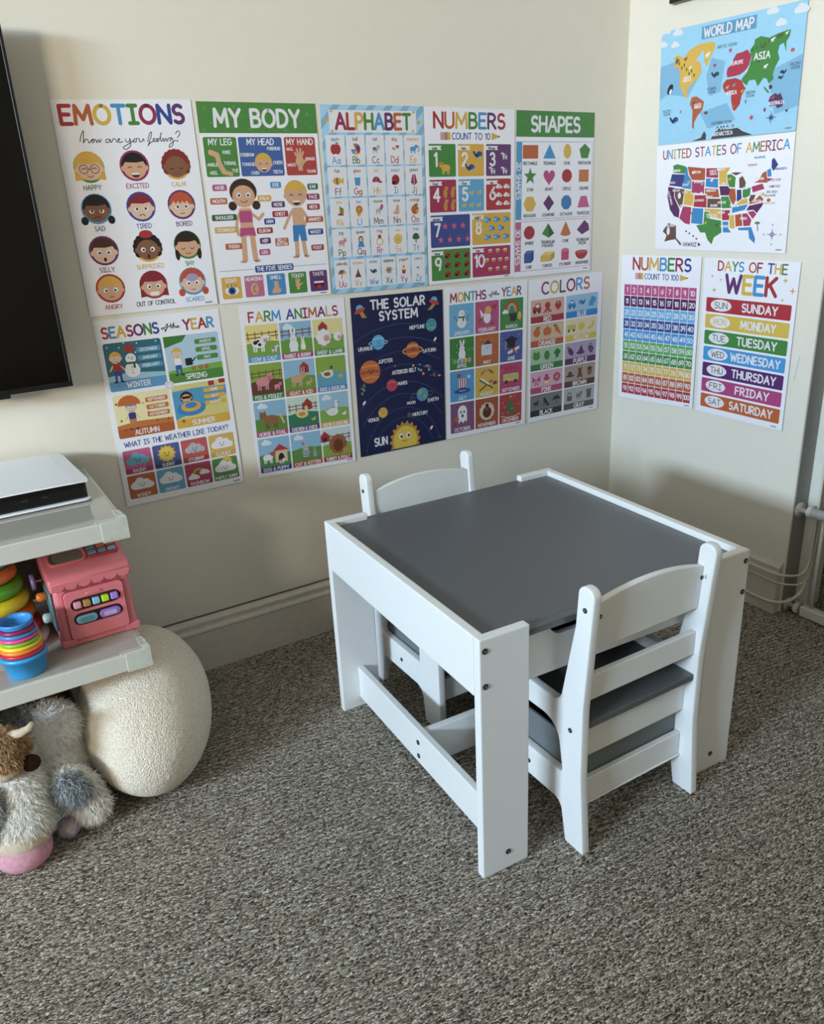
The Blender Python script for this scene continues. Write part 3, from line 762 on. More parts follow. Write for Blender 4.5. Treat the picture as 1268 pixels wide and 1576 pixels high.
STATE_SHAPES = [('g',[(0.211,0.195),(0.262,0.183),(0.373,0.211),(0.363,0.28),(0.213,0.265)]),('n',[(0.197,0.272),(0.364,0.283),(0.334,0.403),(0.164,0.382)]),('p',[(0.154,0.386),(0.239,0.4),(0.232,0.487),(0.312,0.616),(0.304,0.697),(0.24,0.68),(0.183,0.615),(0.146,0.485)]),('w',[(0.24,0.405),(0.366,0.42),(0.341,0.577),(0.315,0.6),(0.239,0.49)]),('b',[(0.367,0.214),(0.387,0.22),(0.401,0.289),(0.448,0.345),(0.444,0.43),(0.324,0.411),(0.36,0.288)]),('o',[(0.387,0.212),(0.606,0.239),(0.607,0.351),(0.448,0.342),(0.411,0.29)]),('k',[(0.45,0.35),(0.603,0.359),(0.6,0.473),(0.445,0.458)]),('y',[(0.366,0.428),(0.444,0.438),(0.445,0.464),(0.48,0.47),(0.472,0.584),(0.351,0.569)]),('r',[(0.486,0.475),(0.634,0.482),(0.637,0.601),(0.476,0.59)]),('k',[(0.348,0.578),(0.456,0.59),(0.443,0.758),(0.38,0.748),(0.304,0.697)]),('b',[(0.464,0.596),(0.601,0.604),(0.598,0.757),(0.453,0.745)]),('r',[(0.612,0.239),(0.75,0.246),(0.756,0.335),(0.613,0.323)]),('b',[(0.613,0.329),(0.756,0.34),(0.761,0.425),(0.61,0.408)]),('o',[(0.607,0.42),(0.762,0.432),(0.785,0.508),(0.641,0.509),(0.633,0.474),(0.606,0.47)]),('w',[(0.639,0.515),(0.796,0.519),(0.807,0.604),(0.64,0.601)]),('y',[(0.607,0.607),(0.807,0.614),(0.817,0.706),(0.681,0.69),(0.673,0.63),(0.608,0.626)]),('g',[(0.61,0.629),(0.668,0.633),(0.681,0.698),(0.818,0.717),(0.829,0.829),(0.741,0.877),(0.716,0.946),(0.664,0.903),(0.63,0.832),(0.569,0.832),(0.515,0.761),(0.605,0.753)]),('y',[(0.755,0.244),(0.889,0.246),(0.847,0.302),(0.851,0.369),(0.872,0.403),(0.769,0.4)]),('p',[(0.769,0.406),(0.872,0.409),(0.897,0.451),(0.878,0.495),(0.788,0.493)]),('g',[(0.794,0.501),(0.879,0.5),(0.91,0.556),(0.923,0.608),(0.811,0.61)]),('r',[(0.812,0.622),(0.909,0.623),(0.903,0.717),(0.822,0.717)]),('b',[(0.826,0.726),(0.894,0.726),(0.898,0.79),(0.935,0.828),(0.84,0.829)]),('g',[(0.851,0.31),(0.893,0.304),(0.95,0.336),(0.947,0.428),(0.883,0.421),(0.859,0.369)]),('o',[(0.883,0.429),(0.951,0.434),(0.969,0.535),(0.94,0.586),(0.904,0.541),(0.878,0.488)]),('w',[(0.986,0.345),(1.021,0.325),(1.061,0.384),(1.056,0.434),(0.993,0.435)]),('w',[(0.892,0.297),(0.946,0.292),(1.019,0.3),(0.949,0.321)]),('n',[(0.967,0.446),(1.017,0.445),(1.027,0.528),(0.975,0.557)]),('g',[(1.03,0.448),(1.117,0.429),(1.114,0.501),(1.062,0.522),(1.035,0.518)]),('y',[(0.949,0.586),(1.027,0.533),(1.089,0.522),(1.101,0.567),(0.959,0.591)]),('b',[(0.926,0.601),(1.102,0.574),(1.07,0.625),(0.926,0.653)]),('y',[(0.913,0.668),(0.955,0.666),(0.97,0.793),(0.913,0.79),(0.904,0.729)]),('o',[(0.964,0.666),(1.033,0.657),(1.054,0.767),(0.976,0.775)]),('k',[(1.04,0.657),(1.094,0.652),(1.148,0.714),(1.135,0.766),(1.063,0.771)]),('b',[(1.0,0.782),(1.15,0.774),(1.201,0.878),(1.197,0.923),(1.135,0.879),(1.12,0.804),(1.011,0.805)]),('k',[(1.098,0.643),(1.16,0.633),(1.197,0.663),(1.157,0.707)]),('p',[(1.107,0.589),(1.261,0.562),(1.252,0.591),(1.197,0.656),(1.159,0.626),(1.08,0.632)]),('o',[(1.102,0.57),(1.169,0.539),(1.218,0.497),(1.259,0.534),(1.249,0.558),(1.106,0.578)]),('w',[(1.103,0.537),(1.122,0.494),(1.175,0.496),(1.153,0.546),(1.115,0.564)]),('k',[(1.122,0.425),(1.236,0.4),(1.262,0.448),(1.138,0.477)]),('o',[(1.14,0.394),(1.191,0.375),(1.228,0.313),(1.269,0.294),(1.286,0.399),(1.235,0.395)]),('y',[(1.209,0.489),(1.259,0.476),(1.257,0.512)]),('b',[(1.272,0.29),(1.309,0.275),(1.323,0.345),(1.282,0.35)]),('k',[(1.274,0.357),(1.333,0.362),(1.286,0.392)]),('n',[(1.314,0.275),(1.311,0.206),(1.334,0.191),(1.381,0.251),(1.336,0.304)]),('w',[(0.092,0.821),(0.166,0.737),(0.271,0.762),(0.276,0.885),(0.346,0.941),(0.337,0.966),(0.27,0.901),(0.194,0.911),(0.117,0.929),(0.148,0.862)]),('p',[(0.544,0.921),(0.586,0.944),(0.556,0.966)])]

# ---- the posters, each drawn in its own units: width 1, height 1.52 (maps: 1.52 x 1)
def art_emotions(t, p):
    t.text('EMOTIONS', .49, .10, .118, ['red', 'orange', 'yellow', 'blue', 'green', 'wine', 'navy', 'purple'], .23, fit=.90)
    scr = {'how': [(.155, .275), (.17, .235), (.19, .205), (.185, .24), (.178, .285), (.195, .262), (.212, .268), (.215, .288), (.235, .27), (.245, .262), (.255, .275), (.24, .287), (.24, .27), (.265, .265), (.27, .285), (.285, .265), (.29, .285), (.305, .262)],
           'are': [(.36, .265), (.34, .265), (.335, .285), (.355, .283), (.365, .265), (.37, .287), (.39, .262), (.405, .268), (.41, .285), (.425, .275), (.435, .262), (.42, .268), (.43, .288), (.455, .28)],
           'you': [(.475, .265), (.48, .285), (.50, .282), (.508, .262), (.505, .31), (.47, .335), (.45, .322), (.49, .30), (.53, .278), (.545, .262), (.53, .285), (.55, .285), (.555, .265), (.575, .265), (.575, .285), (.595, .282), (.605, .265), (.61, .282)],
           'feeling': [(.635, .285), (.655, .235), (.672, .22), (.665, .25), (.64, .30), (.632, .315), (.65, .295), (.68, .282), (.69, .265), (.675, .272), (.685, .287), (.705, .28), (.715, .265), (.70, .272), (.71, .287), (.73, .26), (.745, .225), (.735, .25), (.735, .287), (.755, .265), (.757, .287), (.775, .265), (.78, .286), (.795, .265), (.815, .262), (.80, .285), (.822, .265), (.82, .31), (.79, .33), (.80, .305), (.845, .28)],
           '?': [(.85, .235), (.872, .215), (.885, .235), (.86, .262)]}
    for k, q in scr.items():
        t.line([tuple(v) for v in catmull([(x, y, 0) for x, y in q], 4)] and [(v.x, v.y) for v in catmull([(x, y, 0) for x, y in q], 4)], .0055, 'dark')
    t.ell(.857, .285, .006, .006, 'dark')
    X = (.185, .51, .82); Y = (.45, .74, 1.04, 1.32)
    D = [('green', 'skin3', 'gold', 'bob', 'happy', 'HAPPY', 'dgreen'), ('wine', 'skin', 'black', 'short', 'excited', 'EXCITED', 'wine'), ('gold', 'skin2', '#8a2424', 'curly', 'calm', 'CALM', 'gold'),
         ('blue', 'skin2', 'black', 'pigtails', 'sad', 'SAD', 'navy'), ('navy', 'skin3', '#8a2030', 'short', 'tired', 'TIRED', 'navy'), ('purple', 'skin3', '#c4502a', 'spiky', 'bored', 'BORED', 'purple'),
         ('purple', 'skin3', '#4c2a20', 'short', 'silly', 'SILLY', 'purple'), ('gold', 'skin2', 'black', 'curly', 'surprised', 'SURPRISED', 'gold'), ('green', 'skin', '#2c1c16', 'bangs', 'shy', 'SHY', 'dgreen'),
         ('red', 'skin', 'gold', 'short', 'angry', 'ANGRY', 'red'), ('red', 'skin', '#8a2030', 'long', 'teeth', 'OUT OF CONTROL', 'dark'), ('blue', 'skin3', '#c4502a', 'pigtails', 'scared', 'SCARED', 'blue')]
    for i, (ring, sk, hr, st, md, tx, tc) in enumerate(D):
        cx, cy = X[i % 3], Y[i // 3]
        face(p, cx, cy, .108, ring, sk, hr, st, md)
        if md == 'surprised': p.ell(cx, cy - .10, .05, .03, 'red')
        if md == 'scared': p.ell(cx, cy - .03, .05, .03, 'lav')
        p.text(tx, cx, cy + .14, .032, tc, .16, maxw=.30)
    mark(p, .90, 1.49)

def art_body(t, p):
    t.rect(0, 0, 1, .222, 'green')
    for (x, y, r) in ((.06, .05, .02), (.1, .15, .015), (.3, .03, .015), (.42, .19, .02), (.55, .04, .015), (.72, .2, .02), (.92, .08, .025), (.95, .18, .015), (.04, .2, .02), (.36, .1, .012)): t.star(x, y, r, '#5f9c50')
    t.text('MY BODY', .49, .113, .118, 'white', .22, fit=.74, gap=.22)
    for x0, x1, c, tx in ((.02, .29, 'green', 'MY LEG'), (.305, .675, '#3c62a8', 'MY HEAD'), (.695, .97, '#b83c38', 'MY HAND')):
        p.rect(x0, .25, x1, .54, c, .015); p.text(tx, (x0 + x1) / 2, .285, .042, 'white', .2, maxw=.24)
    p.line([(.07, .36), (.12, .38), (.13, .44), (.16, .5)], .04, 'skin'); p.line([(.155, .505), (.22, .52)], .03, 'skin')
    for tx, x, y in (('KNEE', .2, .36), ('ANKLE', .075, .45), ('HEEL', .08, .51), ('TOENAIL', .22, .44), ('TOE', .255, .495)): p.text(tx, x, y, .022, 'white', .2, maxw=.1)
    face(p, .5, .44, .085, None, 'skin', 'gold', 'short', 'excited', outer=False)
    for tx, x, y in (('EYEBROW', .37, .38), ('FOREHEAD', .6, .335), ('TONGUE', .37, .45), ('CHIN', .42, .515), ('CHEEK', .625, .44), ('TEETH', .615, .51)): p.text(tx, x, y, .022, 'white', .2, maxw=.11)
    hand(p, .82, .41, .1)
    for tx, x, y in (('NAIL', .74, .34), ('WRIST', .745, .46), ('FINGER', .915, .415), ('THUMB', .915, .51)): p.text(tx, x, y, .02, 'white', .2, maxw=.08)
    # girl
    cx = .30
    for q in (-1, 1):
        p.line([(cx + q * .035, .95), (cx + q * .045, 1.18)], .045, 'skin'); p.ell(cx + q * .06, 1.195, .03, .012, 'skin')
    p.line([(cx - .06, .83), (cx - .085, .9), (cx - .08, .98)], .025, 'skin'); p.line([(cx + .06, .83), (cx + .11, .87), (cx + .15, .83)], .025, 'skin')
    p.rect(cx - .055, .78, cx + .055, 1.0, 'skin', .02); p.rect(cx - .055, .80, cx + .055, .89, 'pink', .015)
    p.poly([(cx - .06, .93), (cx + .06, .93), (cx + .07, 1.0), (cx, .985), (cx - .07, 1.0)], 'pink')
    p.ell(cx, .655, .115, .10, '#3c241c')
    for q in (-1, 1): p.ell(cx + q * .1, .76, .035, .035, '#3c241c')
    p.ell(cx, .69, .095, .085, 'skin')
    for q in (-1, 1): p.ell(cx + q * .04, .68, .02, .02, 'white'); p.ell(cx + q * .038, .682, .01, .01, 'black')
    p.line(AR(cx, .715, .03, .02, 20, 160, 5), .006, '#7a3030')
    # boy
    cx = .755
    p.line([(cx - .03, 1.0), (cx - .035, 1.17)], .038, 'skin'); p.line([(cx + .025, 1.0), (cx + .04, 1.17)], .038, 'skin')
    p.ell(cx - .05, 1.185, .03, .012, 'skin'); p.ell(cx + .05, 1.185, .025, .012, 'skin')
    p.line([(cx - .05, .82), (cx - .09, .88), (cx - .13, .95)], .025, 'skin'); p.line([(cx + .05, .82), (cx + .085, .88), (cx + .05, .94)], .025, 'skin')
    p.rect(cx - .05, .79, cx + .055, .97, 'skin', .02)
    p.poly([(cx - .055, .93), (cx + .055, .93), (cx + .065, 1.06), (cx + .01, 1.06), (cx, 1.0), (cx - .02, 1.06), (cx - .06, 1.06)], '#2c7fc4')
    face(p, cx, .68, .12, None, 'skin', 'gold', 'short', 'excited', outer=False)
    for tx, x, y, c in (('HAIR', .11, .62, 'pink'), ('MOUTH', .09, .72, 'orange'), ('SHOULDER', .12, .845, 'dgreen'), ('STOMACH', .12, .94, 'gold'), ('THIGH', .17, 1.07, 'orange'), ('PALM', .475, .71, 'gold'), ('ARM', .5, .89, 'navy'), ('ELBOW', .45, .96, 'red'), ('HIP', .445, 1.04, 'purple'), ('LEG', .43, 1.13, 'pink'),
                        ('EYE', .585, .61, 'blue'), ('NOSE', .59, .76, 'purple'), ('CHEST', .6, .835, 'red'), ('EAR', .915, .63, 'dgreen'), ('FACE', .91, .71, 'wine'), ('NECK', .905, .79, 'red'), ('ARMPIT', .905, .89, 'orange'), ('WAIST', .905, .99, 'navy'), ('FOOT', .91, 1.12, 'red')):
        w = .022 * len(tx) + .03
        p.rect(x - w / 2, y - .024, x + w / 2, y + .024, c, .012); p.text(tx, x, y, .024, 'white', .22, maxw=w - .02)
    p.rect(.53, 1.025, .65, 1.09, 'orange', .012); p.text('BELLY', .59, 1.043, .022, 'white', .2, maxw=.09); p.text('BUTTON', .59, 1.073, .022, 'white', .2, maxw=.09)
    p.line([(.03, 1.26), (.97, 1.26)], .003, 'navy')
    p.rect(.33, 1.235, .67, 1.29, 'navy', .012); p.text('THE FIVE SENSES', .5, 1.262, .032, 'white', .2, maxw=.31)
    for k, (c, tx) in enumerate((('gold', 'SIGHT'), ('#c46c90', 'HEARING'), ('#3f8fc8', 'SMELL'), ('green', 'TOUCH'), ('purple', 'TASTE'))):
        x0 = .03 + k * .195; x1 = x0 + .165; m = (x0 + x1) / 2
        p.rect(x0, 1.31, x1, 1.485, c, .012); p.text(tx, m, 1.338, .027, 'white', .2, maxw=.14)
        y = 1.42
        if k == 0:
            p.ell(m, y, .06, .035, 'white'); p.ell(m, y, .032, .032, '#2c5c9c'); p.ell(m, y, .016, .016, 'black')
            for a in (-60, -90, -120): p.line([(m + .05 * math.cos(R(a)), y + .03 * math.sin(R(a))), (m + .075 * math.cos(R(a)), y + .055 * math.sin(R(a)))], .005, 'black')
        if k == 1: p.ell(m, y, .035, .05, 'skin'); p.ell(m + .005, y, .02, .033, '#b87c5c'); p.ell(m + .012, y, .013, .022, 'skin')
        if k == 2: p.poly([(m - .02, y - .05), (m + .015, y - .05), (m + .02, y), (m + .045, y + .03), (m + .02, y + .05), (m - .04, y + .05), (m - .045, y + .03), (m - .02, y)], 'skin')
        if k == 3: hand(p, m, y - .02, .06)
        if k == 4: p.ell(m, y - .02, .05, .06, '#2c0c14', 0, 180); p.rect(m - .045, y - .02, m + .045, y - .004, 'white'); p.ell(m, y + .025, .025, .018, 'red')
    mark(p, .90, 1.495)

def art_alphabet(t, p):
    for k in range(16):
        x = k * .17 - 1.4
        a = [(x, 1.52), (x + .07, 1.52), (x + .07 + 1.52, 0), (x + 1.52, 0)]
        # clip the stripe to the sheet
        def lerp(q, w, val): f = (val - q[0]) / (w[0] - q[0]); return (val, q[1] + (w[1] - q[1]) * f)
        for lo, hi in ((0, 1),):
            poly = a
            for side, keep in ((0, lambda q: q[0] >= 0), (1, lambda q: q[0] <= 1)):
                out = []
                for i in range(len(poly)):
                    q, w = poly[i - 1], poly[i]
                    if keep(q) != keep(w): out.append(lerp(q, w, side))
                    if keep(w): out.append(w)
                poly = out
                if not poly: break
            if len(poly) > 2: t.poly(poly, '#83b6d8', lv=1)
    t.boxes.append((0, 1, 0, 1.52, 1))
    t.rect(.075, .04, .925, .21, 'white')
    for x, y, r in ((.05, .12, .03), (.95, .13, .03), (.1, .05, .02), (.9, .05, .02), (.1, .2, .02), (.89, .2, .018)): t.star(x, y, r, 'gold', 4, .4)
    t.text('ALPHABET', .5, .125, .115, ['wine', 'red', 'gold', 'green', 'blue', 'purple', 'orange', 'green'], .22, fit=.75)
    L = 'ABCDEFGHIJKLMNOPQRSTUVWXYZ'
    W = ['apple', 'ball', 'cat', 'dog', 'elephant', 'fish', 'glass', 'hat', 'insect', 'jacket', 'kite', 'lion', 'mouse', 'nose', 'orange', 'pig', 'queen', 'ring', 'sun', 'tree', 'umbrella', 'volcano', 'whale', 'xylophone', 'yogurt', 'zebra']
    cc = ['blue', 'purple', 'gold', 'dgreen', 'red']
    p.boxes.append((0, 1, 0, 1.52, 3))
    for i, ch in enumerate(L):
        if i < 20: r, k = divmod(i, 5); x0 = .03 + k * .191; w = .178; y0 = .23 + r * .249; h = .235
        else: r, k = 4, i - 20; x0 = .03 + k * .159; w = .147; y0 = 1.235; h = .245
        p.rect(x0, y0, x0 + w, y0 + h, 'white')
        m = x0 + w / 2; y = y0 + h * .47; s = w * .28; col = cc[(i * 3 + i // 5) % 5]
        p.text(W[i], m, y0 + .03, .026, col, .16, maxw=w * .7)
        p.text(ch + ch.lower(), m, y0 + h * .83, .052, col, .13, maxw=w * .6)
        if ch == 'A': p.ell(m - s * .35, y, s * .6, s * .8, 'red'); p.ell(m + s * .35, y, s * .6, s * .8, 'red'); p.line([(m, y - s * .7), (m + s * .2, y - s * 1.1)], .006, 'brown'); p.ell(m + s * .35, y - s * .95, s * .25, s * .12, 'green')
        elif ch == 'B':
            for q, c in enumerate(('red', 'gold', 'blue', 'white', 'orange', 'navy')): p.poly([(m, y)] + [(m + s * .9 * math.cos(R(a)), y + s * .9 * math.sin(R(a))) for a in range(q * 60, q * 60 + 61, 12)], c, lv=6)
            p.boxes.append((m - s, m + s, y - s, y + s, 7))
        elif ch == 'C': beast(p, m, y, s * .8, 'lgrey', spots='dark', ear='point')
        elif ch == 'D': beast(p, m, y, s * .8, 'white', head='#b46c40', spots='#b46c40')
        elif ch == 'E': beast(p, m, y, s * .85, '#5c9ccc'); p.line(AR(m + s * .95, y, s * .3, s * .4, -90, 90, 5), s * .18, '#5c9ccc')
        elif ch == 'F': p.ell(m - s * .1, y, s * .8, s * .6, 'gold'); p.poly([(m + s * .5, y), (m + s * 1.1, y - s * .6), (m + s * 1.1, y + s * .6)], 'gold'); p.rect(m - s * .2, y - s * .5, m, y + s * .5, 'dark'); p.ell(m - s * .55, y - s * .1, s * .1, s * .1, 'black')
        elif ch == 'G': p.poly([(m - s * .6, y - s * .5), (m + s * .6, y - s * .5), (m + s * .45, y + s * .8), (m - s * .45, y + s * .8)], 'blue'); p.rect(m - s * .6, y - s * .9, m + s * .6, y - s * .5, '#dfe8f0')
        elif ch == 'H': p.ell(m - s * .1, y + s * .3, s * .8, s * .9, 'wine', 180, 360); p.poly([(m - s * .3, y - s * .5), (m, y - s * .55), (m + s * .1, y + s * .3), (m - s * .3, y + s * .3)], 'orange'); p.ell(m + s * .7, y + s * .3, s * .45, s * .15, 'wine')
        elif ch == 'I': p.ell(m, y, s * .8, s * .85, 'red'); p.ell(m - s * .4, y + s * .5, s * .4, s * .35, 'black'); [p.ell(m + a * s, y + b * s, s * .14, s * .14, 'black') for a, b in ((-.3, -.3), (.3, -.35), (.2, .3), (.5, .1))]
        elif ch == 'J': p.poly([(m - s * .3, y - s * .8), (m + s * .3, y - s * .8), (m + s * .7, y + s * .6), (m + s * .35, y + s * .7), (m + s * .3, y + s * .9), (m - s * .3, y + s * .9), (m - s * .35, y + s * .7), (m - s * .7, y + s * .6)], 'wine'); p.line([(m, y - s * .7), (m, y + s * .8)], .005, 'white')
        elif ch == 'K':
            for q, c in (((0, -.8), 'green'), ((.8, 0), 'orange'), ((0, .8), 'red'), ((-.8, 0), 'gold')): pass
            p.poly([(m, y - s), (m + s * .8, y - s * .5), (m + s * .1, y + s * .1)], 'green'); p.poly([(m + s * .8, y - s * .5), (m + s * .7, y + s * .6), (m + s * .1, y + s * .1)], 'orange'); p.poly([(m + s * .7, y + s * .6), (m - s * .5, y + s * .5), (m + s * .1, y + s * .1)], 'brown'); p.poly([(m - s * .5, y + s * .5), (m, y - s), (m + s * .1, y + s * .1)], 'cream')
        elif ch == 'L': p.ell(m - s * .1, y + s * .4, s * .4, s * .5, 'gold'); flower(p, m, y - s * .3, s * .75, '#c47c28', 'gold', 8); p.smile(m, y - s * .3, s * .3)
        elif ch == 'M': beast(p, m, y, s * .75, 'lgrey', head='grey'); p.ell(m + s * .75, y - s * .7, s * .3, s * .35, 'pink')
        elif ch == 'N': p.poly([(m + s * .1, y - s), (m + s * .45, y - s * .7), (m + s * .5, y + s * .7), (m - s * .3, y + s * .8), (m - s * .9, y + s * .5), (m - s * .3, y + s * .1)], 'skin')
        elif ch == 'O': p.ell(m, y + s * .1, s * .8, s * .8, 'orange'); p.ell(m + s * .3, y - s * .75, s * .45, s * .18, 'green'); p.ell(m + s * .5, y + s * .4, s * .3, s * .3, '#e8a45c')
        elif ch == 'P': beast(p, m, y, s * .85, '#dc8c9c', face_c='#c86c84', ear='point')
        elif ch == 'Q': p.poly([(m - s * .7, y + s), (m - s * .4, y), (m + s * .4, y), (m + s * .7, y + s)], '#3f8fc8'); p.ell(m, y - s * .35, s * .5, s * .55, 'black'); p.ell(m, y - s * .3, s * .35, s * .4, 'skin3')
        elif ch == 'R': p.line(AR(m, y + s * .25, s * .6, s * .6, 0, 360, 16), s * .17, 'gold'); p.ngon(m, y - s * .6, s * .4, 'red', 5)
        elif ch == 'S': p.sun(m, y, s)
        elif ch == 'T': tree(p, m, y - s * .2, s * 1.1)
        elif ch == 'U':
            for q, c in enumerate(('orange', 'red', 'green', 'gold')): p.poly([(m, y + s * .1)] + [(m + s * .95 * math.cos(R(a)), y + s * .1 + s * .9 * math.sin(R(a))) for a in range(180 + q * 45, 226 + q * 45, 15)], c)
            p.line([(m, y + s * .1), (m - s * .2, y + s)], .006, 'dark')
        elif ch == 'V': p.poly([(m - s * .8, y + s), (m - s * .2, y - s * .2), (m + s * .2, y - s * .2), (m + s * .8, y + s)], 'brown'); p.poly([(m - s * .3, y + s * .1), (m, y - s), (m + s * .3, y + s * .1), (m, y + s * .3)], 'red')
        elif ch == 'W': whale(p, m, y, s * .95)
        elif ch == 'X': p.poly([(m - s * .6, y - s * .3), (m + s * .6, y - s * .7), (m + s * .6, y + s * .7), (m - s * .6, y + s * .3)], 'gold'); [p.line([(m + q * s, y - s * .6), (m + q * s, y + s * .6)], s * .17, c) for q, c in ((-.4, 'red'), (-.1, 'green'), (.2, 'blue'), (.5, 'orange'))]; p.line([(m - s, y), (m + s, y - s * .1)], .005, 'brown')
        elif ch == 'Y': p.poly([(m - s * .5, y + s * .1), (m + s * .5, y + s * .1), (m + s * .4, y + s), (m - s * .4, y + s)], 'red'); p.ell(m, y - s * .1, s * .55, s * .35, 'cream'); p.ell(m, y - s * .5, s * .35, s * .35, 'gold')
        elif ch == 'Z': beast(p, m, y, s * .8, 'white', spots='black', ear='point')
    mark(p, .90, 1.495)

def pencil_line(t, tx, y, x0, x1):
    t.rect(x0, y - .032, x0 + .045, y + .032, '#d89aa8', .008); t.rect(x0 + .045, y - .032, x0 + .075, y + .032, '#b08a60'); t.rect(x0 + .075, y - .032, x0 + .105, y + .032, 'gold')
    t.poly([(x1 - .10, y - .032), (x1 - .03, y - .01), (x1, y), (x1 - .03, y + .01), (x1 - .10, y + .032)], 'gold'); t.poly([(x1 - .025, y - .009), (x1, y), (x1 - .025, y + .009)], 'dark')
    t.text(tx, (x0 + x1) / 2 + .003, y, .052, 'navy', .16, fit=(x1 - x0) - .235)

def art_numbers10(t, p):
    t.text('NUMBERS', .49, .105, .12, ['red', 'orange', 'gold', 'green', 'blue', 'purple', 'red'], .20, fit=.8)
    pencil_line(t, 'COUNT TO 10', .235, .165, .83)
    cells = [(.035, .3, .325, .575, 'green', '1', 'one'), (.35, .3, .64, .575, 'gold', '2', 'two'), (.665, .3, .955, .575, '#6a3a74', '3', 'three'),
             (.035, .6, .325, .88, '#a82c54', '4', 'four'), (.35, .6, .64, .88, '#5ca8d4', '5', 'five'), (.665, .6, .955, .88, '#b83030', '6', 'six'),
             (.035, .905, .475, 1.19, '#3c4c94', '7', 'seven'), (.5, .905, .955, 1.19, 'gold', '8', 'eight'),
             (.035, 1.21, .475, 1.49, 'green', '9', 'nine'), (.5, 1.21, .955, 1.49, '#b02c5c', '10', 'ten')]
    for x0, y0, x1, y1, c, n, w in cells:
        p.rect(x0, y0, x1, y1, c, .012)
        p.poly([(x0, y0 + .015), (x0 + .14, y0 + .015), (x0 + .125, y0 + .032), (x0 + .14, y0 + .05), (x0, y0 + .05)], 'white')
        p.text(w, x0 + .065, y0 + .034, .026, 'dark', .2, maxw=.09)
        p.text(n, x0 + (.075 if n != '10' else .085), y0 + .13, .105, 'white', .2, maxw=.13)
        if n == '1': beast(p, x0 + .18, y0 + .2, .065, 'gold', head='#d08a2c', flip=-1, face_c='gold')
        if n == '2': whale(p, x0 + .22, y0 + .09, .06); whale(p, x0 + .13, y0 + .2, .06)
        if n == '3': [beast(p, x0 + a, y0 + b, .038, 'white', spots='black', face_c='pink', flip=-1) for a, b in ((.22, .1), (.08, .225), (.22, .225))]
        if n == '4': [(p.ell(x0 + a, y0 + b, .022, .04, '#c48c34'), p.ell(x0 + a + .012, y0 + b - .045, .022, .018, '#c48c34')) for a, b in ((.17, .12), (.25, .12), (.17, .23), (.25, .23))]
        if n == '5': [bird(p, x0 + a, y0 + b, .034, '#e0bc60', '#c89c40') for a, b in ((.15, .12), (.235, .12), (.06, .23), (.145, .23), (.23, .23))]
        if n == '6': [(p.cloud(x0 + a, y0 + b, .038, 'white'), p.ell(x0 + a + .01, y0 + b, .013, .014, '#d8c0b8')) for a, b in ((.15, .07), (.24, .07), (.15, .145), (.24, .145), (.15, .22), (.24, .22))]
        if n == '7': [p.star(x0 + a, y0 + b, .033, '#dc5c78') for a, b in ((.16, .1), (.26, .1), (.36, .1), (.11, .22), (.21, .22), (.31, .22), (.41, .22))]
        if n == '8': [(p.ell(x0 + a, y0 + b, .03, .03, '#4ca4cc'), p.poly([(x0 + a + .02, y0 + b), (x0 + a + .042, y0 + b - .022), (x0 + a + .042, y0 + b + .022)], 'navy'), p.ell(x0 + a - .012, y0 + b, .008, .008, 'white')) for a, b in ((.17, .06), (.28, .06), (.39, .06), (.22, .14), (.33, .14), (.17, .22), (.28, .22), (.39, .22))]
        if n == '9': [(p.ell(x0 + a, y0 + b, .032, .03, '#a82828'), p.ell(x0 + a - .015, y0 + b + .01, .014, .014, 'black'), p.line([(x0 + a - .01, y0 + b + .01), (x0 + a + .025, y0 + b - .015)], .006, 'black')) for a in (.18, .29, .40) for b in (.06, .145, .23)]
        if n == '10': [(p.ell(x0 + a, y0 + b - .012, .024, .012, 'white'), p.ell(x0 + a, y0 + b, .02, .016, 'gold'), p.line([(x0 + a, y0 + b - .012), (x0 + a, y0 + b + .012)], .007, 'black')) for a, b in ((.21, .05), (.3, .05), (.39, .05), (.17, .135), (.25, .135), (.33, .135), (.41, .135), (.21, .22), (.3, .22), (.39, .22))]
    mark(p, .88, 1.496)

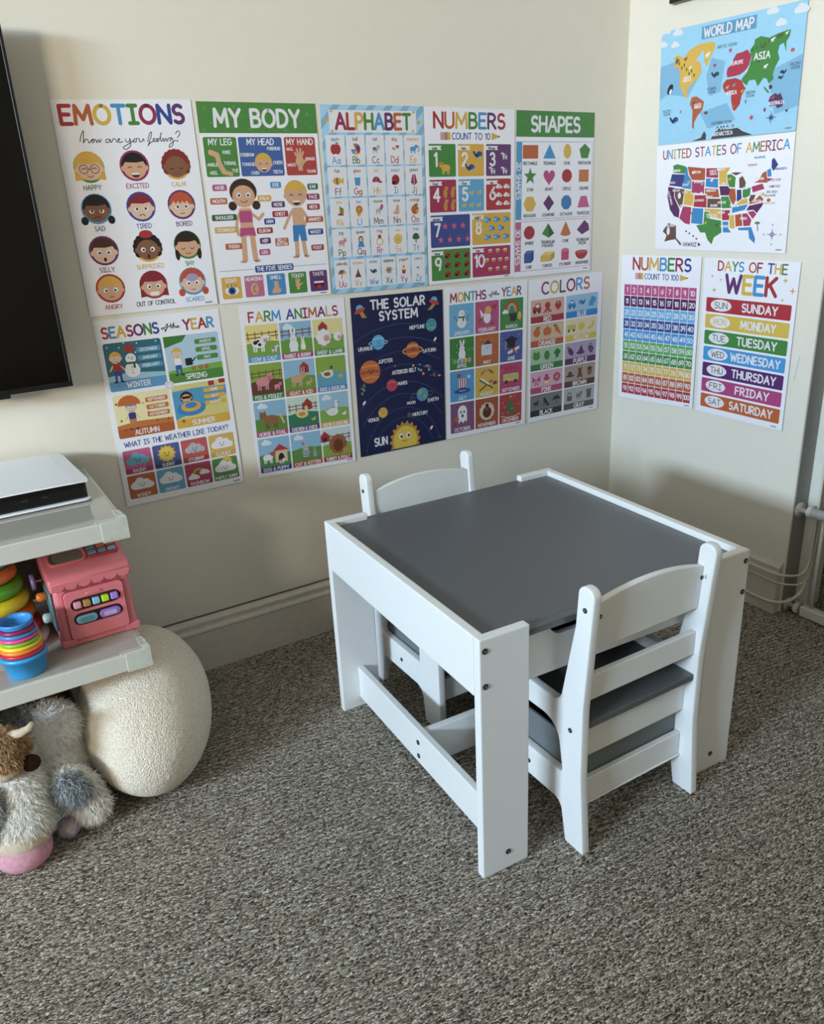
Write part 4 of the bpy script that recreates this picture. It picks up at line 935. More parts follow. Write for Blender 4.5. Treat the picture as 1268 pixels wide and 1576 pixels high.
def art_shapes(t, p):
    t.rect(0, 0, 1, .228, 'green')
    random.seed(4)
    for k in range(16): t.star(random.random() * .96 + .02, random.random() * .2 + .015, .014, '#5f9c50')
    t.text('SHAPES', .495, .115, .125, 'white', .22, fit=.64)
    p.rect(.005, .27, .075, .975, '#4c9ccc'); p.text('2D SHAPES', .04, .62, .05, 'white', .2, rot=90, fit=.34)
    p.rect(.005, .995, .075, 1.465, '#cc5c84'); p.text('3D SHAPES', .04, 1.23, .05, 'white', .2, rot=90, fit=.34)
    for a in ([(.075, .27), (.985, .27), (.985, .975), (.075, .975)], [(.075, .995), (.985, .995), (.985, 1.465), (.075, 1.465)]):
        p.line(a, .004, '#4c9ccc' if a[0][1] < .5 else '#cc5c84'); p.line([a[3], a[0]], .004, '#4c9ccc')
    X = (.18, .42, .65, .88)
    def lab(tx, k, y): p.text(tx, X[k], y, .026, 'dark', .2, maxw=.17)
    p.rect(.085, .3, .275, .42, 'orange'); p.poly([(.42, .29), (.5, .42), (.34, .42)], 'blue'); p.ell(.65, .355, .05, .068, 'yellow'); p.ngon(.88, .358, .075, 'green', 5)
    for k, w in enumerate(('RECTANGLE', 'TRIANGLE', 'OVAL', 'PENTAGON')): lab(w, k, .462)
    p.star(.18, .58, .082, 'green'); p.heart(.42, .585, .075, 'pink'); p.ell(.65, .58, .066, .062, 'red'); p.rect(.81, .525, .94, .64, '#cc7438')
    for k, w in enumerate(('STAR', 'HEART', 'CIRCLE', 'SQUARE')): lab(w, k, .70)
    p.ngon(.18, .832, .078, 'yellow', 6, 0); p.poly([(.42, .755), (.49, .83), (.42, .905), (.35, .83)], 'purple'); p.ngon(.65, .83, .072, '#2f80bc', 8, 22.5); p.poly([(.84, .775), (.92, .775), (.96, .885), (.8, .885)], '#cc5c94')
    for k, w in enumerate(('HEXAGON', 'DIAMOND', 'OCTAGON', 'TRAPEZOID')): lab(w, k, .94)
    p.ell(.18, 1.10, .068, .064, 'red'); p.line(AR(.18, 1.095, .066, .02, 10, 170, 8), .005, '#8c2028')
    p.poly([(.42, 1.02), (.34, 1.12), (.43, 1.16)], 'green'); p.poly([(.42, 1.02), (.5, 1.12), (.43, 1.16)], '#2c6430')
    p.poly([(.65, 1.01)] + AR(.65, 1.13, .068, .025, 0, 180, 8), '#cc7438')
    p.poly([(.9, 1.01), (.97, 1.11), (.87, 1.15), (.8, 1.1)], 'purple'); p.poly([(.9, 1.01), (.97, 1.11), (.955, 1.05)], '#4c2458')
    for k, w in enumerate(('SPHERE', 'TRIANGULAR', 'CONE', 'TRIANGULAR')): lab(w, k, 1.20)
    lab('PYRAMID', 1, 1.235); lab('PRISM', 3, 1.235)
    p.rect(.12, 1.30, .21, 1.39, '#3454a0'); p.poly([(.12, 1.3), (.15, 1.27), (.24, 1.27), (.21, 1.3)], '#4c6cb8'); p.poly([(.21, 1.3), (.24, 1.27), (.24, 1.36), (.21, 1.39)], '#26407c')
    p.rect(.33, 1.33, .46, 1.39, 'yellow'); p.poly([(.33, 1.33), (.38, 1.295), (.51, 1.295), (.46, 1.33)], '#ead060'); p.poly([(.46, 1.33), (.51, 1.295), (.51, 1.355), (.46, 1.39)], '#c09c2c')
    p.rect(.6, 1.29, .7, 1.39, '#cc4870', .01); p.ell(.65, 1.29, .05, .018, '#dc6c8c')
    p.ell(.87, 1.32, .085, .075, 'red', 0, 180); p.ell(.87, 1.32, .085, .018, '#cc5850')
    for k, w in enumerate(('CUBE', 'CUBOID', 'CYLINDER', 'HEMISPHERE')): lab(w, k, 1.43)
    mark(p, .9, 1.485)

def cell_weather(p, x0, y0, w, h, c, c2, tx, kind):
    p.rect(x0, y0, x0 + w, y0 + h, c, .014); p.rect(x0, y0 + h * .78, x0 + w, y0 + h, c2, .012)
    p.text(tx, x0 + w / 2, y0 + h * .885, .027, 'white', .18, maxw=w * .88)
    m, y = x0 + w / 2, y0 + h * .42
    if kind == 'sun': p.sun(m, y, .078)
    else:
        cc = {'rain': '#6cb4d0', 'storm': 'lgrey'}.get(kind, 'white')
        if kind == 'partly': p.sun(m + .02, y - .05, .05, n=10)
        if kind == 'rainbow':
            for q, cl in enumerate(('red', 'orange', 'gold', 'green')): p.line(AR(m, y + .02, .07 - q * .012, .07 - q * .012, 180, 360, 10), .013, cl)
            p.cloud(m - .045, y + .035, .05, 'white'); p.cloud(m + .05, y + .005, .045, 'white')
        else:
            p.cloud(m, y, .095 if kind != 'storm' else .085, cc); p.smile(m, y + .005, .035)
        if kind == 'storm': [p.poly([(m + q - .005, y + .03), (m + q + .012, y + .03), (m + q, y + .05), (m + q + .01, y + .05), (m + q - .015, y + .085)], 'orange') for q in (-.04, 0, .04)]
        if kind == 'rain': [p.line([(m + q, y + .045), (m + q - .005, y + .06)], .005, 'lblue') for q in (-.05, -.02, .02, .05)]

def of_the(t, x0, x1, y, h):
    s = (x1 - x0)
    q = [(0, .6), (.08, .3), (.16, .35), (.14, .6), (.05, .65), (.02, .45), (.12, .3), (.22, .35), (.32, -.3), (.38, -.45), (.36, -.1), (.25, .9), (.18, 1.2), (.22, .8), (.4, .2), (.5, .1), (.56, -.5), (.52, .3), (.56, .6), (.62, .2), (.72, -.6), (.66, .6), (.72, .2), (.78, .25), (.78, .6), (.88, .4), (.94, .2), (.86, .3), (.9, .62), (1, .45)]
    t.line([(v.x, v.y) for v in catmull([(x0 + a * s, y + (b - .3) * h, 0) for a, b in q], 3)], .006, 'dark')
    t.line([(x0 + .46 * s, y - .25 * h), (x0 + .64 * s, y - .3 * h)], .005, 'dark')

def art_seasons(t, p):
    t.text('SEASONS', .27, .10, .078, ['red', 'blue', 'gold', 'wine', 'purple', 'green', 'navy'], .21, fit=.45)
    of_the(t, .51, .66, .105, .035)
    t.text('YEAR', .815, .10, .078, ['wine', 'gold', 'red', 'blue'], .21, fit=.26)
    # winter
    p.rect(.04, .18, .49, .56, '#2c6c7c', .02); p.poly([(.04, .44), (.2, .42), (.49, .45), (.49, .52), (.04, .52)], '#9cc8dc'); p.rect(.04, .48, .49, .56, '#5c9ccc', .015)
    kid(p, .12, .36, .13, 'skin3', 'gold', 'red', 'navy'); snowman(p, .235, .35, .12)
    p.ell(.235, .235, .04, .03, 'red'); [p.ell(x, y, .006, .006, 'white') for x, y in ((.07, .21), (.16, .22), (.3, .2), (.45, .2), (.28, .27), (.2, .19))]
    for k, w in enumerate(('DECEMBER', 'JANUARY', 'FEBRUARY')): p.rect(.29, .235 + k * .063, .48, .275 + k * .063, '#4c94bc', .012); p.text(w, .385, .255 + k * .063, .022, '#dcecf4', .18, maxw=.14)
    p.text('WINTER', .265, .52, .04, 'white', .18, maxw=.18)
    # spring
    p.rect(.51, .18, .965, .56, '#b4d0e4', .02); p.poly([(.51, .46), (.7, .44), (.965, .43), (.965, .52), (.51, .52)], '#7cb03c'); p.rect(.51, .48, .965, .56, '#4c8c34', .015)
    p.poly([(.51, .18), (.7, .18), (.66, .23), (.58, .25), (.51, .27)], '#3c7c34')
    kid(p, .6, .38, .12, 'skin3', 'gold', 'white', '#2c5ca4'); p.rect(.66, .37, .72, .43, 'dark', .01); p.line([(.72, .4), (.75, .37)], .01, 'dark')
    [flower(p, x, .455, .018, 'red') for x in (.72, .78, .83)]
    for k, w in enumerate(('MARCH', 'APRIL', 'MAY')): p.rect(.76, .225 + k * .065, .94, .265 + k * .065, '#4c8c3c', .012); p.text(w, .85, .245 + k * .065, .022, 'white', .18, maxw=.1)
    p.text('SPRING', .735, .52, .04, 'white', .18, maxw=.17)
    # autumn
    p.rect(.04, .59, .49, .945, '#f0e4ac', .02); p.poly([(.04, .84), (.2, .82), (.49, .83), (.49, .9), (.04, .9)], '#c8742c'); p.rect(.04, .87, .49, .945, '#b85c24', .015)
    kid(p, .17, .76, .12, 'skin3', '#3c8cb4', '#2c3c84', '#c87848'); p.poly(AR(.16, .68, .09, .08, 180, 360, 8), '#c86428')
    [p.star(x, y, .014, c) for x, y, c in ((.06, .66, 'brown'), (.08, .8, 'brown'), (.3, .76, 'orange'), (.36, .84, 'red'), (.45, .84, 'brown'), (.27, .68, 'gold'), (.1, .88, 'red'))]
    for k, w in enumerate(('SEPTEMBER', 'OCTOBER', 'NOVEMBER')): p.rect(.29, .64 + k * .06, .47, .68 + k * .06, '#cc6c34', .012); p.text(w, .38, .66 + k * .06, .022, 'white', .18, maxw=.14)
    p.text('AUTUMN', .265, .91, .04, 'white', .18, maxw=.19)
    # summer
    p.rect(.51, .58, .965, .945, '#dcd07c', .02); p.poly([(.51, .63), (.7, .62), (.965, .63), (.965, .7), (.85, .76), (.51, .87)], '#4c9cc8'); p.rect(.51, .87, .965, .945, '#deb030', .015)
    p.ell(.65, .79, .12, .06, '#2f84c8'); p.ell(.65, .77, .085, .045, 'gold'); p.ell(.65, .76, .05, .025, '#2f84c8'); face(p, .62, .69, .05, None, 'skin', '#3c241c', 'curly', 'excited', outer=False); p.rect(.585, .68, .655, .70, 'black', .008)
    p.rect(.82, .58, .87, .62, 'red'); p.rect(.91, .575, .965, .61, 'red', .01); p.star(.57, .885, .02, 'red')
    for k, w in enumerate(('JUNE', 'JULY', 'AUGUST')): p.rect(.77, .635 + k * .055, .95, .67 + k * .055, '#e0b02c', .012); p.text(w, .86, .652 + k * .055, .022, 'white', .18, maxw=.1)
    p.text('SUMMER', .735, .91, .04, 'white', .18, maxw=.19)
    p.ell(.5, .57, .038, .038, 'white'); p.line(AR(.5, .57, .026, .026, 0, 360, 16), .005, 'lgrey')
    p.text('WHAT IS THE WEATHER LIKE TODAY?', .5, 1.0, .04, 'navy', .17, fit=.87)
    K = [('#cc5c88', '#a83468', 'RAINY', 'rain'), ('#4c5c9c', '#34447c', 'SUNNY', 'sun'), ('#c85454', '#ac3434', 'STORMY', 'storm'), ('#dcb454', '#d4a43c', 'CLOUDY', 'cloud'),
         ('#bc6028', '#bc6028', 'WINDY', 'wind'), ('#5ca4c8', '#5ca4c8', 'SNOWY', 'snow'), ('#b4305c', '#a02850', 'RAINBOW', 'rainbow'), ('#4c8c44', '#3c7838', 'PARTLY SUNNY', 'partly')]
    for i, (a, b, w, k) in enumerate(K):
        cell_weather(p, .04 + (i % 4) * .236, 1.05 + (i // 4) * .215, .222, .2, a, b, w, k)
    mark(p, .91, 1.49)

def art_farm(t, p):
    t.text('FARM ANIMALS', .5, .105, .078, ['red', 'gold', 'green', 'blue', 'navy', 'green', 'wine', 'orange', 'purple', 'gold', 'red', 'red'], .19, fit=.86)
    N = [('COW & CALF', '#5ca4dc'), ('RABBIT & BUNNY', '#b43c74'), ('SHEEP & LAMB', '#4c8c34'), ('PIG & PIGLET', '#3c8c38'), ('GOAT & KID', '#b85c28'), ('DUCK & DUCKLING', '#2c84c4'),
         ('HORSE & FOAL', '#b8487c'), ('CHICKEN & CHICK', '#5c2c6c'), ('GOOSE & GOSLING', '#d8a83c'), ('DOG & PUPPY', '#34448c'), ('CAT & KITTEN', '#b4542c'), ('TURKEY & POULT', '#b03030')]
    for i, (w, c) in enumerate(N):
        x0 = .03 + (i % 3) * .317; y0 = .17 + (i // 3) * .332; wd = .303; h = .315
        p.rect(x0, y0, x0 + wd, y0 + h, ['#f0dc84', '#8cbcdc', '#e8dc98', '#8cae3c', '#94c0dc', '#8cae3c', '#8cbcdc', '#cfe0d0', '#9cc4dc', '#8cbcdc', '#8cbcdc', '#c8dce4'][i], .008)
        p.poly([(x0, y0 + h * .5), (x0 + wd * .5, y0 + h * .42), (x0 + wd, y0 + h * .48), (x0 + wd, y0 + h * .9), (x0, y0 + h * .9)], ['#7ca83c', '#6c9c34', '#7ca83c', '#6c3c2c', '#6c9c34', '#5ca4bc', '#5c8c34', '#2c7c5c', '#84ac44', '#4c8c4c', '#5c8c3c', '#84a83c'][i])
        if i in (0, 1, 7, 3, 11):
            for k in (0, 1): p.line([(x0 + .005, y0 + .08 + k * .03), (x0 + wd - .005, y0 + .07 + k * .03)], .008, '#7c4c2c')
            for k in range(5): p.line([(x0 + .02 + k * .065, y0 + .06), (x0 + .02 + k * .065, y0 + .13)], .008, '#7c4c2c')
        if i in (1, 6, 8, 9, 10): p.cloud(x0 + .08, y0 + .04, .05, '#dce8f0')
        if i in (2, 4, 7, 11):
            bx = x0 + (.1 if i == 2 else .2 if i != 11 else .03); by = y0 + .06
            p.poly([(bx - .045, by + .06), (bx - .045, by), (bx, by - .04), (bx + .045, by), (bx + .045, by + .06)], '#a83030'); p.rect(bx - .018, by + .02, bx + .018, by + .06, '#4c1c1c')
        m, y = x0 + wd / 2, y0 + h * .5
        if i == 0: beast(p, m - .04, y, .085, 'white', spots='black', face_c='#dc8ca0'); beast(p, m + .1, y + .055, .035, 'white', spots='black', face_c='#dc8ca0')
        if i == 1: bunny(p, m - .03, y + .01, .105); bunny(p, m + .06, y + .04, .06, '#f4f0e8')
        if i == 2: [(p.rect(a - s * .3, y + s * .5, a - s * .15, y + s * 1.1, '#dcae9c'), p.rect(a + s * .15, y + s * .5, a + s * .3, y + s * 1.1, '#dcae9c'), flower(p, a, y, s, 'white', 'white', 8), p.ell(a + s * .35, y + .01, s * .4, s * .38, '#dcae9c'), p.smile(a + s * .35, y + .01, s * .35)) for a, s in ((m - .05, .08), (m + .09, .045))]
        if i == 3: beast(p, m - .04, y, .085, '#dc8c98', face_c='#c86c80', ear='point'); beast(p, m + .09, y + .05, .04, '#dc8c98', face_c='#c86c80', ear='point')
        if i == 4: beast(p, m - .03, y + .01, .08, '#cfa47c', ear='long'); beast(p, m + .08, y + .055, .035, '#cfa47c', ear='long')
        if i == 5: bird(p, m - .04, y, .085, '#e4dccc', '#8c5c3c', head='#2c6c3c', beak='gold'); bird(p, m + .09, y + .03, .035, 'gold', 'gold')
        if i == 6: beast(p, m, y + .01, .095, '#96623c', legs='#7c4c2c', ear='point', flip=-1); p.line([(m + .09, y - .03), (m + .12, y + .05)], .02, '#dcb07c')
        if i == 7: bird(p, m - .01, y, .085, '#e8cc84', '#c88c3c', beak='orange'); bird(p, m + .1, y + .06, .03, 'gold', 'gold'); p.ell(m + .04, y - .085, .012, .014, 'red')
        if i == 8: bird(p, m - .02, y + .02, .085, 'white', '#e4e4dc', neck=.7); bird(p, m + .1, y + .05, .03, 'white', 'white')
        if i == 9:
            p.rect(m, y - .03, m + .12, y + .08, '#d8c49c'); p.poly([(m - .02, y - .03), (m + .05, y - .09), (m + .14, y - .03)], '#b43434'); p.ell(m + .06, y + .04, .03, .045, '#2c1c18'); beast(p, m - .07, y + .02, .065, 'white', head='#a8644c', flip=1); beast(p, m + .06, y + .07, .03, 'white', spots='#a8644c')
        if i == 10: bunny(p, m - .01, y, .09, '#b4b8bc'); [p.line([(m - .045, y + .02 + k * .02), (m + .025, y + .02 + k * .02)], .006, '#3c4044') for k in range(4)]; p.poly([(m - .045, y - .04), (m - .04, y - .08), (m - .015, y - .05)], 'grey'); bunny(p, m + .08, y + .04, .05, '#9ca0a4')
        if i == 11: flower(p, m + .01, y, .10, '#9c5c34', '#7c4428', 9); p.ell(m + .01, y + .01, .05, .06, '#6c3824'); p.ell(m + .09, y + .06, .035, .02, '#cc8c44')
        p.rect(x0, y0 + h * .845, x0 + wd, y0 + h, c, .008); p.text(w, m, y0 + h * .925, .03, 'white', .2, maxw=wd * .84)
    mark(p, .91, 1.49)

def art_solar(t, p):
    cx, cy = .50, 1.62
    for r in (.42, .52, .66, .78, .95, 1.08, 1.21, 1.34):
        pts = [(cx + r * .86 * math.cos(R(a)), cy - r * math.sin(R(a))) for a in range(0, 181, 5)]
        run = []
        for q in pts:
            if .012 < q[0] < .985 and q[1] < 1.5: run.append(q)
        if len(run) > 2: p.line(run, .0035, '#56628a')
    t.text('THE SOLAR', .5, .08, .078, 'white', .23, fit=.60, gap=.26); t.text('SYSTEM', .5, .19, .078, 'white', .23, fit=.43, gap=.26)
    for x, y, a in ((.09, .11, 1), (.9, .10, -1)):
        p.poly([(x - .01, y + .02), (x + .03, y + .02), (x + .05 * a + .02, y + .08), (x + .05 * a - .03, y + .08)], '#b88848'); p.ell(x, y - .01, .038, .032, '#5cb0d4'); p.ell(x, y + .012, .06, .02, '#c43c34', rot=-20 * a)
    def planet(x, y, r, c, bands, nm, tx, ty):
        p.ell(x, y, r, r, c)
        for k, b in enumerate(bands): 
            yy = y - r * .5 + k * r * 1.0 / max(1, len(bands) - 1 or 1); hw = math.sqrt(max(0, r * r - (yy - y) ** 2)) * .95
            p.line([(x - hw * .9, yy + .004), (x, yy - .006), (x + hw * .9, yy + .004)], r * .2, b)
        p.smile(x + r * .1, y - r * .05, r * .45)
        if nm: p.text(nm, tx, ty, .032, 'white', .2, maxw=.2)
    planet(.86, .325, .062, '#4c9ca4', ['#3c848c', '#5cb0b4'], 'NEPTUNE', .70, .33)
    p.line(AR(.265, .435, .10, .022, 0, 360, 20), .008, '#9cd0ec'); planet(.265, .43, .07, '#5cb0e0', ['#84c8ec', '#4898cc'], 'URANUS', .125, .475)
    p.line(AR(.64, .55, .11, .035, 0, 360, 20), .014, '#cc9c34'); planet(.64, .545, .078, '#c4643c', ['#dcae4c', '#a83c34', '#dc9440'], 'SATURN', .83, .57)
    planet(.16, .70, .11, '#cc6c34', ['#e08c44', '#a84c2c', '#dc8440'], 'JUPITER', .33, .615)
    random.seed(8)
    for k in range(110):
        a = R(15 + 150 * random.random()); rr = 1.0 + random.uniform(-.055, .055)
        x, y = cx + rr * .86 * math.cos(a), cy - rr * .93 * math.sin(a) + .02
        if .02 < x < .97 and not (.33 < x < .68 and .70 < y < .78) and math.hypot(x - .16, y - .70) > .13:
            p.ell(x, y, random.uniform(.006, .019), random.uniform(.006, .019), random.choice(['#c43c5c', '#8c3c6c', '#6cb8dc', '#c4b03c', '#4c8c4c', '#d88c6c', '#9c2c4c']), n=8)
    p.text('ASTEROID BELT', .535, .74, .034, 'white', .2, maxw=.27)
    planet(.39, .86, .06, '#c43c54', ['#dc6474'], 'MARS', .51, .855)
    p.line(AR(.735, 1.0, .13, .03, 0, 360, 24), .003, '#7c88a8'); planet(.735, 1.0, .068, '#4c94c4', [], 'EARTH', .86, 1.07); p.ell(.71, .975, .025, .03, '#8cae3c'); p.ell(.76, 1.02, .02, .025, '#8cae3c')
    p.ell(.605, 1.02, .02, .022, '#3c4048'); p.text('MOON', .6, 1.065, .026, 'white', .2, maxw=.1)
    planet(.275, 1.115, .052, '#dcae44', ['#c4903c'], 'VENUS', .165, 1.17)
    planet(.575, 1.185, .026, '#5c5c54', [], 'MERCURY', .7, 1.19)
    for x, y in ((.9, .47), (.075, .99), (.83, 1.36)): p.ell(x, y, .012, .026, 'white', rot=40); p.ell(x - .014, y + .02, .006, .01, 'orange')
    # sun: half disc at the bottom
    def clip(pts): return [(x, min(y, 1.508)) for x, y in pts]
    p.poly(clip([(.515 + (.185 if i % 2 == 0 else .152) * math.cos(R(-200 + i * 10)), 1.44 + (.185 if i % 2 == 0 else .152) * 1.12 * math.sin(R(-200 + i * 10))) for i in range(23)]), '#c48c3c')
    p.poly(clip([(.515 + .138 * math.cos(R(-215 + i * 12)), 1.44 + .138 * 1.1 * math.sin(R(-215 + i * 12))) for i in range(22)]), '#e4c434')
    for q in (-1, 1): p.ell(.51 + q * .042, 1.39, .027, .03, 'white'); p.ell(.515 + q * .042, 1.392, .014, .016, 'black')
    p.line(AR(.51, 1.425, .035, .02, 20, 160, 6), .006, '#7c4c1c')
    p.text('SUN', .235, 1.40, .075, 'white', .2, fit=.155)
    mark(p, .90, 1.47)

def art_months(t, p):
    t.text('MONTHS', .275, .105, .08, ['red', 'gold', 'green', 'blue', 'wine', 'purple'], .19, fit=.43)
    of_the(t, .52, .65, .11, .035)
    t.text('YEAR', .80, .10, .08, ['red', 'blue', 'gold', 'purple'], .19, fit=.25)
    N = [('JANUARY', '#6cb0d8'), ('FEBRUARY', '#bc5080'), ('MARCH', '#44883c'), ('APRIL', '#3c8434'), ('MAY', '#bc642c'), ('JUNE', '#4c5ca0'), ('JULY', '#4c9cd0'), ('AUGUST', '#d8b03c'), ('SEPTEMBER', '#b83c6c'), ('OCTOBER', '#84507c'), ('NOVEMBER', '#a8502c'), ('DECEMBER', '#b03438')]
    for i, (w, c) in enumerate(N):
        x0 = .05 + (i % 3) * .305; y0 = .17 + (i // 3) * .3295; wd = .29; h = .312
        p.rect(x0, y0, x0 + wd, y0 + h, c, .008); m, y = x0 + wd / 2, y0 + h * .42
        random.seed(i)
        for k in range(9): p.ell(x0 + .02 + random.random() * .25, y0 + .02 + random.random() * .22, .007, .007, ['#a8d4ec', '#c42c54', '#6cac4c', '#a8cc6c', '#d88c4c', '#dcb04c', '#c43c4c', '#e8cc6c', '#d05c84', '#5c2c5c', '#7c3420', '#dcc0a0'][i], n=6)
        if i == 0: snowman(p, m, y, .11)
        if i == 1: p.ell(m, y + .03, .045, .06, 'white'); p.ell(m + .01, y - .04, .04, .04, '#e0a850'); p.heart(m + .09, y - .07, .03, 'red'); p.heart(m - .09, y + .05, .018, 'red'); p.heart(m + .06, y + .1, .018, 'red'); p.poly([(m - .04, y), (m - .09, y - .06), (m - .07, y + .03)], 'white')
        if i == 2:
            for q, cl in enumerate(('red', 'orange', 'gold', 'blue')): p.line(AR(m, y, .08 - q * .014, .1 - q * .014, 180, 360, 10), .014, cl)
            p.cloud(m - .08, y, .04, 'white'); p.poly([(m - .03, y + .02), (m + .07, y + .02), (m + .055, y + .1), (m - .015, y + .1)], '#2c3034'); p.ell(m + .1, y + .05, .025, .04, 'gold')
        if i == 3: bunny(p, m, y, .1); [p.ell(m + q * .045, y + .1, .02, .028, cl) for q, cl in ((-2, 'lgreen'), (-1, 'lblue'), (0, 'lpink'), (1, 'gold'), (2, 'lav'))]
        if i == 4: p.rect(m - .07, y - .03, m + .06, y + .08, '#cfd8e4', .006); p.poly([(m - .04, y - .03), (m + .01, y - .07), (m + .06, y - .03)], '#2c3440'); p.smile(m, y, .03)
        if i == 5: p.poly([(m, y - .08), (m + .09, y - .04), (m, y), (m - .09, y - .04)], 'black'); p.poly([(m - .05, y - .02), (m + .05, y - .02), (m + .045, y + .04), (m - .045, y + .04)], '#1c1c20'); p.line([(m - .07, y - .03), (m - .075, y + .05)], .008, 'gold'); p.line([(m - .03, y + .09), (m + .09, y + .05)], .03, '#ece4d4'); p.rect(m + .02, y + .04, m + .045, y + .1, 'red')
        if i == 6:
            p.ell(m, y + .08, .1, .025, 'navy'); p.rect(m - .04, y - .05, m + .045, y + .08, 'white', .005)
            for q in (-.028, -.002, .024): p.rect(m + q, y - .05, m + q + .013, y + .045, 'red')
            p.rect(m - .04, y + .045, m + .045, y + .075, 'navy'); p.star(m - .04, y - .08, .03, 'red', 8, .5); p.star(m + .08, y - .06, .03, '#dce8f4', 8, .3)
        if i == 7:
            for q, cl in enumerate(('orange', 'blue', 'gold', 'teal', 'red')): p.poly([(m, y - .1)] + [(m + .08 * math.cos(R(a)), y - .04 + .065 * math.sin(R(a))) for a in range(180 + q * 36, 217 + q * 36, 12)], cl)
            p.line([(m - .09, y + .0), (m + .07, y + .1)], .012, 'dark'); p.line([(m + .06, y + .02), (m - .09, y + .11)], .012, 'dark'); p.line([(m - .07, y - .01), (m + .02, y + .05)], .025, '#e4e0cc'); p.ell(m + .1, y + .05, .03, .02, 'wine')
        if i == 8: p.rect(m - .1, y - .02, m + .1, y + .06, '#e0b83c', .015); [p.rect(m + q * .045 - .015, y - .005, m + q * .045 + .015, y + .022, '#7cb8d4', .003) for q in (-1.6, -.6, .4, 1.4)]; [p.ell(m + q * .06, y + .065, .02, .02, 'dark') for q in (-1, 1)]; [p.ell(m + q * .06, y - .08, .02, .022, 'red') for q in (-1, 0, 1)]
        if i == 9: p.poly(AR(m, y - .04, .055, .06, 180, 360, 10) + [(m + .055, y + .08), (m + .03, y + .06), (m + .01, y + .09), (m - .02, y + .06), (m - .05, y + .09)], 'white'); [p.ell(m + q * .02, y - .03, .009, .014, 'black', n=8) for q in (-1, 1)]; p.ell(m, y + .01, .012, .018, 'black'); p.ell(m - .07, y + .04, .028, .026, 'orange')
        if i == 10: flower(p, m, y + .01, .1, '#dcc8b0', '#5c2c1c', 11); p.ell(m, y + .02, .055, .06, '#5c2c1c'); p.ell(m, y - .02, .022, .022, '#8c4c2c'); p.rect(m - .02, y - .07, m + .02, y - .035, '#2c1c18')
        if i == 11: [p.poly([(m, y - .09 + k * .04), (m - .04 - k * .015, y - .01 + k * .045), (m + .04 + k * .015, y - .01 + k * .045)], '#2c7438') for k in (0, 1, 2)]; p.star(m, y - .1, .02, 'gold'); [p.ell(m + a, y + b, .008, .008, cl, n=6) for a, b, cl in ((-.02, -.01, 'red'), (.02, .03, 'gold'), (-.03, .07, 'gold'), (.04, .09, 'red'))]; p.line([(m - .12, y + .1), (m - .05, y + .12), (m + .05, y + .12), (m + .12, y + .1)], .008, 'cream')
        p.text(w, m, y0 + h * .9, .034, 'white', .18, maxw=wd * .82)
    mark(p, .88, 1.485)

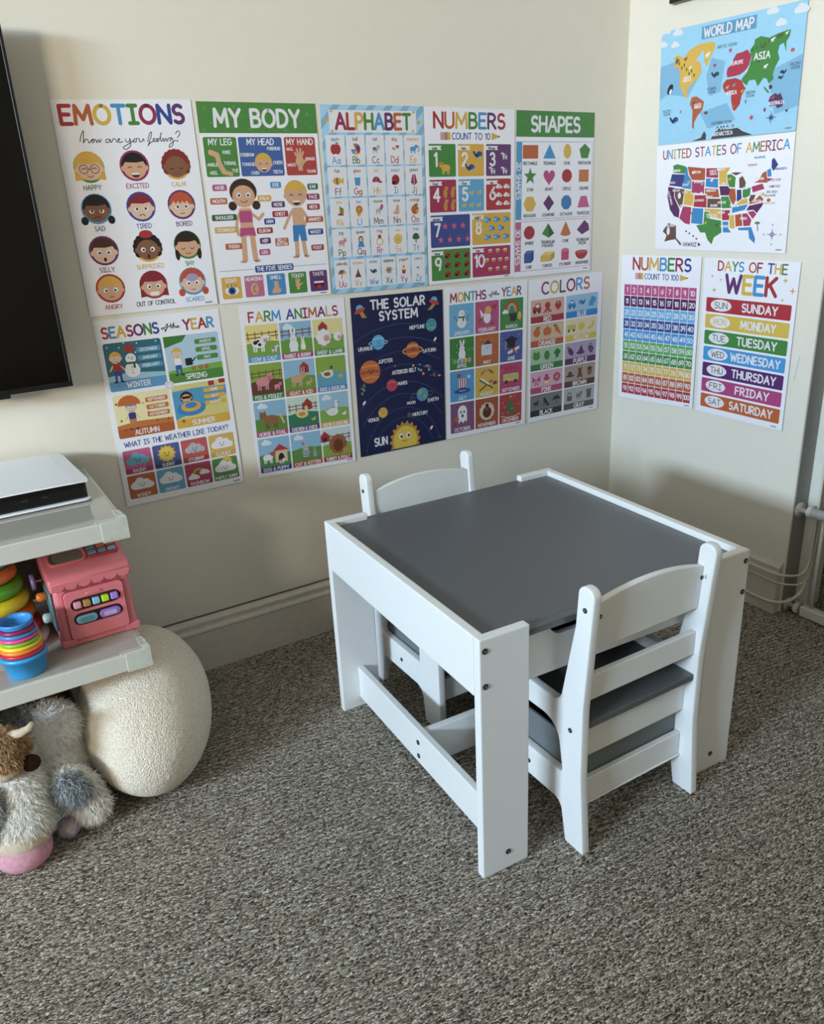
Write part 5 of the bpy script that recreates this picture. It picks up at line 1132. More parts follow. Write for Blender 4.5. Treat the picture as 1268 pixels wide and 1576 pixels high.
def art_colors(t, p):
    t.text('COLORS', .49, .10, .115, ['wine', 'gold', 'dgreen', 'wine', 'blue', 'orange'], .18, fit=.66)
    N = [('RED', '#a82838', '#dcae9c'), ('BLUE', '#2c84cc', '#9cc8e4'), ('ORANGE', '#b85c24', '#dcb494'), ('YELLOW', '#e0c038', '#e8d8ac'), ('GREEN', '#2c7c3c', '#a8c8a4'), ('PURPLE', '#5c2c64', '#b4a0c0'), ('PINK', '#bc3c78', '#dcacc0'), ('BROWN', '#54382c', '#b09c90'), ('BLACK', '#202024', '#74767a'), ('GRAY', '#505458', '#b0b4b8')]
    for i, (w, c, lt) in enumerate(N):
        x0 = .025 + (i % 2) * .475; y0 = .21 + (i // 2) * .2535; wd = .445; h = .24
        p.rect(x0, y0, x0 + wd, y0 + h, lt, .008); p.rect(x0, y0 + h * .72, x0 + wd, y0 + h, c, .008)
        p.text(w, x0 + wd / 2, y0 + h * .86, .046, 'white', .2, maxw=.26)
        X = [x0 + wd * k for k in (.18, .5, .82)]; y = y0 + h * .37; s = .055
        if i == 0: p.rect(X[0] - s, y - .02, X[0] + s, y + .03, c, .01); p.rect(X[0] - .02, y - .05, X[0] + .045, y, c, .006); p.rect(X[0] - .01, y - .04, X[0] + .03, y - .01, 'white'); [p.ell(X[0] + q, y + .035, .018, .018, 'black') for q in (-.03, .03)]; p.ell(X[1], y - .02, .035, .035, 'red'); [p.line([(X[1], y), (X[1] + q, y + .05)], .014, 'red') for q in (-.05, -.02, .02, .05)]; p.heart(X[2], y, .045, 'red'); p.rect(X[2] - .03, y - .05, X[2] + .03, y - .035, 'green')
        if i == 1: p.rect(X[0] - s, y, X[0] + s, y + .035, c, .012); p.ell(X[0], y, .04, .04, c, 180, 360); p.rect(X[0] - .025, y - .025, X[0] + .025, y - .002, '#bcdcf0', .004); [p.ell(X[0] + q, y + .04, .015, .015, 'navy') for q in (-.03, .03)]; whale(p, X[1], y, .055, c, -1); [p.ell(X[2] + a, y + b, .022, .022, 'blue') for a, b in ((-.02, 0), (.02, 0), (0, -.03), (0, .03), (-.03, .03), (.03, -.02))]
        if i == 2: p.ell(X[0], y, .045, .045, '#c86428'); p.ell(X[0] + .02, y - .05, .03, .012, 'green'); p.ell(X[1] - .02, y, .035, .042, '#c86428'); p.ell(X[1] + .02, y, .035, .042, '#cc6c2c'); p.rect(X[1] - .006, y - .06, X[1] + .006, y - .035, 'brown'); p.poly([(X[2] - .035, y - .035), (X[2], y - .045), (X[2] + .05, y + .055), (X[2] - .04, y)], '#cc6424'); p.ell(X[2] - .035, y - .05, .025, .018, 'green')
        if i == 3: p.rect(X[0] - .06, y - .03, X[0] + .06, y + .03, 'yellow', .01); [p.rect(X[0] + q, y - .018, X[0] + q + .022, y, '#8cbcd4') for q in (-.05, -.02, .01)]; [p.ell(X[0] + q, y + .035, .014, .014, 'dark') for q in (-.035, .035)]; p.sun(X[1], y, .05); p.line(AR(X[2] - .03, y - .03, .06, .06, 0, 100, 6), .022, 'yellow')
        if i == 4: p.ell(X[0], y, .05, .04, 'green'); [p.ell(X[0] + q, y - .035, .018, .018, 'green') for q in (-.025, .025)]; p.ell(X[1], y, .038, .05, '#2c6c34'); [p.line([(X[1] + q, y - .04), (X[1] + q, y + .04)], .006, '#6cac4c') for q in (-.02, 0, .02)]; [p.ell(X[2] + a, y + b, .024, .024, '#2c7434') for a, b in ((-.022, -.015), (.022, -.015), (0, .02), (0, -.035))]; p.line([(X[2], y), (X[2] - .02, y + .055)], .008, '#2c7434')
        if i == 5: p.ell(X[0], y + .01, .03, .05, c, rot=-40); p.ell(X[0] - .035, y - .035, .018, .014, 'green'); p.ell(X[1], y + .035, .06, .018, c); p.poly([(X[1] - .04, y + .03), (X[1] + .01, y - .055), (X[1] + .04, y + .03)], c); [p.ell(X[2] + a, y + b, .018, .018, c) for a, b in ((-.02, -.01), (.01, -.01), (.03, .01), (-.01, .02), (.015, .04))]; p.ell(X[2], y - .045, .02, .012, 'green')
        if i == 6: p.poly([(X[0], y), (X[0] - .055, y - .04), (X[0] - .05, y + .03)], c); p.poly([(X[0], y), (X[0] + .055, y - .04), (X[0] + .05, y + .03)], c); p.poly([(X[0], y), (X[0] - .03, y + .06), (X[0] - .01, y + .06)], c); p.poly([(X[0], y), (X[0] + .03, y + .06), (X[0] + .01, y + .06)], c); p.poly([(X[1] - .03, y + .01), (X[1] + .03, y + .01), (X[1] + .02, y + .055), (X[1] - .02, y + .055)], 'cream'); p.ell(X[1], y, .04, .025, c); p.ell(X[1], y - .03, .025, .02, c); flower(p, X[2], y, .055, c, 'gold', 7)
        if i == 7: p.ell(X[0], y + .025, .06, .014, c); p.ell(X[0], y + .01, .03, .035, c, 180, 360); p.ell(X[1], y + .02, .03, .035, '#6a4430'); p.ell(X[1], y - .025, .026, .024, '#6a4430'); [p.ell(X[1] + q, y - .045, .01, .01, '#6a4430') for q in (-.022, .022)]; [p.ell(X[1] + q, y + .05, .014, .012, '#6a4430') for q in (-.03, .03)]; p.ell(X[2], y + .01, .032, .042, '#8a5a34'); p.ell(X[2], y - .025, .036, .02, c)
        if i == 8: bird(p, X[0], y + .01, .05, c, '#2c2c30', beak='grey'); p.poly([(X[1] - .04, y - .04), (X[1] - .02, y - .045), (X[1] + .05, y + .05), (X[1] + .01, y + .055), (X[1] - .02, y + .01), (X[1] - .03, y + .055), (X[1] - .035, y + .055)], c); p.poly(AR(X[2], y, .055, .045, 180, 360, 8), c); p.line([(X[2], y), (X[2], y + .05)], .007, c)
        if i == 9: p.line(AR(X[0], y, .025, .04, 180, 360, 8), .01, c); p.rect(X[0] - .035, y, X[0] + .035, y + .055, c, .012); beast(p, X[1] - .01, y + .005, .05, '#74787c'); p.poly([(X[2] - .035, y - .03), (X[2] + .035, y - .03), (X[2] + .028, y + .055), (X[2] - .028, y + .055)], c); p.rect(X[2] - .042, y - .045, X[2] + .042, y - .032, c)
    mark(p, .88, 1.485)

def art_numbers100(t, p):
    t.text('NUMBERS', .52, .085, .115, ['red', 'orange', 'gold', 'blue', 'green', 'wine', 'navy'], .19, fit=.74)
    pencil_line(t, 'COUNT TO 100', .21, .19, .86)
    cols = ['#c84c88', '#5c1c5c', '#5cb0e4', '#34509c', '#3c9cdc', '#5cac54', '#44903c', '#e0b83c', '#c4602c', '#b82c3c']
    for r in range(10):
        for k in range(10):
            x0 = .045 + k * .0925; y0 = .30 + r * .1175
            p.rect(x0, y0, x0 + .0865, y0 + .111, cols[r]); p.text(str(r * 10 + k + 1), x0 + .043, y0 + .055, .047, 'white', .2, maxw=.068, gap=.16)
    mark(p, .9, 1.49)

def art_days(t, p):
    t.text('DAYS OF THE', .52, .07, .082, ['red', 'gold', 'green', 'blue', 'orange', 'wine', 'navy', 'gold', 'green'], .18, fit=.73)
    t.text('WEEK', .525, .23, .155, ['purple', 'yellow', 'blue', 'red'], .22, fit=.56)
    for x, y, r in ((.10, .17, .02), (.2, .2, .02), (.13, .3, .03), (.87, .165, .03), (.95, .25, .035), (.86, .335, .02)): t.star(x, y, r, 'gold', 4, .3)
    D = [('SUN', 'SUNDAY', '#b8283a'), ('MON', 'MONDAY', '#e0bc3c'), ('TUE', 'TUESDAY', '#3c8a34'), ('WED', 'WEDNESDAY', '#3c9ce0'), ('THU', 'THURSDAY', '#5c2470'), ('FRI', 'FRIDAY', '#b83c80'), ('SAT', 'SATURDAY', '#c86024')]
    for i, (a, b, c) in enumerate(D):
        y0 = .372 + i * .1585
        p.rect(.05, y0, .96, y0 + .138, c, .014); p.ell(.22, y0 + .068, .118, .056, 'white', n=28)
        p.text(a, .22, y0 + .068, .056, c if a == 'MON' else 'dark', .12, fit=.15); p.text(b, .64, y0 + .068, .072, 'white', .21, fit=.055 * len(b) + .05, gap=.24)
    mark(p, .88, 1.49)

def art_world(t, p):
    SH = dict(WORLD_SHAPES)
    for q in ([(0, .3), (.3, .26), (.5, .4), (.35, .6), (.1, .55), (0, .6)], [(.6, .3), (.75, .35), (.72, .6), (.6, .62), (.55, .45)], [(.5, .75), (.8, .7), (.9, .85), (.6, .9)], [(1.2, .5), (1.52, .4), (1.52, .8), (1.3, .85)]): p.poly(q, '#7cb8de')
    p.poly([(.0, 0), (.12, 0), (.10, .025), (.03, .02), (0, .04)], '#dfe6ec')
    for cx, cy, r in ((.2, .02, .06), (.03, .10, .05), (.17, .12, .05), (1.2, .015, .06), (1.29, .12, .055), (1.47, .05, .07)): p.cloud(cx, cy + .01, r, '#e2e6ee')
    t.boxes.append((0, 1.52, 0, 1, 3))
    t.rect(.475, .03, 1.05, .135, '#5c9cc4'); t.text('WORLD MAP', .762, .083, .075, 'white', .18, fit=.53)
    K = dict(NA='#e0b43c', GR='#e0b43c', SA='#b85c34', EU='#b42c50', AF='#b83430', AS='#3c8a38', AU='#5c2c64', AN='#404048', AM='#404048', ID='#3c8a38', IE='#5c2c3c', NZ='#5c2c3c', MG='#404048')
    for k, q in SH.items(): p.poly([(x, min(y, .995)) for x, y in q], K[k])
    for k in range(8): p.ell(.2 + .03 * k, .26 + .02 * (k % 3) + .02 * k, .008, .018, 'dgreen', n=6)
    for k in range(9): p.poly([(1.02 + .04 * k, .31 - .01 * k), (1.03 + .04 * k, .27 - .01 * k), (1.04 + .04 * k, .31 - .01 * k)], '#2c6c34')
    for x, y, r, c in ((.2, .28, .025, 'brown'), (.3, .27, .02, 'brown'), (.36, .35, .018, 'white'), (.55, .27, .03, 'white'), (1.13, .29, .02, 'brown'), (1.22, .25, .022, 'white'), (1.29, .23, .02, 'brown'), (1.35, .22, .016, 'white'), (1.17, .45, .022, 'white'), (1.1, .4, .018, 'brown'), (.98, .46, .016, 'white'), (.79, .57, .018, 'lgrey'), (.86, .56, .018, '#6c9cc4'), (.95, .62, .016, 'gold'), (1.27, .71, .016, 'orange'), (.42, .66, .018, 'dgreen'), (.87, .74, .016, 'orange')):
        beast(p, x, y, r, c)
    for w, x, y, m in (('NORTH', .33, .43, .1), ('AMERICA', .33, .455, .1), ('SOUTH', .47, .68, .08), ('AMERICA', .47, .70, .08)): p.text(w, x, y, .02, 'white', .2, maxw=m)
    p.text('EUROPE', .88, .38, .028, 'white', .2, maxw=.12); p.text('ASIA', 1.13, .36, .052, 'white', .2, maxw=.16); p.text('AFRICA', .84, .62, .03, 'white', .2, maxw=.11); p.text('AUSTRALIA', 1.31, .755, .026, 'white', .2, maxw=.15); p.text('ANTARCTICA', .77, .955, .03, 'white', .2, maxw=.22)
    for w, x, y in (('ARCTIC OCEAN', .76, .225), ('SOUTHERN OCEAN', .75, .86)): p.text(w, x, y, .022, 'dark', .16, maxw=.22)
    for w, x, y in (('PACIFIC', 1.46, .47), ('ATLANTIC', .62, .56), ('INDIAN', 1.04, .64), ('PACIFIC', .1, .70)): p.text(w, x, y, .021, 'dark', .16, maxw=.1); p.text('OCEAN', x, y + .028, .021, 'dark', .16, maxw=.08)
    whale(p, .65, .45, .05, '#2c3c50'); whale(p, .19, .79, .06, '#24387c'); whale(p, 1.35, .52, .035, '#24304c', -1); whale(p, 1.33, .56, .03, '#24304c', -1)
    p.ell(.13, .51, .03, .05, '#1c2430', rot=30); p.ell(.135, .53, .014, .025, 'white', rot=30)
    p.heart(.64, .37, .018, '#b43c64'); p.star(.80, .27, .025, '#b43c64'); p.star(.27, .72, .02, '#c46c84'); p.star(1.07, .85, .03, '#c43c44', 7, .4); p.ell(.57, .76, .022, .014, 'brown'); p.ell(1.2, .8, .012, .018, 'wine'); p.ell(1.42, .36, .02, .016, 'orange')
    for x in (.71, .75, .78, .82, .88): p.ell(x, .91, .011, .022, 'dark'); p.ell(x, .914, .006, .014, 'white')
    p.star(1.27, .87, .06, 'navy', 4, .16); p.star(1.27, .87, .035, 'navy', 4, .3, -45)
    mark(p, 1.42, .965)

def art_usa(t, p):
    t.text('UNITED STATES OF AMERICA', .78, .09, .078, ['wine', 'blue', 'gold', 'green', 'orange', 'wine', 'purple', 'red', 'blue', 'gold', 'green', 'wine'], .15, fit=1.40)
    K = dict(g='#3c8c3c', n='#343c88', p='#5c2460', w='#6c4c3c', b='#2c8ccc', o='#b8542c', k='#b03464', y='#e0b43c', r='#b4283c')
    for c, q in STATE_SHAPES:
        cx = sum(a for a, b in q) / len(q); cy = sum(b for a, b in q) / len(q)
        p.poly([(cx + (a - cx) * .965, cy + (b - cy) * .965) for a, b in q], K[c], lv=2)
    p.boxes.append((0, 1.52, 0, 1, 3))
    for w, x, y, m in (('WASHINGTON', .25, .245, .1), ('OREGON', .2, .355, .13), ('NEVADA', .26, .43, .09), ('IDAHO', .37, .38, .08), ('MONTANA', .5, .27, .1), ('WYOMING', .52, .36, .09), ('UTAH', .37, .45, .06), ('COLORADO', .54, .53, .12), ('ARIZONA', .36, .575, .1), ('NORTH', .69, .27, .07), ('DAKOTA', .7, .295, .08), ('MINNESOTA', .78, .26, .09), ('NEBRASKA', .68, .445, .11), ('KANSAS', .66, .50, .08), ('TEXAS', .70, .675, .14), ('OKLAHOMA', .72, .58, .08), ('MISSOURI', .81, .555, .09), ('IOWA', .82, .385, .06), ('ARKANSAS', .81, .645, .08), ('TENNESSEE', .95, .585, .1), ('VIRGINIA', 1.19, .485, .1), ('NEW YORK', 1.2, .36, .09), ('GEORGIA', 1.06, .7, .07), ('OHIO', 1.06, .435, .05), ('LOUISIANA', .85, .77, .08), ('CAROLINA', 1.19, .55, .1)):
        p.text(w, x, y, .034 if w == 'TEXAS' else .019, 'white', .2, maxw=m)
    p.text('CALIFORNIA', .185, .50, .02, 'white', .2, rot=70, maxw=.14)
    p.text('ALASKA', .2, .765, .024, 'white', .2, maxw=.1); p.text('HAWAII', .45, .945, .036, 'purple', .18, maxw=.16)
    for x, y in ((.4, .82), (.44, .84), (.49, .865), (.53, .89)): p.ell(x, y, .011, .009, '#4c2458', n=8)
    for x, y, r, c in ((.46, .27, .02, 'white'), (.25, .35, .02, 'brown'), (.41, .36, .022, 'gold'), (.57, .38, .018, 'lblue'), (.68, .35, .02, 'white'), (.45, .65, .02, 'orange'), (.63, .74, .018, 'gold'), (.76, .76, .02, 'brown'), (.9, .66, .018, 'white'), (.88, .35, .02, 'gold'), (1.0, .37, .018, 'brown')): beast(p, x, y, r, c)
    p.poly([(.47, .48), (.50, .455), (.53, .475), (.57, .45), (.6, .485)], 'white'); p.ell(.30, .48, .02, .03, 'white'); p.ell(.17, .82, .02, .04, 'white')
    for w, x, y, c in (('NEW HAMPSHIRE', 1.19, .18, 'blue'), ('VERMONT', 1.12, .24, 'wine'), ('MASSACHUSETTS', 1.41, .285, 'navy'), ('RHODE ISLAND', 1.36, .375, 'pink'), ('CONNECTICUT', 1.36, .43, 'dark'), ('NEW JERSEY', 1.34, .475, 'brown'), ('DELAWARE', 1.32, .505, 'dark'), ('MARYLAND', 1.32, .57, 'gold')): p.text(w, x, y, .017, c, .16, maxw=.11)
    p.ell(1.31, .545, .02, .016, 'orange'); p.ell(1.21, .74, .03, .012, '#5c8c3c'); p.line([(1.21, .75), (1.22, .81)], .008, 'brown')
    p.star(1.37, .84, .06, 'navy', 4, .14); p.star(1.37, .84, .03, 'navy', 4, .3, -45); p.ell(1.37, .84, .008, .008, 'white')
    for x, y in ((1.37, .755), (1.37, .925), (1.285, .84), (1.455, .84)): p.rect(x - .008, y - .008, x + .008, y + .008, 'lgrey')
    mark(p, 1.42, .965)

def poster(label, wall, quad, W, H, paper, art, lifts):
    """quad: (along, z) of top-left, top-right, bottom-right, bottom-left corners; lifts: how far each corner stands off the wall"""
    c0 = quad[0]
    def fn(x, y, d):
        u, v = x / W, y / H
        w = ((1 - u) * (1 - v), u * (1 - v), u * v, (1 - u) * v)
        a = sum(w[i] * quad[i][0] for i in range(4)); z = sum(w[i] * quad[i][1] for i in range(4))
        L = sum(w[i] * lifts[i] for i in range(4)) + d
        return Vector((a, -L, z)) if wall == 'back' else Vector((-L, a, z))
    root = empty('educational_poster', fn(W / 2, H, 0), label=label, cat='poster', group='educational posters on the walls')
    off = root.location.copy()
    g = lambda x, y, d: fn(x, y, d) - off
    T = 0.0005
    N = 6
    vs = []; fs = []
    for side in (0, 1):
        for j in range(N + 1):
            for i in range(N + 1): vs.append(g(W * i / N, H * j / N, T * side))
    def ix(s_, i, j): return s_ * (N + 1) ** 2 + j * (N + 1) + i
    for j in range(N):
        for i in range(N):
            fs.append((ix(1, i, j), ix(1, i, j + 1), ix(1, i + 1, j + 1), ix(1, i + 1, j))); fs.append((ix(0, i, j), ix(0, i + 1, j), ix(0, i + 1, j + 1), ix(0, i, j + 1)))
    for i in range(N):
        fs += [(ix(0, i, 0), ix(1, i, 0), ix(1, i + 1, 0), ix(0, i + 1, 0)), (ix(0, i, N), ix(0, i + 1, N), ix(1, i + 1, N), ix(1, i, N)),
               (ix(0, 0, i), ix(0, 0, i + 1), ix(1, 0, i + 1), ix(1, 0, i)), (ix(0, N, i), ix(1, N, i), ix(1, N, i + 1), ix(0, N, i + 1))]
    mesh_obj('paper_sheet', vs, fs, paper, root)
    t = Print(); p = Print()
    art(t, p)
    top = max(b[4] for b in p.boxes)
    make_print('printed_pictures', p, g, root, T + 0.00004)
    make_print('title_lettering', t, g, root, T + 0.00002)
    return root
M['paper_navy'] = mat('navy_printed_paper', '#141c44', 0.35, 0.0, 30, 0.02)
M['paper_sky'] = mat('sky_printed_paper', '#94c4e0', 0.4, 0.0, 30, 0.02)
M['paper_blue'] = mat('pale_blue_printed_paper', '#9cc8e4', 0.4, 0.0, 30, 0.02)
a, b_, c_ = .0006, .0022, .004
BL = (a, a, b_, b_)
RL = (.0006, .0035, .004, .0006)
PW = (1, 1.52)
poster('white poster of twelve cartoon faces with a multicoloured title EMOTIONS, nearest the television', 'back', [(-1.5269, 1.3178), (-1.2489, 1.3213), (-1.2479, .9036), (-1.5266, .9054)], *PW, M['paper'], art_emotions, BL)
poster('poster with green starred heading MY BODY over a girl and a boy with name tags', 'back', [(-1.2386, 1.3182), (-.9637, 1.3163), (-.9614, .8984), (-1.2419, .9024)], *PW, M['paper'], art_body, BL)
poster('blue striped poster headed ALPHABET with a letter and picture in each square', 'back', [(-.9519, 1.3154), (-.6757, 1.3136), (-.6813, .8925), (-.9565, .897)], *PW, M['paper_blue'], art_alphabet, BL)
poster('poster headed NUMBERS COUNT TO 10 with ten coloured boxes of animals', 'back', [(-.6727, 1.3132), (-.394, 1.3087), (-.3993, .8904), (-.6783, .8938)], *PW, M['paper'], art_numbers10, BL)
poster('poster with green heading SHAPES and rows of coloured flat and solid shapes', 'back', [(-.3893, 1.3074), (-.1169, 1.3027), (-.1163, .885), (-.3981, .8875)], *PW, M['paper'], art_shapes, BL)
poster('poster headed SEASONS OF THE YEAR with four scenes and eight weather squares', 'back', [(-1.5242, .8962), (-1.2478, .8934), (-1.2409, .4747), (-1.5239, .4746)], *PW, M['paper'], art_seasons, BL)
poster('white poster headed FARM ANIMALS with twelve pictures of animals and their young', 'back', [(-1.1991, .8951), (-.9272, .8863), (-.9289, .4634), (-1.2017, .4741)], *PW, M['paper'], art_farm, BL)
poster('dark navy poster titled THE SOLAR SYSTEM with planets above a smiling sun', 'back', [(-.9105, .8833), (-.6358, .8783), (-.6424, .4675), (-.9131, .4701)], *PW, M['paper_navy'], art_solar, BL)
poster('poster headed MONTHS OF THE YEAR with twelve coloured picture squares', 'back', [(-.6294, .8824), (-.3498, .8791), (-.3585, .4627), (-.6385, .4666)], *PW, M['paper'], art_months, BL)
poster('poster headed COLORS with ten banded boxes naming red to gray', 'back', [(-.3442, .876), (-.0638, .8779), (-.0698, .4607), (-.3449, .4623)], *PW, M['paper'], art_colors, BL)
poster('wide sky blue WORLD MAP poster with coloured continents, topmost on the right wall', 'right', [(-.1195, 1.4811), (-.5443, 1.4758), (-.5493, 1.2114), (-.1299, 1.2095)], 1.52, 1, M['paper_sky'], art_world, RL)
poster('wide white UNITED STATES OF AMERICA map poster under the world map', 'right', [(-.1267, 1.2079), (-.5497, 1.2089), (-.5597, .94), (-.1413, .9405)], 1.52, 1, M['paper'], art_usa, RL)
poster('poster headed NUMBERS COUNT TO 100 with a grid of a hundred rainbow squares', 'right', [(-.0136, .9204), (-.3104, .9244), (-.3193, .5082), (-.0262, .4936)], *PW, M['paper'], art_numbers100, RL)
poster('poster headed DAYS OF THE WEEK with seven coloured bars from Sunday to Saturday', 'right', [(-.3177, .923), (-.6049, .9216), (-.6085, .5044), (-.3302, .5064)], *PW, M['paper'], art_days, RL)

# ================================================================= furniture
def bolt(parent, pos, axis, name='bolt', r=0.0052):
    """cap bolt with dark recess: disc whose face looks along axis"""
    ax = Vector(axis).normalized(); q = Vector((0, 0, 1)).rotation_difference(ax).to_matrix()
    bm = bmesh.new()
    lathe_mesh(bm, [(r, 0), (r, 0.0012), (r * .86, 0.0018), (r * .62, 0.0018)], 16, pos, q)
    n0 = len(bm.faces)
    lathe_mesh(bm, [(r * .5, 0.0012), (r * .5, 0.0022), (r * .3, 0.0026)], 10, pos, q)
    bm.faces.ensure_lookup_table()
    for i in range(n0, len(bm.faces)): bm.faces[i].material_index = 1
    return bm_obj(name, bm, [M['bolt_dark'], M['steel']], parent)

def make_table():
    t = empty('play_table', (-1.220, -.967, 0), -0.040, label="white children's activity table with a dark grey top, near the corner", cat='table')
    L = .60; D = .60; H = .475
    for x0, x1 in ((0, .096), (L - .096, L)):
        for y0, y1 in ((0, .018), (D - .018, D)):
            box('leg', x0, x1, y0, y1, 0, H, M['white'], t, bevel=.0025)
    box('side_rail', 0, .018, .0185, D - .0185, .365, H, M['white'], t, bevel=.0025)
    box('side_rail', L - .018, L, .0185, D - .0185, .365, H, M['white'], t, bevel=.0025)
    bm = bmesh.new()
    bm_box(bm, .0195, L - .0195, .0195, D - .0195, .4505, .4635, .001, 1)
    bm_box(bm, .0975, L - .0975, .004, .0195, .4505, .4635, .001, 1)
    bm_box(bm, .0975, L - .0975, D - .0195, D - .004, .4505, .4635, .001, 1)
    bm_obj('tabletop', bm, M['grey'], t)
    # front and back aprons, each with a hand scoop
    for y in (.034, D - .034):
        o = fillet([(.0965, .350), (L - .0965, .350), (L - .0965, .4498), (.452, .4498, .004), (.430, .418, .03), (.170, .418, .03), (.148, .4498, .004), (.0965, .4498)], 8)
        plate('apron', [o], .012, .0012, basis((1, 0, 0), (0, 0, 1), (0, -1, 0), (0, y, 0)), M['white'], t)
    box('storage_base', .0185, L - .0185, .042, D - .042, .352, .360, M['dark_inside'], t)
    # floor-level stretchers
    box('stretcher', .043, .058, .0185, D - .0185, .026, .108, M['white'], t, bevel=.002)
    box('stretcher', L - .058, L - .043, .0185, D - .0185, .026, .108, M['white'], t, bevel=.002)
    box('cross_rail', .0585, L - .0585, .292, .307, .020, .104, M['white'], t, bevel=.002)
    for x in (.010, L - .010):
        for z in (.454, .390):
            bolt(t, (x, -.0002, z), (0, -1, 0)); bolt(t, (x, D + .0002, z), (0, 1, 0))
    for x in (.052, L - .052): bolt(t, (x, -.0002, .037), (0, -1, 0))
    for z in (.078, .045): bolt(t, (.0428, .300, z), (-1, 0, 0))
    return t
make_table()

def make_chair(loc, rz, label):
    c = empty('play_chair', loc, rz, label=label, cat='chair', group="white children's chairs at the play table")
    W = .298; T = .018
    outer = fillet([(0, 0, .003), (.0125, .16, 0), (.0125, .30, .3), (-.006, .529, .0165), (.031, .529, .0165), (.036, .454), (.060, .335, .12), (.070, .287, .026), (.14, .289, .10),
                    (.305, .303, .02), (.308, 0, .003), (.245, 0, .003), (.237, .081, .028), (.062, .081, .022), (.047, 0, .003)], 8)
    hole = fillet([(.058, .144, .009), (.230, .144, .009), (.230, .243, .022), (.075, .243, .045)], 8)[::-1]
    for x in (T / 2, W - T / 2):
        plate('side_panel', [outer, hole], T, .003, basis((0, 1, 0), (0, 0, 1), (1, 0, 0), (x, 0, 0)), M['white'], c)
    # curved-top backrest board, leaning with the posts
    n = 12
    x0, x1 = T + .0003, W - T - .0003
    top = [(x0 + (x1 - x0) * i / n, .487 + .019 * (1 - (2 * i / n - 1) ** 2)) for i in range(n + 1)]
    bo = [(x0, .402), (x1, .402)] + top[::-1]
    lean = math.atan2(.006, .09)
    plate('backrest', [bo], .012, .0018, basis((1, 0, 0), (0, -math.sin(lean), math.cos(lean)), (0, -math.cos(lean), -math.sin(lean)), (0, .026 + .45 * math.sin(lean), .0)), M['white'], c)
    box('back_slat', x0, x1, .022, .034, .306, .354, M['white'], c, bevel=.0018)
    box('seat', x0, x1, .018, .296, .252, .265, M['grey'], c, bevel=.0015)
    box('seat_rail', x0, x1, .036, .048, .178, .2515, M['white'], c, bevel=.0015)
    box('front_rail', x0, x1, .284, .296, .205, .2515, M['white'], c, bevel=.0015)
    # grey storage bin that slides in under the seat
    bm = bmesh.new()
    bm_box(bm, x0 + .001, x1 - .001, .051, .057, .110, .205, .001, 1); bm_box(bm, x0 + .001, x1 - .001, .276, .282, .110, .205, .001, 1)
    bm_box(bm, x0 + .001, x0 + .007, .0572, .2758, .110, .205, .001, 1); bm_box(bm, x1 - .007, x1 - .001, .0572, .2758, .110, .205, .001, 1)
    bm_box(bm, x0 + .0072, x1 - .0072, .0572, .2758, .110, .116)
    bm_obj('storage_bin', bm, M['grey_bin'], c)
    bm = bmesh.new()
    bm_box(bm, x0, x1, .037, .049, .076, .126, .0015, 1); bm_box(bm, x0, x1, .034, .051, .072, .0755, .001, 1)
    bm_obj('bottom_rail', bm, M['white'], c)
    box('bottom_rail', x0, x1, .284, .296, .072, .126, M['white'], c, bevel=.0015)
    for x, a in ((-.0002, -1), (W + .0002, 1)):
        for y, z in ((.014, .489), (.040, .246), (.150, .112)): bolt(c, (x, y, z), (a, 0, 0), r=.0045)
    for x in (T + .012, W - T - .012): bolt(c, (x, .0115, .470), (0, -1, 0), r=.004)
    return c
make_chair((-1.043, -1.022, 0), 0.0, "white children's chair with grey seat, nearer the camera, its back to the viewer")
make_chair((-.760, -.276, 0), math.pi, "white children's chair with grey seat beyond the table, by the poster wall")

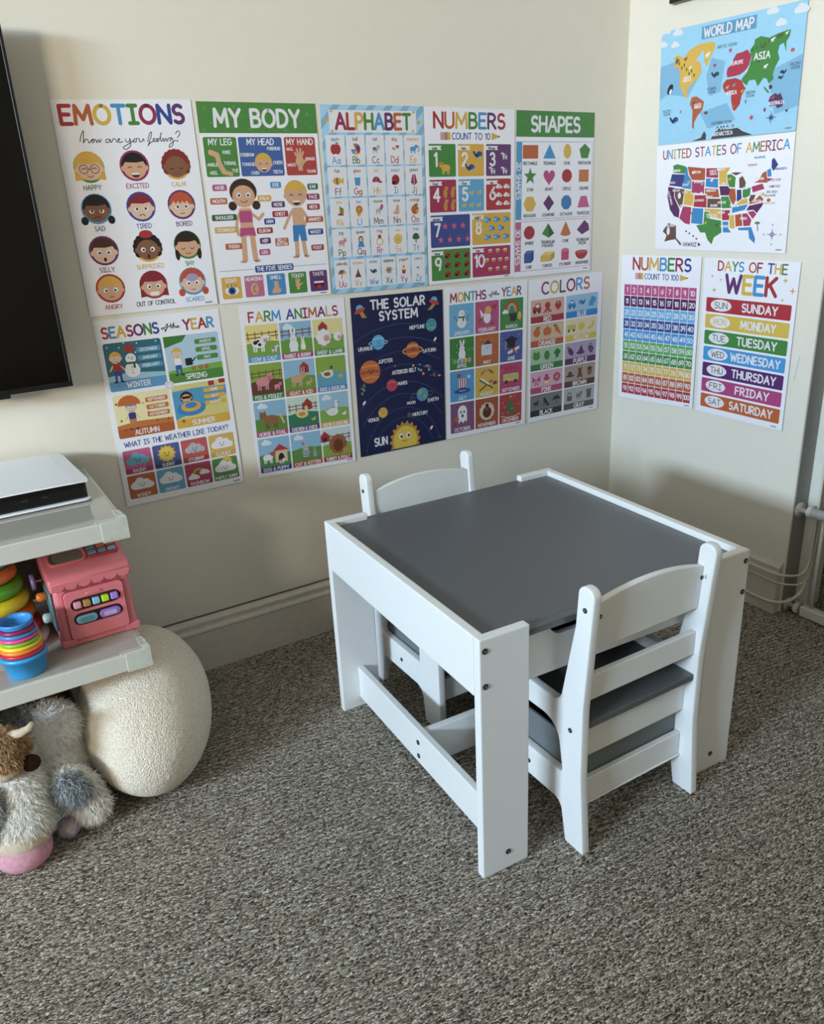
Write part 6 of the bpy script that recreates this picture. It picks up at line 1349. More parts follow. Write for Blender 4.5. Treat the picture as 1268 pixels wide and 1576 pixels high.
# ----------------------------------------------------------------- media bench
def make_bench():
    b = empty('television_bench', (-2.25, -.22, 0), label='cream gloss two-shelf television bench with clear corner guards, along the poster wall', cat='bench')
    ox, oy = -2.25, -.22
    def wb(name, x0, x1, y0, y1, z0, z1, m, par=b, bevel=.002): return box(name, x0 - ox, x1 - ox, y0 - oy, y1 - oy, z0, z1, m, par, bevel)
    top = wb('top_shelf', -2.92, -1.600, -.402, -.024, .556, .591, M['shelf'])
    low = wb('lower_shelf', -2.92, -1.602, -.402, -.045, .286, .322, M['shelf'])
    wb('shaded_top_face', -2.915, -1.606, -.396, -.030, .5911, .5925, M['shelf_top'], top, .0004)  # thin grey faces added to darken the shelf tops
    wb('shaded_top_face', -2.915, -1.608, -.396, -.050, .3221, .3235, M['shelf_top'], low, .0004)
    wb('back_panel', -2.90, -1.668, -.044, -.030, .3245, .5555, M['dark_wood'])
    wb('wall_darkening_panel', -2.90, -1.74, -.062, -.050, .004, .2855, M['dark_wood'])  # panel added to darken the wall beneath the bench
    wb('upright', -2.42, -2.39, -.38, -.046, .3245, .5555, M['dark_wood'])
    for x in (-2.85, -1.80):
        pass
    # turned-out brown legs
    def leg(px, py, dx, dy):
        bm = bmesh.new(); tube_mesh(bm, [(px - ox, py - oy, .2855), (px + dx - ox, py + dy - oy, .004)], [.030, .017], 16)
        return bm_obj('leg', bm, M['brown'], b, smooth=True)
    leg(-1.785, -.20, .050, .06); leg(-2.80, -.17, -.06, .03); leg(-2.80, -.34, -.06, -.03); leg(-2.18, -.20, 0, 0)
    # clear plastic guards hugging the front corners
    for sh, z1, z0, xr in ((top, .591, .556, -1.600), (low, .322, .286, -1.602)):
        bm = bmesh.new(); t = .0026; e = .0006
        X = xr - ox; Y = -.402 - oy
        bm_box(bm, X - .045, X + e + t, Y - e - t, Y - e, z0 - .002, z1 + .003, .0012, 1)       # front wing
        bm_box(bm, X + e, X + e + t, Y - e, Y + .040, z0 - .002, z1 + .003, .0012, 1)           # side wing
        bm_box(bm, X - .052, X + e, Y - e, Y + .012, z1 + e, z1 + .0035, .001, 1)               # top lip, front
        bm_box(bm, X - .012, X + e, Y + .012, Y + .05, z1 + e, z1 + .0035, .001, 1)             # top lip, side
        bm_box(bm, X - .010, X + e + t, Y - e - t - .002, Y + .010, z1 + .003, z1 + .006, .001, 1)
        bm_obj('corner_guard', bm, M['clear'], sh)
    return b
make_bench()

def make_console():
    x1 = -1.632; x0 = x1 - .39; yF = -.262; yB = -.030; z = .5928
    t = empty('game_console', ((x0 + x1) / 2, (yF + yB) / 2, z), label='white and black game console lying flat on the bench under the television', cat='game console')
    ox, oy = t.location.x, t.location.y
    def sheet(name, zt, th, grow, bulge, m, xe=0.0):
        o = fillet([(x0 - ox - grow, yF - oy - grow, .012), (x1 - ox + grow, yF - oy - grow, .012), (x1 - ox + grow - .012, yB - oy + .004, .012), (x0 - ox + .012 - grow, yB - oy + .004, .012)], 5)
        return plate(name, [o], th, .0012, Matrix.Translation((0, 0, zt)), m, t)
    sheet('lower_plate', .0045, .004, .004, 0, M['con_white'])
    o = fillet([(x0 - ox, yF - oy + .004, .006), (x1 - ox - .002, yF - oy + .004, .006), (x1 - ox - .012, yB - oy, .01), (x0 - ox + .012, yB - oy, .01)], 5)
    body = plate('body', [o], .033, .001, Matrix.Translation((0, 0, .0235)), M['con_black'], t)
    for k in (0, 1):
        box('front_port', .075 + k * .035, .087 + k * .035, yF - oy + .0028, yF - oy + .0042, .022, .0255, M['bolt_dark'], body)
    # gently arched top shell
    n = 14; bm = bmesh.new(); grid = []
    for j in range(n + 1):
        row = []
        for i in range(n + 1):
            u = i / n; v = j / n
            X = x0 - .004 + (x1 - x0 + .008) * u - ox; Y = yF - .004 + (yB - yF + .006) * v - oy
            X += (.5 - u) * 2 * .014 * v
            # round the corners
            cr = .02
            dx = max(0, cr - min(u, 1 - u) * .40) / cr; dy = max(0, cr - min(v, 1 - v) * .24) / cr
            s = max(0, math.hypot(dx, dy) - 1) if dx > 0 and dy > 0 else 0
            X += (-1 if u > .5 else 1) * s * .008; Y += (-1 if v > .5 else 1) * s * .008
            Z = .0415 + .004 * (1 - (2 * u - 1) ** 6) * (.6 + .4 * v)
            row.append((X, Y, Z))
        grid.append(row)
    top = [[bm.verts.new(p) for p in r] for r in grid]; bot = [[bm.verts.new((p[0], p[1], p[2] - .003)) for p in r] for r in grid]
    for j in range(n):
        for i in range(n):
            bm.faces.new((top[j][i], top[j][i + 1], top[j + 1][i + 1], top[j + 1][i])); bm.faces.new((bot[j][i], bot[j + 1][i], bot[j + 1][i + 1], bot[j][i + 1]))
    for i in range(n):
        bm.faces.new((top[0][i], bot[0][i], bot[0][i + 1], top[0][i + 1])); bm.faces.new((top[n][i], top[n][i + 1], bot[n][i + 1], bot[n][i]))
        bm.faces.new((top[i][0], top[i + 1][0], bot[i + 1][0], bot[i][0])); bm.faces.new((top[i][n], bot[i][n], bot[i + 1][n], top[i + 1][n]))
    bm_obj('top_plate', bm, M['con_white'], t, smooth=False)
    return t
make_console()

def make_tv():
    x1, x0, z0, z1 = -1.596, -2.74, .780, 1.44
    t = empty('television', ((x0 + x1) / 2, -.06, z0), label='large flat black television on the wall at the left edge', cat='television')
    ox, oy, oz = t.location
    def tb(name, a, b, c, d, e, f, m, bevel=0.0): return box(name, a - ox, b - ox, c - oy, d - oy, e - oz, f - oz, m, t, bevel)
    bm = bmesh.new()
    for q in ((x0, x1, z0, z0 + .010), (x0, x1, z1 - .006, z1), (x0, x0 + .006, z0 + .010, z1 - .006), (x1 - .006, x1, z0 + .010, z1 - .006)):
        bm_box(bm, q[0] - ox, q[1] - ox, -.070 - oy, -.052 - oy, q[2] - oz, q[3] - oz, .001, 1)
    bm_box(bm, x0 + .006 - ox, x1 - .006 - ox, -.058 - oy, -.052 - oy, z0 + .01 - oz, z1 - .006 - oz)
    bm_obj('frame', bm, M['tv_frame'], t)
    tb('screen', x0 + .006, x1 - .006, -.0675, -.0585, z0 + .010, z1 - .006, M['tv_screen'])
    tb('rear_housing', x0 + .12, x1 - .14, -.0515, -.022, z0 + .03, z1 - .14, M['tv_frame'], .006)
    tb('wall_bracket', x0 + .40, x1 - .40, -.0215, -.0008, z0 + .15, z1 - .20, M['tv_frame'], .002)
    tb('receiver_bump', -1.78, -1.715, -.068, -.054, z0 - .008, z0 - .0002, M['tv_frame'], .002)
make_tv()

# black frame whose lower edge shows at the top right
def make_frame():
    y0, y1, z0, z1 = -.575, -.158, 1.537, 1.88
    t = empty('picture_frame', (-.001, (y0 + y1) / 2, z0), label='black picture frame above the world map, only its lower edge in view', cat='picture frame')
    oy = t.location.y
    bm = bmesh.new()
    for q in ((y0, y1, z0, z0 + .018), (y0, y1, z1 - .018, z1), (y0, y0 + .018, z0 + .018, z1 - .018), (y1 - .018, y1, z0 + .018, z1 - .018)):
        bm_box(bm, -.022, 0, q[0] - oy, q[1] - oy, q[2] - z0, q[3] - z0, .0015, 1)
    bm_obj('frame', bm, M['tv_frame'], t)
    box('picture', -.012, -.004, y0 + .018 - oy, y1 - .018 - oy, .018, z1 - z0 - .018, M['paper'], t)
make_frame()

# ----------------------------------------------------------------- toys on the lower shelf
def make_activity_cube():
    w, d, h = .146, .150, .124
    c = empty('activity_cube', (-1.741, -.312, .3238), 0.02, label='pink plastic activity cube toy with sliding beads in its door, on the lower shelf', cat='toy')
    # softly tapering body
    bm = bmesh.new()
    bm_box(bm, 0, w, 0, d, 0, h, .010, 4)
    for v in bm.verts:
        k = v.co.z / h
        v.co.x = w / 2 + (v.co.x - w / 2) * (1 - .035 * k); v.co.y = d / 2 + (v.co.y - d / 2) * (1 - .03 * k)
    bm_obj('body', bm, M['pink'], c, smooth=True)
    # foot band
    bm = bmesh.new()
    for x0, x1 in ((-.002, .026), (w - .026, w + .002)):
        bm_box(bm, x0, x1, -.003, .03, 0, .016, .003, 2)
    bm_box(bm, .024, w - .024, -.0015, .012, .001, .0105, .0015, 1)
    bm_obj('foot_band', bm, M['pink'], c, smooth=False)
    # roof: rounded slab sloping up to the back, with a tray and a keypad in it
    def roof_z(y): return .150 + .22 * (y)
    bm = bmesh.new()
    n = 10
    prof = fillet([(-.003, h - .004, .004), (-.003, .146, .012), (d * .62, .176, .03), (d * .72, .198, .01), (d * .92, .198, .012), (d + .003, h - .004, .004)], 5)
    v0 = [bm.verts.new((-.003, y, z)) for y, z in prof]; v1 = [bm.verts.new((w + .003, y, z)) for y, z in prof]
    bm.faces.new(v0); bm.faces.new(v1[::-1])
    for i in range(len(prof)): bm.faces.new((v0[i], v1[i], v1[(i + 1) % len(prof)], v0[(i + 1) % len(prof)]))
    bmesh.ops.recalc_face_normals(bm, faces=bm.faces[:])
    es = [e for e in bm.edges if abs(e.verts[0].co.x - e.verts[1].co.x) < 1e-6]
    bmesh.ops.bevel(bm, geom=es, offset=.0045, segments=3, profile=.5, affect='EDGES')
    roof = bm_obj('roof', bm, M['pink'], c, smooth=True)
    # scalloped trim along the roof front
    sc = []
    k = 6
    for i in range(k):
        cx = (i + .5) * w / k
        sc += [(cx + w / k / 2 * math.cos(R(a)), h + .006 - .009 * math.sin(R(a))) for a in range(180, -1, -20)][:-1]
    sc = [(0, h + .014)] + sc + [(w, h + .006), (w, h + .014)]
    plate('scalloped_trim', [sc], .004, .0012, basis((1, 0, 0), (0, 0, 1), (0, -1, 0), (0, -.0042, 0)), M['pink'], c)
    # front door
    def rr(x0, z0, x1, z1, r): return fillet([(x0, z0, r), (x1, z0, r), (x1, z1, r), (x0, z1, r)], 6)
    F = lambda y: basis((1, 0, 0), (0, 0, 1), (0, -1, 0), (0, y, 0))
    s1 = rr(.0275, .0735, .1205, .0985, .012); s2 = rr(.0285, .0425, .1195, .0675, .012)
    plate('door_groove', [rr(.016, .013, .130, .117, .010)], .002, .0, F(-.0005), M['pink_dark'], c)
    plate('door', [rr(.0178, .0145, .1282, .1152, .009), s1[::-1], s2[::-1]], .005, .0012, F(-.0035), M['pink'], c)
    plate('slot', [rr(.0265, .0725, .1215, .0995, .012)], .0012, 0, F(-.0022), M['slot'], c)
    plate('slot', [rr(.0275, .0415, .1205, .0685, .012)], .0012, 0, F(-.0022), M['slot'], c)
    plate('door_handle', [fillet([(.055, .103, .003), (.090, .103, .003), (.084, .108, .002), (.061, .108, .002)], 4)], .003, .001, F(-.0068), M['pink'], c)
    for i, (nm, col) in enumerate((('bead', '#d998ac'), ('bead', '#b08440'), ('bead', '#84bcdc'), ('bead', '#b8dc34'), ('bead', '#a484d4'))):
        x = .0395 + i * .0172
        box(nm, x - .0072, x + .0072, -.0125, -.0026, .0802, .0938, plastic('bead_' + col[1:], col), c, bevel=.003, seg=3, label=['pale pink bead', 'tan bead', 'light blue bead', 'lime green bead', 'violet bead'][i])
    for x, col, lb in ((.0515, '#7cb0c8', 'light blue slider'), (.0955, '#9c78cc', 'violet slider')):
        sl = plate('slider', [rr(x - .020, .0468, x + .020, .0632, .0081)], .008, .0028, F(-.0068), plastic('slider_' + col[1:], col), c, label=lb)
        plate('slider_inset', [rr(x - .013, .0505, x + .013, .0595, .0044)], .002, .0006, F(-.0112), plastic('inset_' + col[1:], '#bcb0d8' if 'violet' in lb else '#5c94ac'), sl)
    # roof tray (mirror) and keypad, lying on the slope
    sl = math.atan2(.176 - .146, d * .62 + .003)
    ey = (0, math.cos(sl), math.sin(sl)); ez = (0, -math.sin(sl), math.cos(sl))
    Zs = lambda y: .1475 + (y) * math.tan(sl)
    rim = rr(-.036, -.022, .036, .022, .014); hol = rr(-.031, -.018, .031, .018, .011)
    org = (.044, .052, Zs(.052) + .002)
    tr = plate('tray_rim', [rim, hol[::-1]], .006, .0015, basis((1, 0, 0), ey, ez, org), M['pink'], c)
    plate('tray_mirror', [rr(-.0315, -.0185, .0315, .0185, .011)], .001, 0, basis((1, 0, 0), ey, ez, (org[0], org[1], org[2] - .0012)), M['mirror'], tr)
    org2 = Vector((.110, .058, Zs(.058) + .0022))
    kp = plate('keypad', [rr(-.030, -.026, .030, .026, .006)], .004, .001, basis((1, 0, 0), ey, ez, org2), M['pink_dark'], c)
    kc = ['#5c9cb4', '#5c9cb4', '#7cb4cc', '#5c8c94', '#c87c5c', '#b46c54', '#5c8890', '#4c8078', '#4c8078']
    for j in range(3):
        for i in range(3):
            o = org2 + Vector((1, 0, 0)) * (-.0185 + i * .0185) + Vector(ey) * (-.016 + j * .016) + Vector(ez) * .0038
            plate('key', [rr(-.0075, -.005, .0075, .005, .003)], .0034, .0012, basis((1, 0, 0), ey, ez, o), plastic('key_%d_%d' % (i, j), kc[j * 3 + i]), kp)
    # knobs on the left side
    q = Vector((0, 0, 1)).rotation_difference(Vector((-1, 0, 0))).to_matrix()
    pl = box('side_plate', -.004, .0005, .02, d - .02, .03, .112, plastic('side_plate_teal', '#6c9494'), c, bevel=.002, label='teal side panel')
    lathe('knob', [(.003, 0), (.009, .002), (.010, .014), (.007, .018), (0.001, .019)], plastic('knob_white', '#b4c4b8'), c, 18, (-.003, .035, .058), q, label='pale green knob')
    lathe('knob', [(.003, 0), (.008, .002), (.009, .016), (.006, .020), (0.001, .021)], plastic('knob_orange', '#d0742c'), c, 18, (-.003, .05, .098), q, label='orange knob')
    bm = bmesh.new(); lathe_mesh(bm, [(.002, -.004), (.015, -.004), (.017, 0), (.015, .004), (.002, .004)], 20, (-.021, .085, .118), q)
    bm_obj('knob', bm, plastic('knob_violet', '#8c7cbc'), c, smooth=True, label='violet disc knob')
    box('knob_arm', -.020, -.003, .083, .087, .1165, .1195, plastic('arm_white', '#c8bcc0'), c, bevel=.001)
make_activity_cube()

def make_ring_stacker():
    t = empty('ring_stacker', (-1.838, -.215, .3238), label='stacking ring toy with rainbow rings on a white base, left of the pink cube', cat='toy')
    lathe('base', [(.03, 0), (.080, 0), (.0855, .004), (.0855, .012), (.080, .017), (.02, .018)], plastic('stacker_white', '#d8d4cc'), t, 40)
    lathe('spindle', [(.022, .018), (.018, .12), (.012, .200), (.004, .204)], plastic('stacker_white', '#d8d4cc'), t, 20)
    z = .0185
    for col, Rr, r, lb in (('#c02430', .0607, .0163, 'red ring'), ('#dc6c1c', .0550, .0160, 'orange ring'), ('#dccc2c', .0495, .0158, 'yellow ring'), ('#5cac2c', .0440, .0156, 'green ring'), ('#e07434', .0388, .0150, 'light orange ring'), ('#48a8cc', .0340, .0140, 'light blue ring')):
        bm = bmesh.new(); bm_torus(bm, Rr, r, (0, 0, z + r * .92), 40, 16, .92)
        bm_obj('ring', bm, plastic('ring_' + col[1:], col), t, smooth=True, label=lb)
        z += 2 * r * .92 + .0004
make_ring_stacker()

def make_cups():
    t = empty('stacking_cups', (-1.812, -.354, .3238), label='nested rainbow stacking cups, blue at top and bottom, at the shelf front', cat='toy')
    def cup(name, r0, r1, z0, z1, rim, col, lb, cavity=False):
        prof = [(.002, z0), (r0 * .93, z0), (r0, z0 + .003), (r1, z1 - rim), (r1 + .003, z1 - rim), (r1 + .0035, z1 - rim * .4), (r1 + .002, z1), (r1 - .001, z1)]
        if cavity: prof += [(r1 - .003, z1 - .002), (r0 * .86, z0 + .012), (.002, z0 + .011)]
        else: prof += [(r1 - .010, z1 - .001), (.002, z1 - .002)]
        return lathe(name, prof, plastic('cup_' + col[1:], col, .32), t, 40, label=lb)
    cup('cup', .0335, .0390, .000, .0440, .007, '#2c9cdc', 'bright blue outermost cup')
    z = .0445
    for k, (col, lb) in enumerate((('#c02838', 'red cup rim'), ('#e8843c', 'orange cup rim'), ('#e8cc34', 'yellow cup rim'), ('#84b834', 'green cup rim'), ('#dc4890', 'pink cup rim'), ('#4484c0', 'blue cup rim'), ('#8c2450', 'dark red cup rim'))):
        r = .0392 - k * .0013
        lathe('cup', [(.002, z), (r - .003, z), (r, z + .0012), (r + .0005, z + .0055), (r - .001, z + .0070), (r - .004, z + .0072), (.002, z + .0072)], plastic('cup_' + col[1:], col, .32), t, 40, label=lb)
        z += .0074
    lathe('cup', [(.002, z), (.0265, z), (.0285, z + .002), (.0300, z + .009), (.0297, z + .0115), (.0272, z + .0115), (.0255, z + .008), (.022, z + .0015), (.002, z + .0012)], plastic('cup_top_blue', '#3c8cd4', .32), t, 40, label='blue innermost cup standing open on top')
make_cups()

# ----------------------------------------------------------------- soft things
def boucle(name, c1, c2, scale, dist):
    m, t, b = new_mat(name); n = t.nodes; l = t.links
    tc = n.new('ShaderNodeTexCoord'); vo = n.new('ShaderNodeTexVoronoi'); vo.inputs['Scale'].default_value = scale
    l.new(tc.outputs['Object'], vo.inputs['Vector'])
    no = n.new('ShaderNodeTexNoise'); no.inputs['Scale'].default_value = scale * 1.7; no.inputs['Detail'].default_value = 4
    l.new(tc.outputs['Object'], no.inputs['Vector'])
    ra = n.new('ShaderNodeValToRGB'); ra.color_ramp.elements[0].color = srgb(c1); ra.color_ramp.elements[1].color = srgb(c2)
    ra.color_ramp.elements[0].position = .35; ra.color_ramp.elements[1].position = .65
    l.new(no.outputs['Fac'], ra.inputs['Fac']); l.new(ra.outputs['Color'], b.inputs['Base Color'])
    ad = n.new('ShaderNodeMath'); ad.operation = 'SUBTRACT'; l.new(no.outputs['Fac'], ad.inputs[0]); l.new(vo.outputs['Distance'], ad.inputs[1])
    bu = n.new('ShaderNodeBump'); bu.inputs['Strength'].default_value = .9; bu.inputs['Distance'].default_value = dist
    l.new(ad.outputs['Value'], bu.inputs['Height']); l.new(bu.outputs['Normal'], b.inputs['Normal'])
    setin(b, 'Roughness', .95); setin(b, 'Specular IOR Level', .15); setin(b, 'Sheen Weight', .3)
    return m
M['boucle'] = boucle('cream_boucle', '#d0c2ad', '#fbf0de', 300, .0025)

def make_pouf():
    # a plump oval floor cushion lying under and beside the bench end
    x, y, a, c, b, tx, ty = -1.611, -.302, .134, .203, .130, .881, -.546
    w = Vector((math.sin(tx), math.sin(ty), 1)).normalized(); e1 = Vector((0, 1, 0)).cross(w).normalized(); e2 = w.cross(e1)
    bm = bmesh.new(); bmesh.ops.create_icosphere(bm, subdivisions=6, radius=1)
    from mathutils import noise
    zmin = 1e9
    for v in bm.verts:
        u = v.co.copy(); s = 1 + .008 * noise.noise(u * 2.5) 
        p = (e1 * u.x * a + e2 * u.y * c + w * u.z * b) * s
        p += u * .0016 * noise.noise(p * 240)
        v.co = p; zmin = min(zmin, p.z)
    for v in bm.verts: v.co.z = max(v.co.z - zmin, .004) - .004
    o = bm_obj('floor_pouf', bm, M['boucle'], None, smooth=True, label='large round cream boucle floor pouf under the end of the bench', cat='pouf')
    o.location = (x, y, 0.0)
    return o
make_pouf()

def fur_mat(name, root_c, tip_c):
    m, t, b = new_mat(name); n = t.nodes; l = t.links
    at = n.new('ShaderNodeTexNoise'); at.inputs['Scale'].default_value = 120; tc = n.new('ShaderNodeTexCoord'); l.new(tc.outputs['Object'], at.inputs['Vector'])
    ra = n.new('ShaderNodeValToRGB'); ra.color_ramp.elements[0].color = srgb(root_c); ra.color_ramp.elements[1].color = srgb(tip_c)
    ra.color_ramp.elements[0].position = .35; ra.color_ramp.elements[1].position = .65
    l.new(at.outputs['Fac'], ra.inputs['Fac']); l.new(ra.outputs['Color'], b.inputs['Base Color'])
    setin(b, 'Roughness', .85); setin(b, 'Specular IOR Level', .2)
    tr = n.new('ShaderNodeBsdfTranslucent'); l.new(ra.outputs['Color'], tr.inputs['Color'])
    mx = n.new('ShaderNodeMixShader'); mx.inputs[0].default_value = .45
    l.new(b.outputs[0], mx.inputs[1]); l.new(tr.outputs[0], mx.inputs[2]); l.new(mx.outputs[0], n['Material Output'].inputs['Surface'])
    return m
M['fur_white'] = fur_mat('white_plush', '#efeae0', '#ffffff')
M['fur_grey'] = fur_mat('grey_plush', '#9a9da0', '#d0d4d8')
M['fur_tan'] = fur_mat('tan_plush', '#a4825c', '#d8bc98')
M['fur_cream'] = fur_mat('cream_plush', '#c8b8a0', '#e8dcc8')
M['pink_cloth'] = fur_mat('pink_velour', '#dfaabb', '#eebccb')
M['lilac_cloth'] = fur_mat('lilac_velour', '#c4b4c4', '#dccfd8')
M['cream_cloth'] = fur_mat('cream_velour', '#e0d4bc', '#ece0cc')
M['brown_cloth'] = fur_mat('brown_velour', '#3c241a', '#50342a')

def blob(name, parts, m, parent, fur=None, seed=1, sub=3, flen=.014, fn=2600, flat_z=None, droop=.35):
    """one smooth body from overlapping ellipsoids (remeshed), with a furry coat as a second mesh.
    parts: (centre, (rx, ry, rz), rot_euler_deg)"""
    bm = bmesh.new()
    for cn, rr, ro in parts:
        mt = Matrix.Translation(cn) @ (Matrix.Rotation(R(ro[2]), 4, 'Z') @ Matrix.Rotation(R(ro[1]), 4, 'Y') @ Matrix.Rotation(R(ro[0]), 4, 'X')) @ Matrix.Diagonal((*rr, 1))
        bmesh.ops.create_icosphere(bm, subdivisions=sub, radius=1, matrix=mt)
    me = bpy.data.meshes.new(name); bm.to_mesh(me); bm.free()
    o = bpy.data.objects.new(name, me); COL.objects.link(o)
    rm = o.modifiers.new('remesh', 'REMESH'); rm.mode = 'VOXEL'; rm.voxel_size = .004; rm.use_smooth_shade = True
    sm = o.modifiers.new('smooth', 'SMOOTH'); sm.iterations = 6; sm.factor = .6
    dg = bpy.context.evaluated_depsgraph_get(); me2 = bpy.data.meshes.new_from_object(o.evaluated_get(dg))
    o.modifiers.clear(); o.data = me2
    if flat_z is not None:
        for v in me2.vertices: v.co.z = max(v.co.z, flat_z)
    me2.materials.clear(); me2.materials.append(m); me2.name = name
    me2.polygons.foreach_set('use_smooth', [True] * len(me2.polygons))
    o.parent = parent
    if fur:
        rnd = random.Random(seed); P = me2.polygons
        areas = [f.area for f in P]; tot = sum(areas); vs = []; fs = []
        import bisect
        cum = []; s_ = 0
        for a_ in areas: s_ += a_; cum.append(s_)
        for k in range(int(fn * 2.2)):
            f = P[min(len(P) - 1, bisect.bisect(cum, rnd.random() * tot))]
            nrm = f.normal; c0 = f.center + Vector((rnd.uniform(-1, 1), rnd.uniform(-1, 1), rnd.uniform(-1, 1))) * .002
            d = (nrm * .62 + Vector((rnd.gauss(0, .38), rnd.gauss(0, .38), rnd.gauss(0, .30) - droop * .8))).normalized()
            if d.dot(nrm) < .15: d = (d + nrm * .5).normalized()
            if flat_z is not None and (c0 + d * flen).z < flat_z: continue
            sd = d.cross(Vector((rnd.random() - .5, rnd.random() - .5, rnd.random() - .5))).normalized() * rnd.uniform(.0005, .0011)
            L_ = flen * rnd.uniform(.6, 1.2); bend = Vector((rnd.gauss(0, .2), rnd.gauss(0, .2), -.5)) * L_ * .5
            p0 = c0 - nrm * .001; p1 = c0 + d * L_ * .55 + bend * .2; p2 = c0 + d * L_ + bend
            i = len(vs); vs += [p0 - sd, p0 + sd, p1 - sd * .8, p1 + sd * .8, p2]
            fs += [(i, i + 1, i + 3, i + 2), (i + 2, i + 3, i + 4)]
        mesh_obj('fur', vs, fs, fur, o, kind='stuff')
    return o

def make_donkey():
    t = empty('plush_donkey', (-1.87, -.44, 0), label='plush donkey with shaggy white face, grey ears and pink muzzle, slumped on the carpet', cat='soft toy')
    q = lambda x, y, z: (x + 1.87, y + .44, z)
    blob('body', [(q(-1.82, -.33, .110), (.075, .095, .100), (20, 0, 0)), (q(-1.80, -.34, .185), (.055, .06, .045), (0, 0, 0)), (q(-1.90, -.31, .09), (.07, .08, .085), (0, 0, 0))], M['fur_white'], t, M['fur_white'], 3, fn=5200, flen=.016, flat_z=.002)
    blob('grey_patch', [(q(-1.850, -.335, .208), (.042, .036, .022), (0, -10, 0)), (q(-1.825, -.385, .155), (.035, .024, .018), (0, 0, 0))], M['fur_grey'], t, M['fur_grey'], 4, fn=1500, flen=.014)
    blob('head', [(q(-1.872, -.435, .128), (.042, .042, .050), (0, 0, 0)), (q(-1.88, -.450, .09), (.048, .046, .05), (0, 0, 0)), (q(-1.885, -.455, .078), (.046, .042, .022), (0, 0, 0))], M['fur_white'], t, M['fur_white'], 5, fn=3600, flen=.015, droop=.7)
    blob('muzzle_band', [(q(-1.888, -.463, .058), (.0485, .0445, .036), (0, 4, 0))], M['cream_cloth'], t, None)
    mz = blob('muzzle', [(q(-1.892, -.470, .032), (.0500, .0470, .033), (0, 0, 0))], M['pink_cloth'], t, None, flat_z=.001)
    # ears: grey centres in white shaggy rims
    blob('ear', [(q(-1.782, -.440, .098), (.036, .020, .056), (0, -28, 0)), (q(-1.765, -.448, .058), (.030, .018, .036), (0, -28, 0))], M['fur_white'], t, M['fur_white'], 6, fn=2600, flen=.015)
    blob('ear_patch', [(q(-1.792, -.460, .115), (.026, .012, .036), (0, -28, 0))], M['fur_grey'], t, M['fur_grey'], 7, fn=1300, flen=.015)
    blob('ear', [(q(-1.938, -.462, .118), (.030, .020, .055), (0, 14, 0))], M['fur_grey'], t, M['fur_grey'], 8, fn=2200, flen=.016)
    blob('inner_ear', [(q(-1.812, -.446, .026), (.022, .022, .022), (0, 20, 0))], M['lilac_cloth'], t, None, flat_z=.001)
make_donkey()

def make_cow():
    t = empty('plush_highland_cow', (-1.885, -.42, .174), label='small tan plush horned cow lying on top of the plush donkey', cat='soft toy')
    q = lambda x, y, z: (x + 1.885, y + .42, z - .16)
    blob('body', [(q(-1.925, -.385, .212), (.052, .045, .034), (0, 0, 0))], M['fur_tan'], t, M['fur_tan'], 11, fn=1400, flen=.012)
    hd = blob('head', [(q(-1.880, -.432, .222), (.030, .030, .030), (0, 0, 0)), (q(-1.884, -.447, .196), (.026, .026, .024), (0, 0, 0))], M['fur_tan'], t, M['fur_tan'], 12, fn=2600, flen=.010, droop=.8)
    blob('snout', [(q(-1.886, -.462, .182), (.021, .017, .014), (0, 0, 0))], M['fur_cream'], hd, None)
    tube('horn', [q(-1.868, -.440, .240), q(-1.850, -.448, .244), q(-1.836, -.452, .250), q(-1.828, -.453, .260)], [.0085, .0078, .0062, .0036], M['cream_cloth'], hd, 12)
    tube('horn', [q(-1.896, -.440, .240), q(-1.915, -.446, .244), q(-1.930, -.450, .250), q(-1.938, -.451, .260)], [.0085, .0078, .0062, .0036], M['cream_cloth'], hd, 12)
    lathe('eye', [(.0005, -.0036), (.003, -.002), (.0038, 0), (.003, .002), (.0005, .0036)], M['con_black'], hd, 12, q(-1.864, -.4585, .216))
    lathe('eye', [(.0005, -.0036), (.003, -.002), (.0038, 0), (.003, .002), (.0005, .0036)], M['con_black'], hd, 12, q(-1.896, -.4600, .216))
    lg = blob('leg', [(q(-1.857, -.430, .196), (.016, .016, .030), (0, 25, 0))], M['fur_tan'], t, M['fur_tan'], 13, fn=700, flen=.006)
    blob('hoof', [(q(-1.846, -.452, .180), (.0185, .012, .0175), (0, 0, 0))], M['brown_cloth'], lg, None)
make_cow()

# ----------------------------------------------------------------- gate and cables by the doorway
def make_gate():
    x = .031
    y0, y1 = -.700, -1.46
    g = empty('safety_gate', (x, (y0 + y1) / 2, 0), label='white tubular safety gate across the doorway at the right edge', cat='gate')
    oy = g.location.y
    tube('top_tube', [(0, y0 - oy, .298), (0, y1 - oy, .298)], .0135, M['gate'], g, 20)
    box('bottom_rail', -.013, .013, y1 - oy, y0 - .01 - oy, .004, .034, M['gate'], g, bevel=.004)
    yy = -.735
    while yy > y1 + .02:
        tube('bar', [(0, yy - oy, .034), (0, yy - oy, .290)], .0048, M['gate'], g, 10); yy -= .050
    q = Vector((0, 0, 1)).rotation_difference(Vector((0, 1, 0))).to_matrix()
    for z in (.298, .019):
        lathe('pressure_pad', [(.001, 0), (.006, 0), (.006, .018), (.0195, .0185), (.021, .021), (.020, .0245), (.001, .025)], M['rubber'], g, 24, (-.0 if z < .1 else -.004, -.6905 - oy, z), q)
        lathe('adjuster_nut', [(.001, 0), (.0155, 0), (.0165, .002), (.0165, .009), (.0155, .011), (.001, .011)], M['gate'], g, 12, (0, -.7015 - oy, z), q)
make_gate()

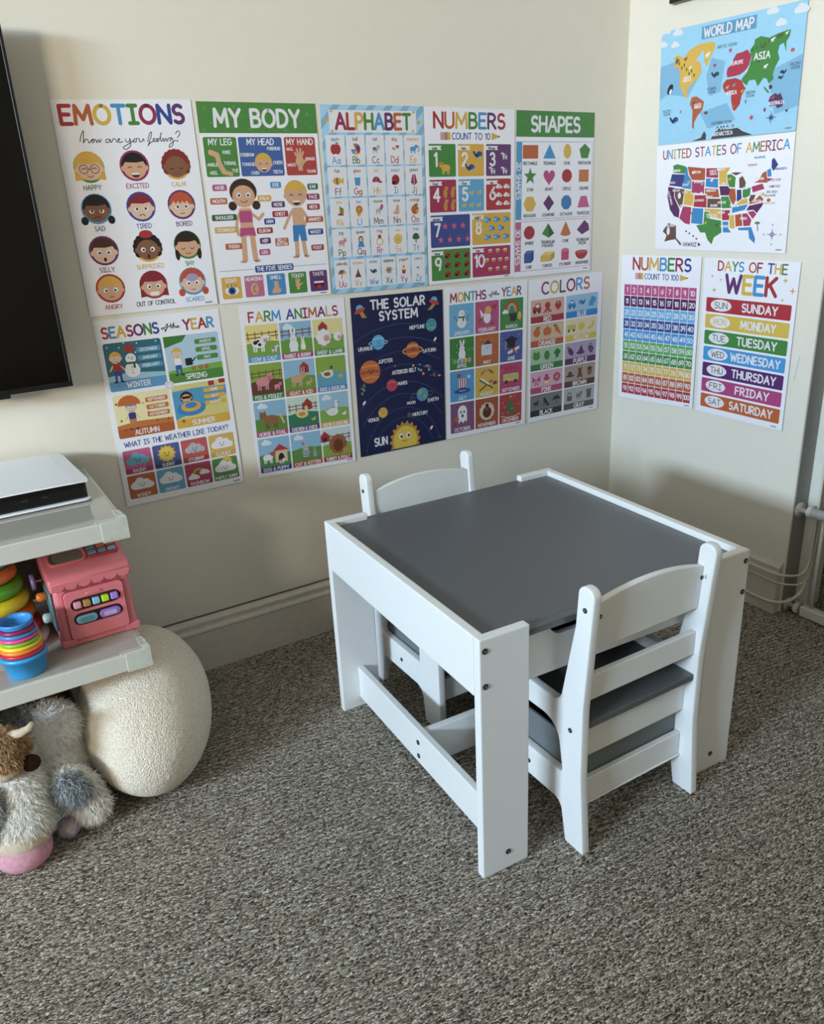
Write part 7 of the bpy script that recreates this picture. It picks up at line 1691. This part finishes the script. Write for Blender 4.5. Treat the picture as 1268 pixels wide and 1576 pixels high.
def cable(name, pts, r, label, n=8):
    P = catmull(pts, n); c0 = P[0].copy()
    o = tube(name, [p - c0 for p in P], r, M['cable'], None, 10, label=label, cat='cable', group='cables round the wall end')
    o.location = c0
    return o
cable('cable', [(.050, -.7045, 1.95), (.050, -.7045, 1.2), (.050, -.7045, .5), (.049, -.7045, .30), (.047, -.7050, .22), (.040, -.7060, .155), (.018, -.7040, .120), (-.006, -.683, .115), (-.0055, -.650, .116), (-.0055, -.60, .1175), (-.0255, -.560, .118), (-.0255, -.30, .1185), (-.0255, -.06, .119)][0:1] +
      [(.050, -.7045, 1.2), (.050, -.7045, .5), (.049, -.7045, .30), (.047, -.7050, .22), (.040, -.7060, .155), (.018, -.7040, .128), (-.010, -.690, .124), (-.0265, -.655, .122), (-.0265, -.60, .1225), (-.0265, -.50, .123), (-.0265, -.30, .1235), (-.0265, -.06, .124)], .0030, 'cream cable running down the doorway edge and along the top of the skirting')
cable('cable', [(.062, -.7065, .27), (.055, -.7065, .20), (.044, -.7070, .13), (.030, -.7060, .085), (.010, -.7000, .060), (-.012, -.685, .045), (-.0255, -.650, .037), (-.0255, -.60, .036), (-.0250, -.54, .040), (-.0250, -.40, .045), (-.0250, -.06, .045)], .0042, 'thick cream cable sagging low across the skirting at the wall end')
cable('cable', [(.044, -.7110, .16), (.036, -.7120, .115), (.012, -.7050, .100), (-.012, -.688, .098), (-.0252, -.655, .098), (-.0252, -.58, .100), (-.0252, -.30, .102), (-.0252, -.06, .102)], .0022, 'thin cream cable across the middle of the skirting, above the lowest one')
# pale blue crayon stroke drawn on the wall by the week poster
bm = bmesh.new(); tube_mesh(bm, [(0, 0, 0), (0, .004, -.03), (0, .008, -.062)], .0009, 6)
o = bm_obj('crayon_mark', bm, plastic('pale_blue_crayon', '#9cc4dc', .7), None, label='pale blue crayon streak on the wall right of the week poster', cat='mark'); o.location = (-.0004, -.630, .70)

# ----------------------------------------------------------------- added light blocker shaped as a cupboard, unseen behind the viewer
def make_light_blocker():
    x0, x1, y0, y1, h = -3.45, -3.02, -3.45, -1.78, 1.38  # sized to keep the second window's light off the low objects
    t = empty('light_blocker', ((x0 + x1) / 2, (y0 + y1) / 2, 0), label='tall dark wooden light blocker added behind the viewer, out of view', cat='light blocker')
    ox, oy = t.location.x, t.location.y
    box('carcass', x0 - ox, x1 - ox, y0 - oy, y1 - oy, .06, h, M['dark_wood'], t, bevel=.003)
    box('plinth', x0 + .03 - ox, x1 - .03 - ox, y0 + .03 - oy, y1 - .03 - oy, 0, .0595, M['dark_wood'], t)
    w = (y1 - y0) / 4
    for k in range(4):
        d = box('door', x1 + .0005 - ox, x1 + .018 - ox, y0 + k * w + .003 - oy, y0 + (k + 1) * w - .003 - oy, .07, h - .01, M['brown'], t, bevel=.002)
        yk = y0 + (k + (.9 if k % 2 == 0 else .1)) * w - oy
        box('handle', x1 + .0185 - ox, x1 + .032 - ox, yk - .006, yk + .006, .65, .80, M['steel'], d, bevel=.002)
make_light_blocker()
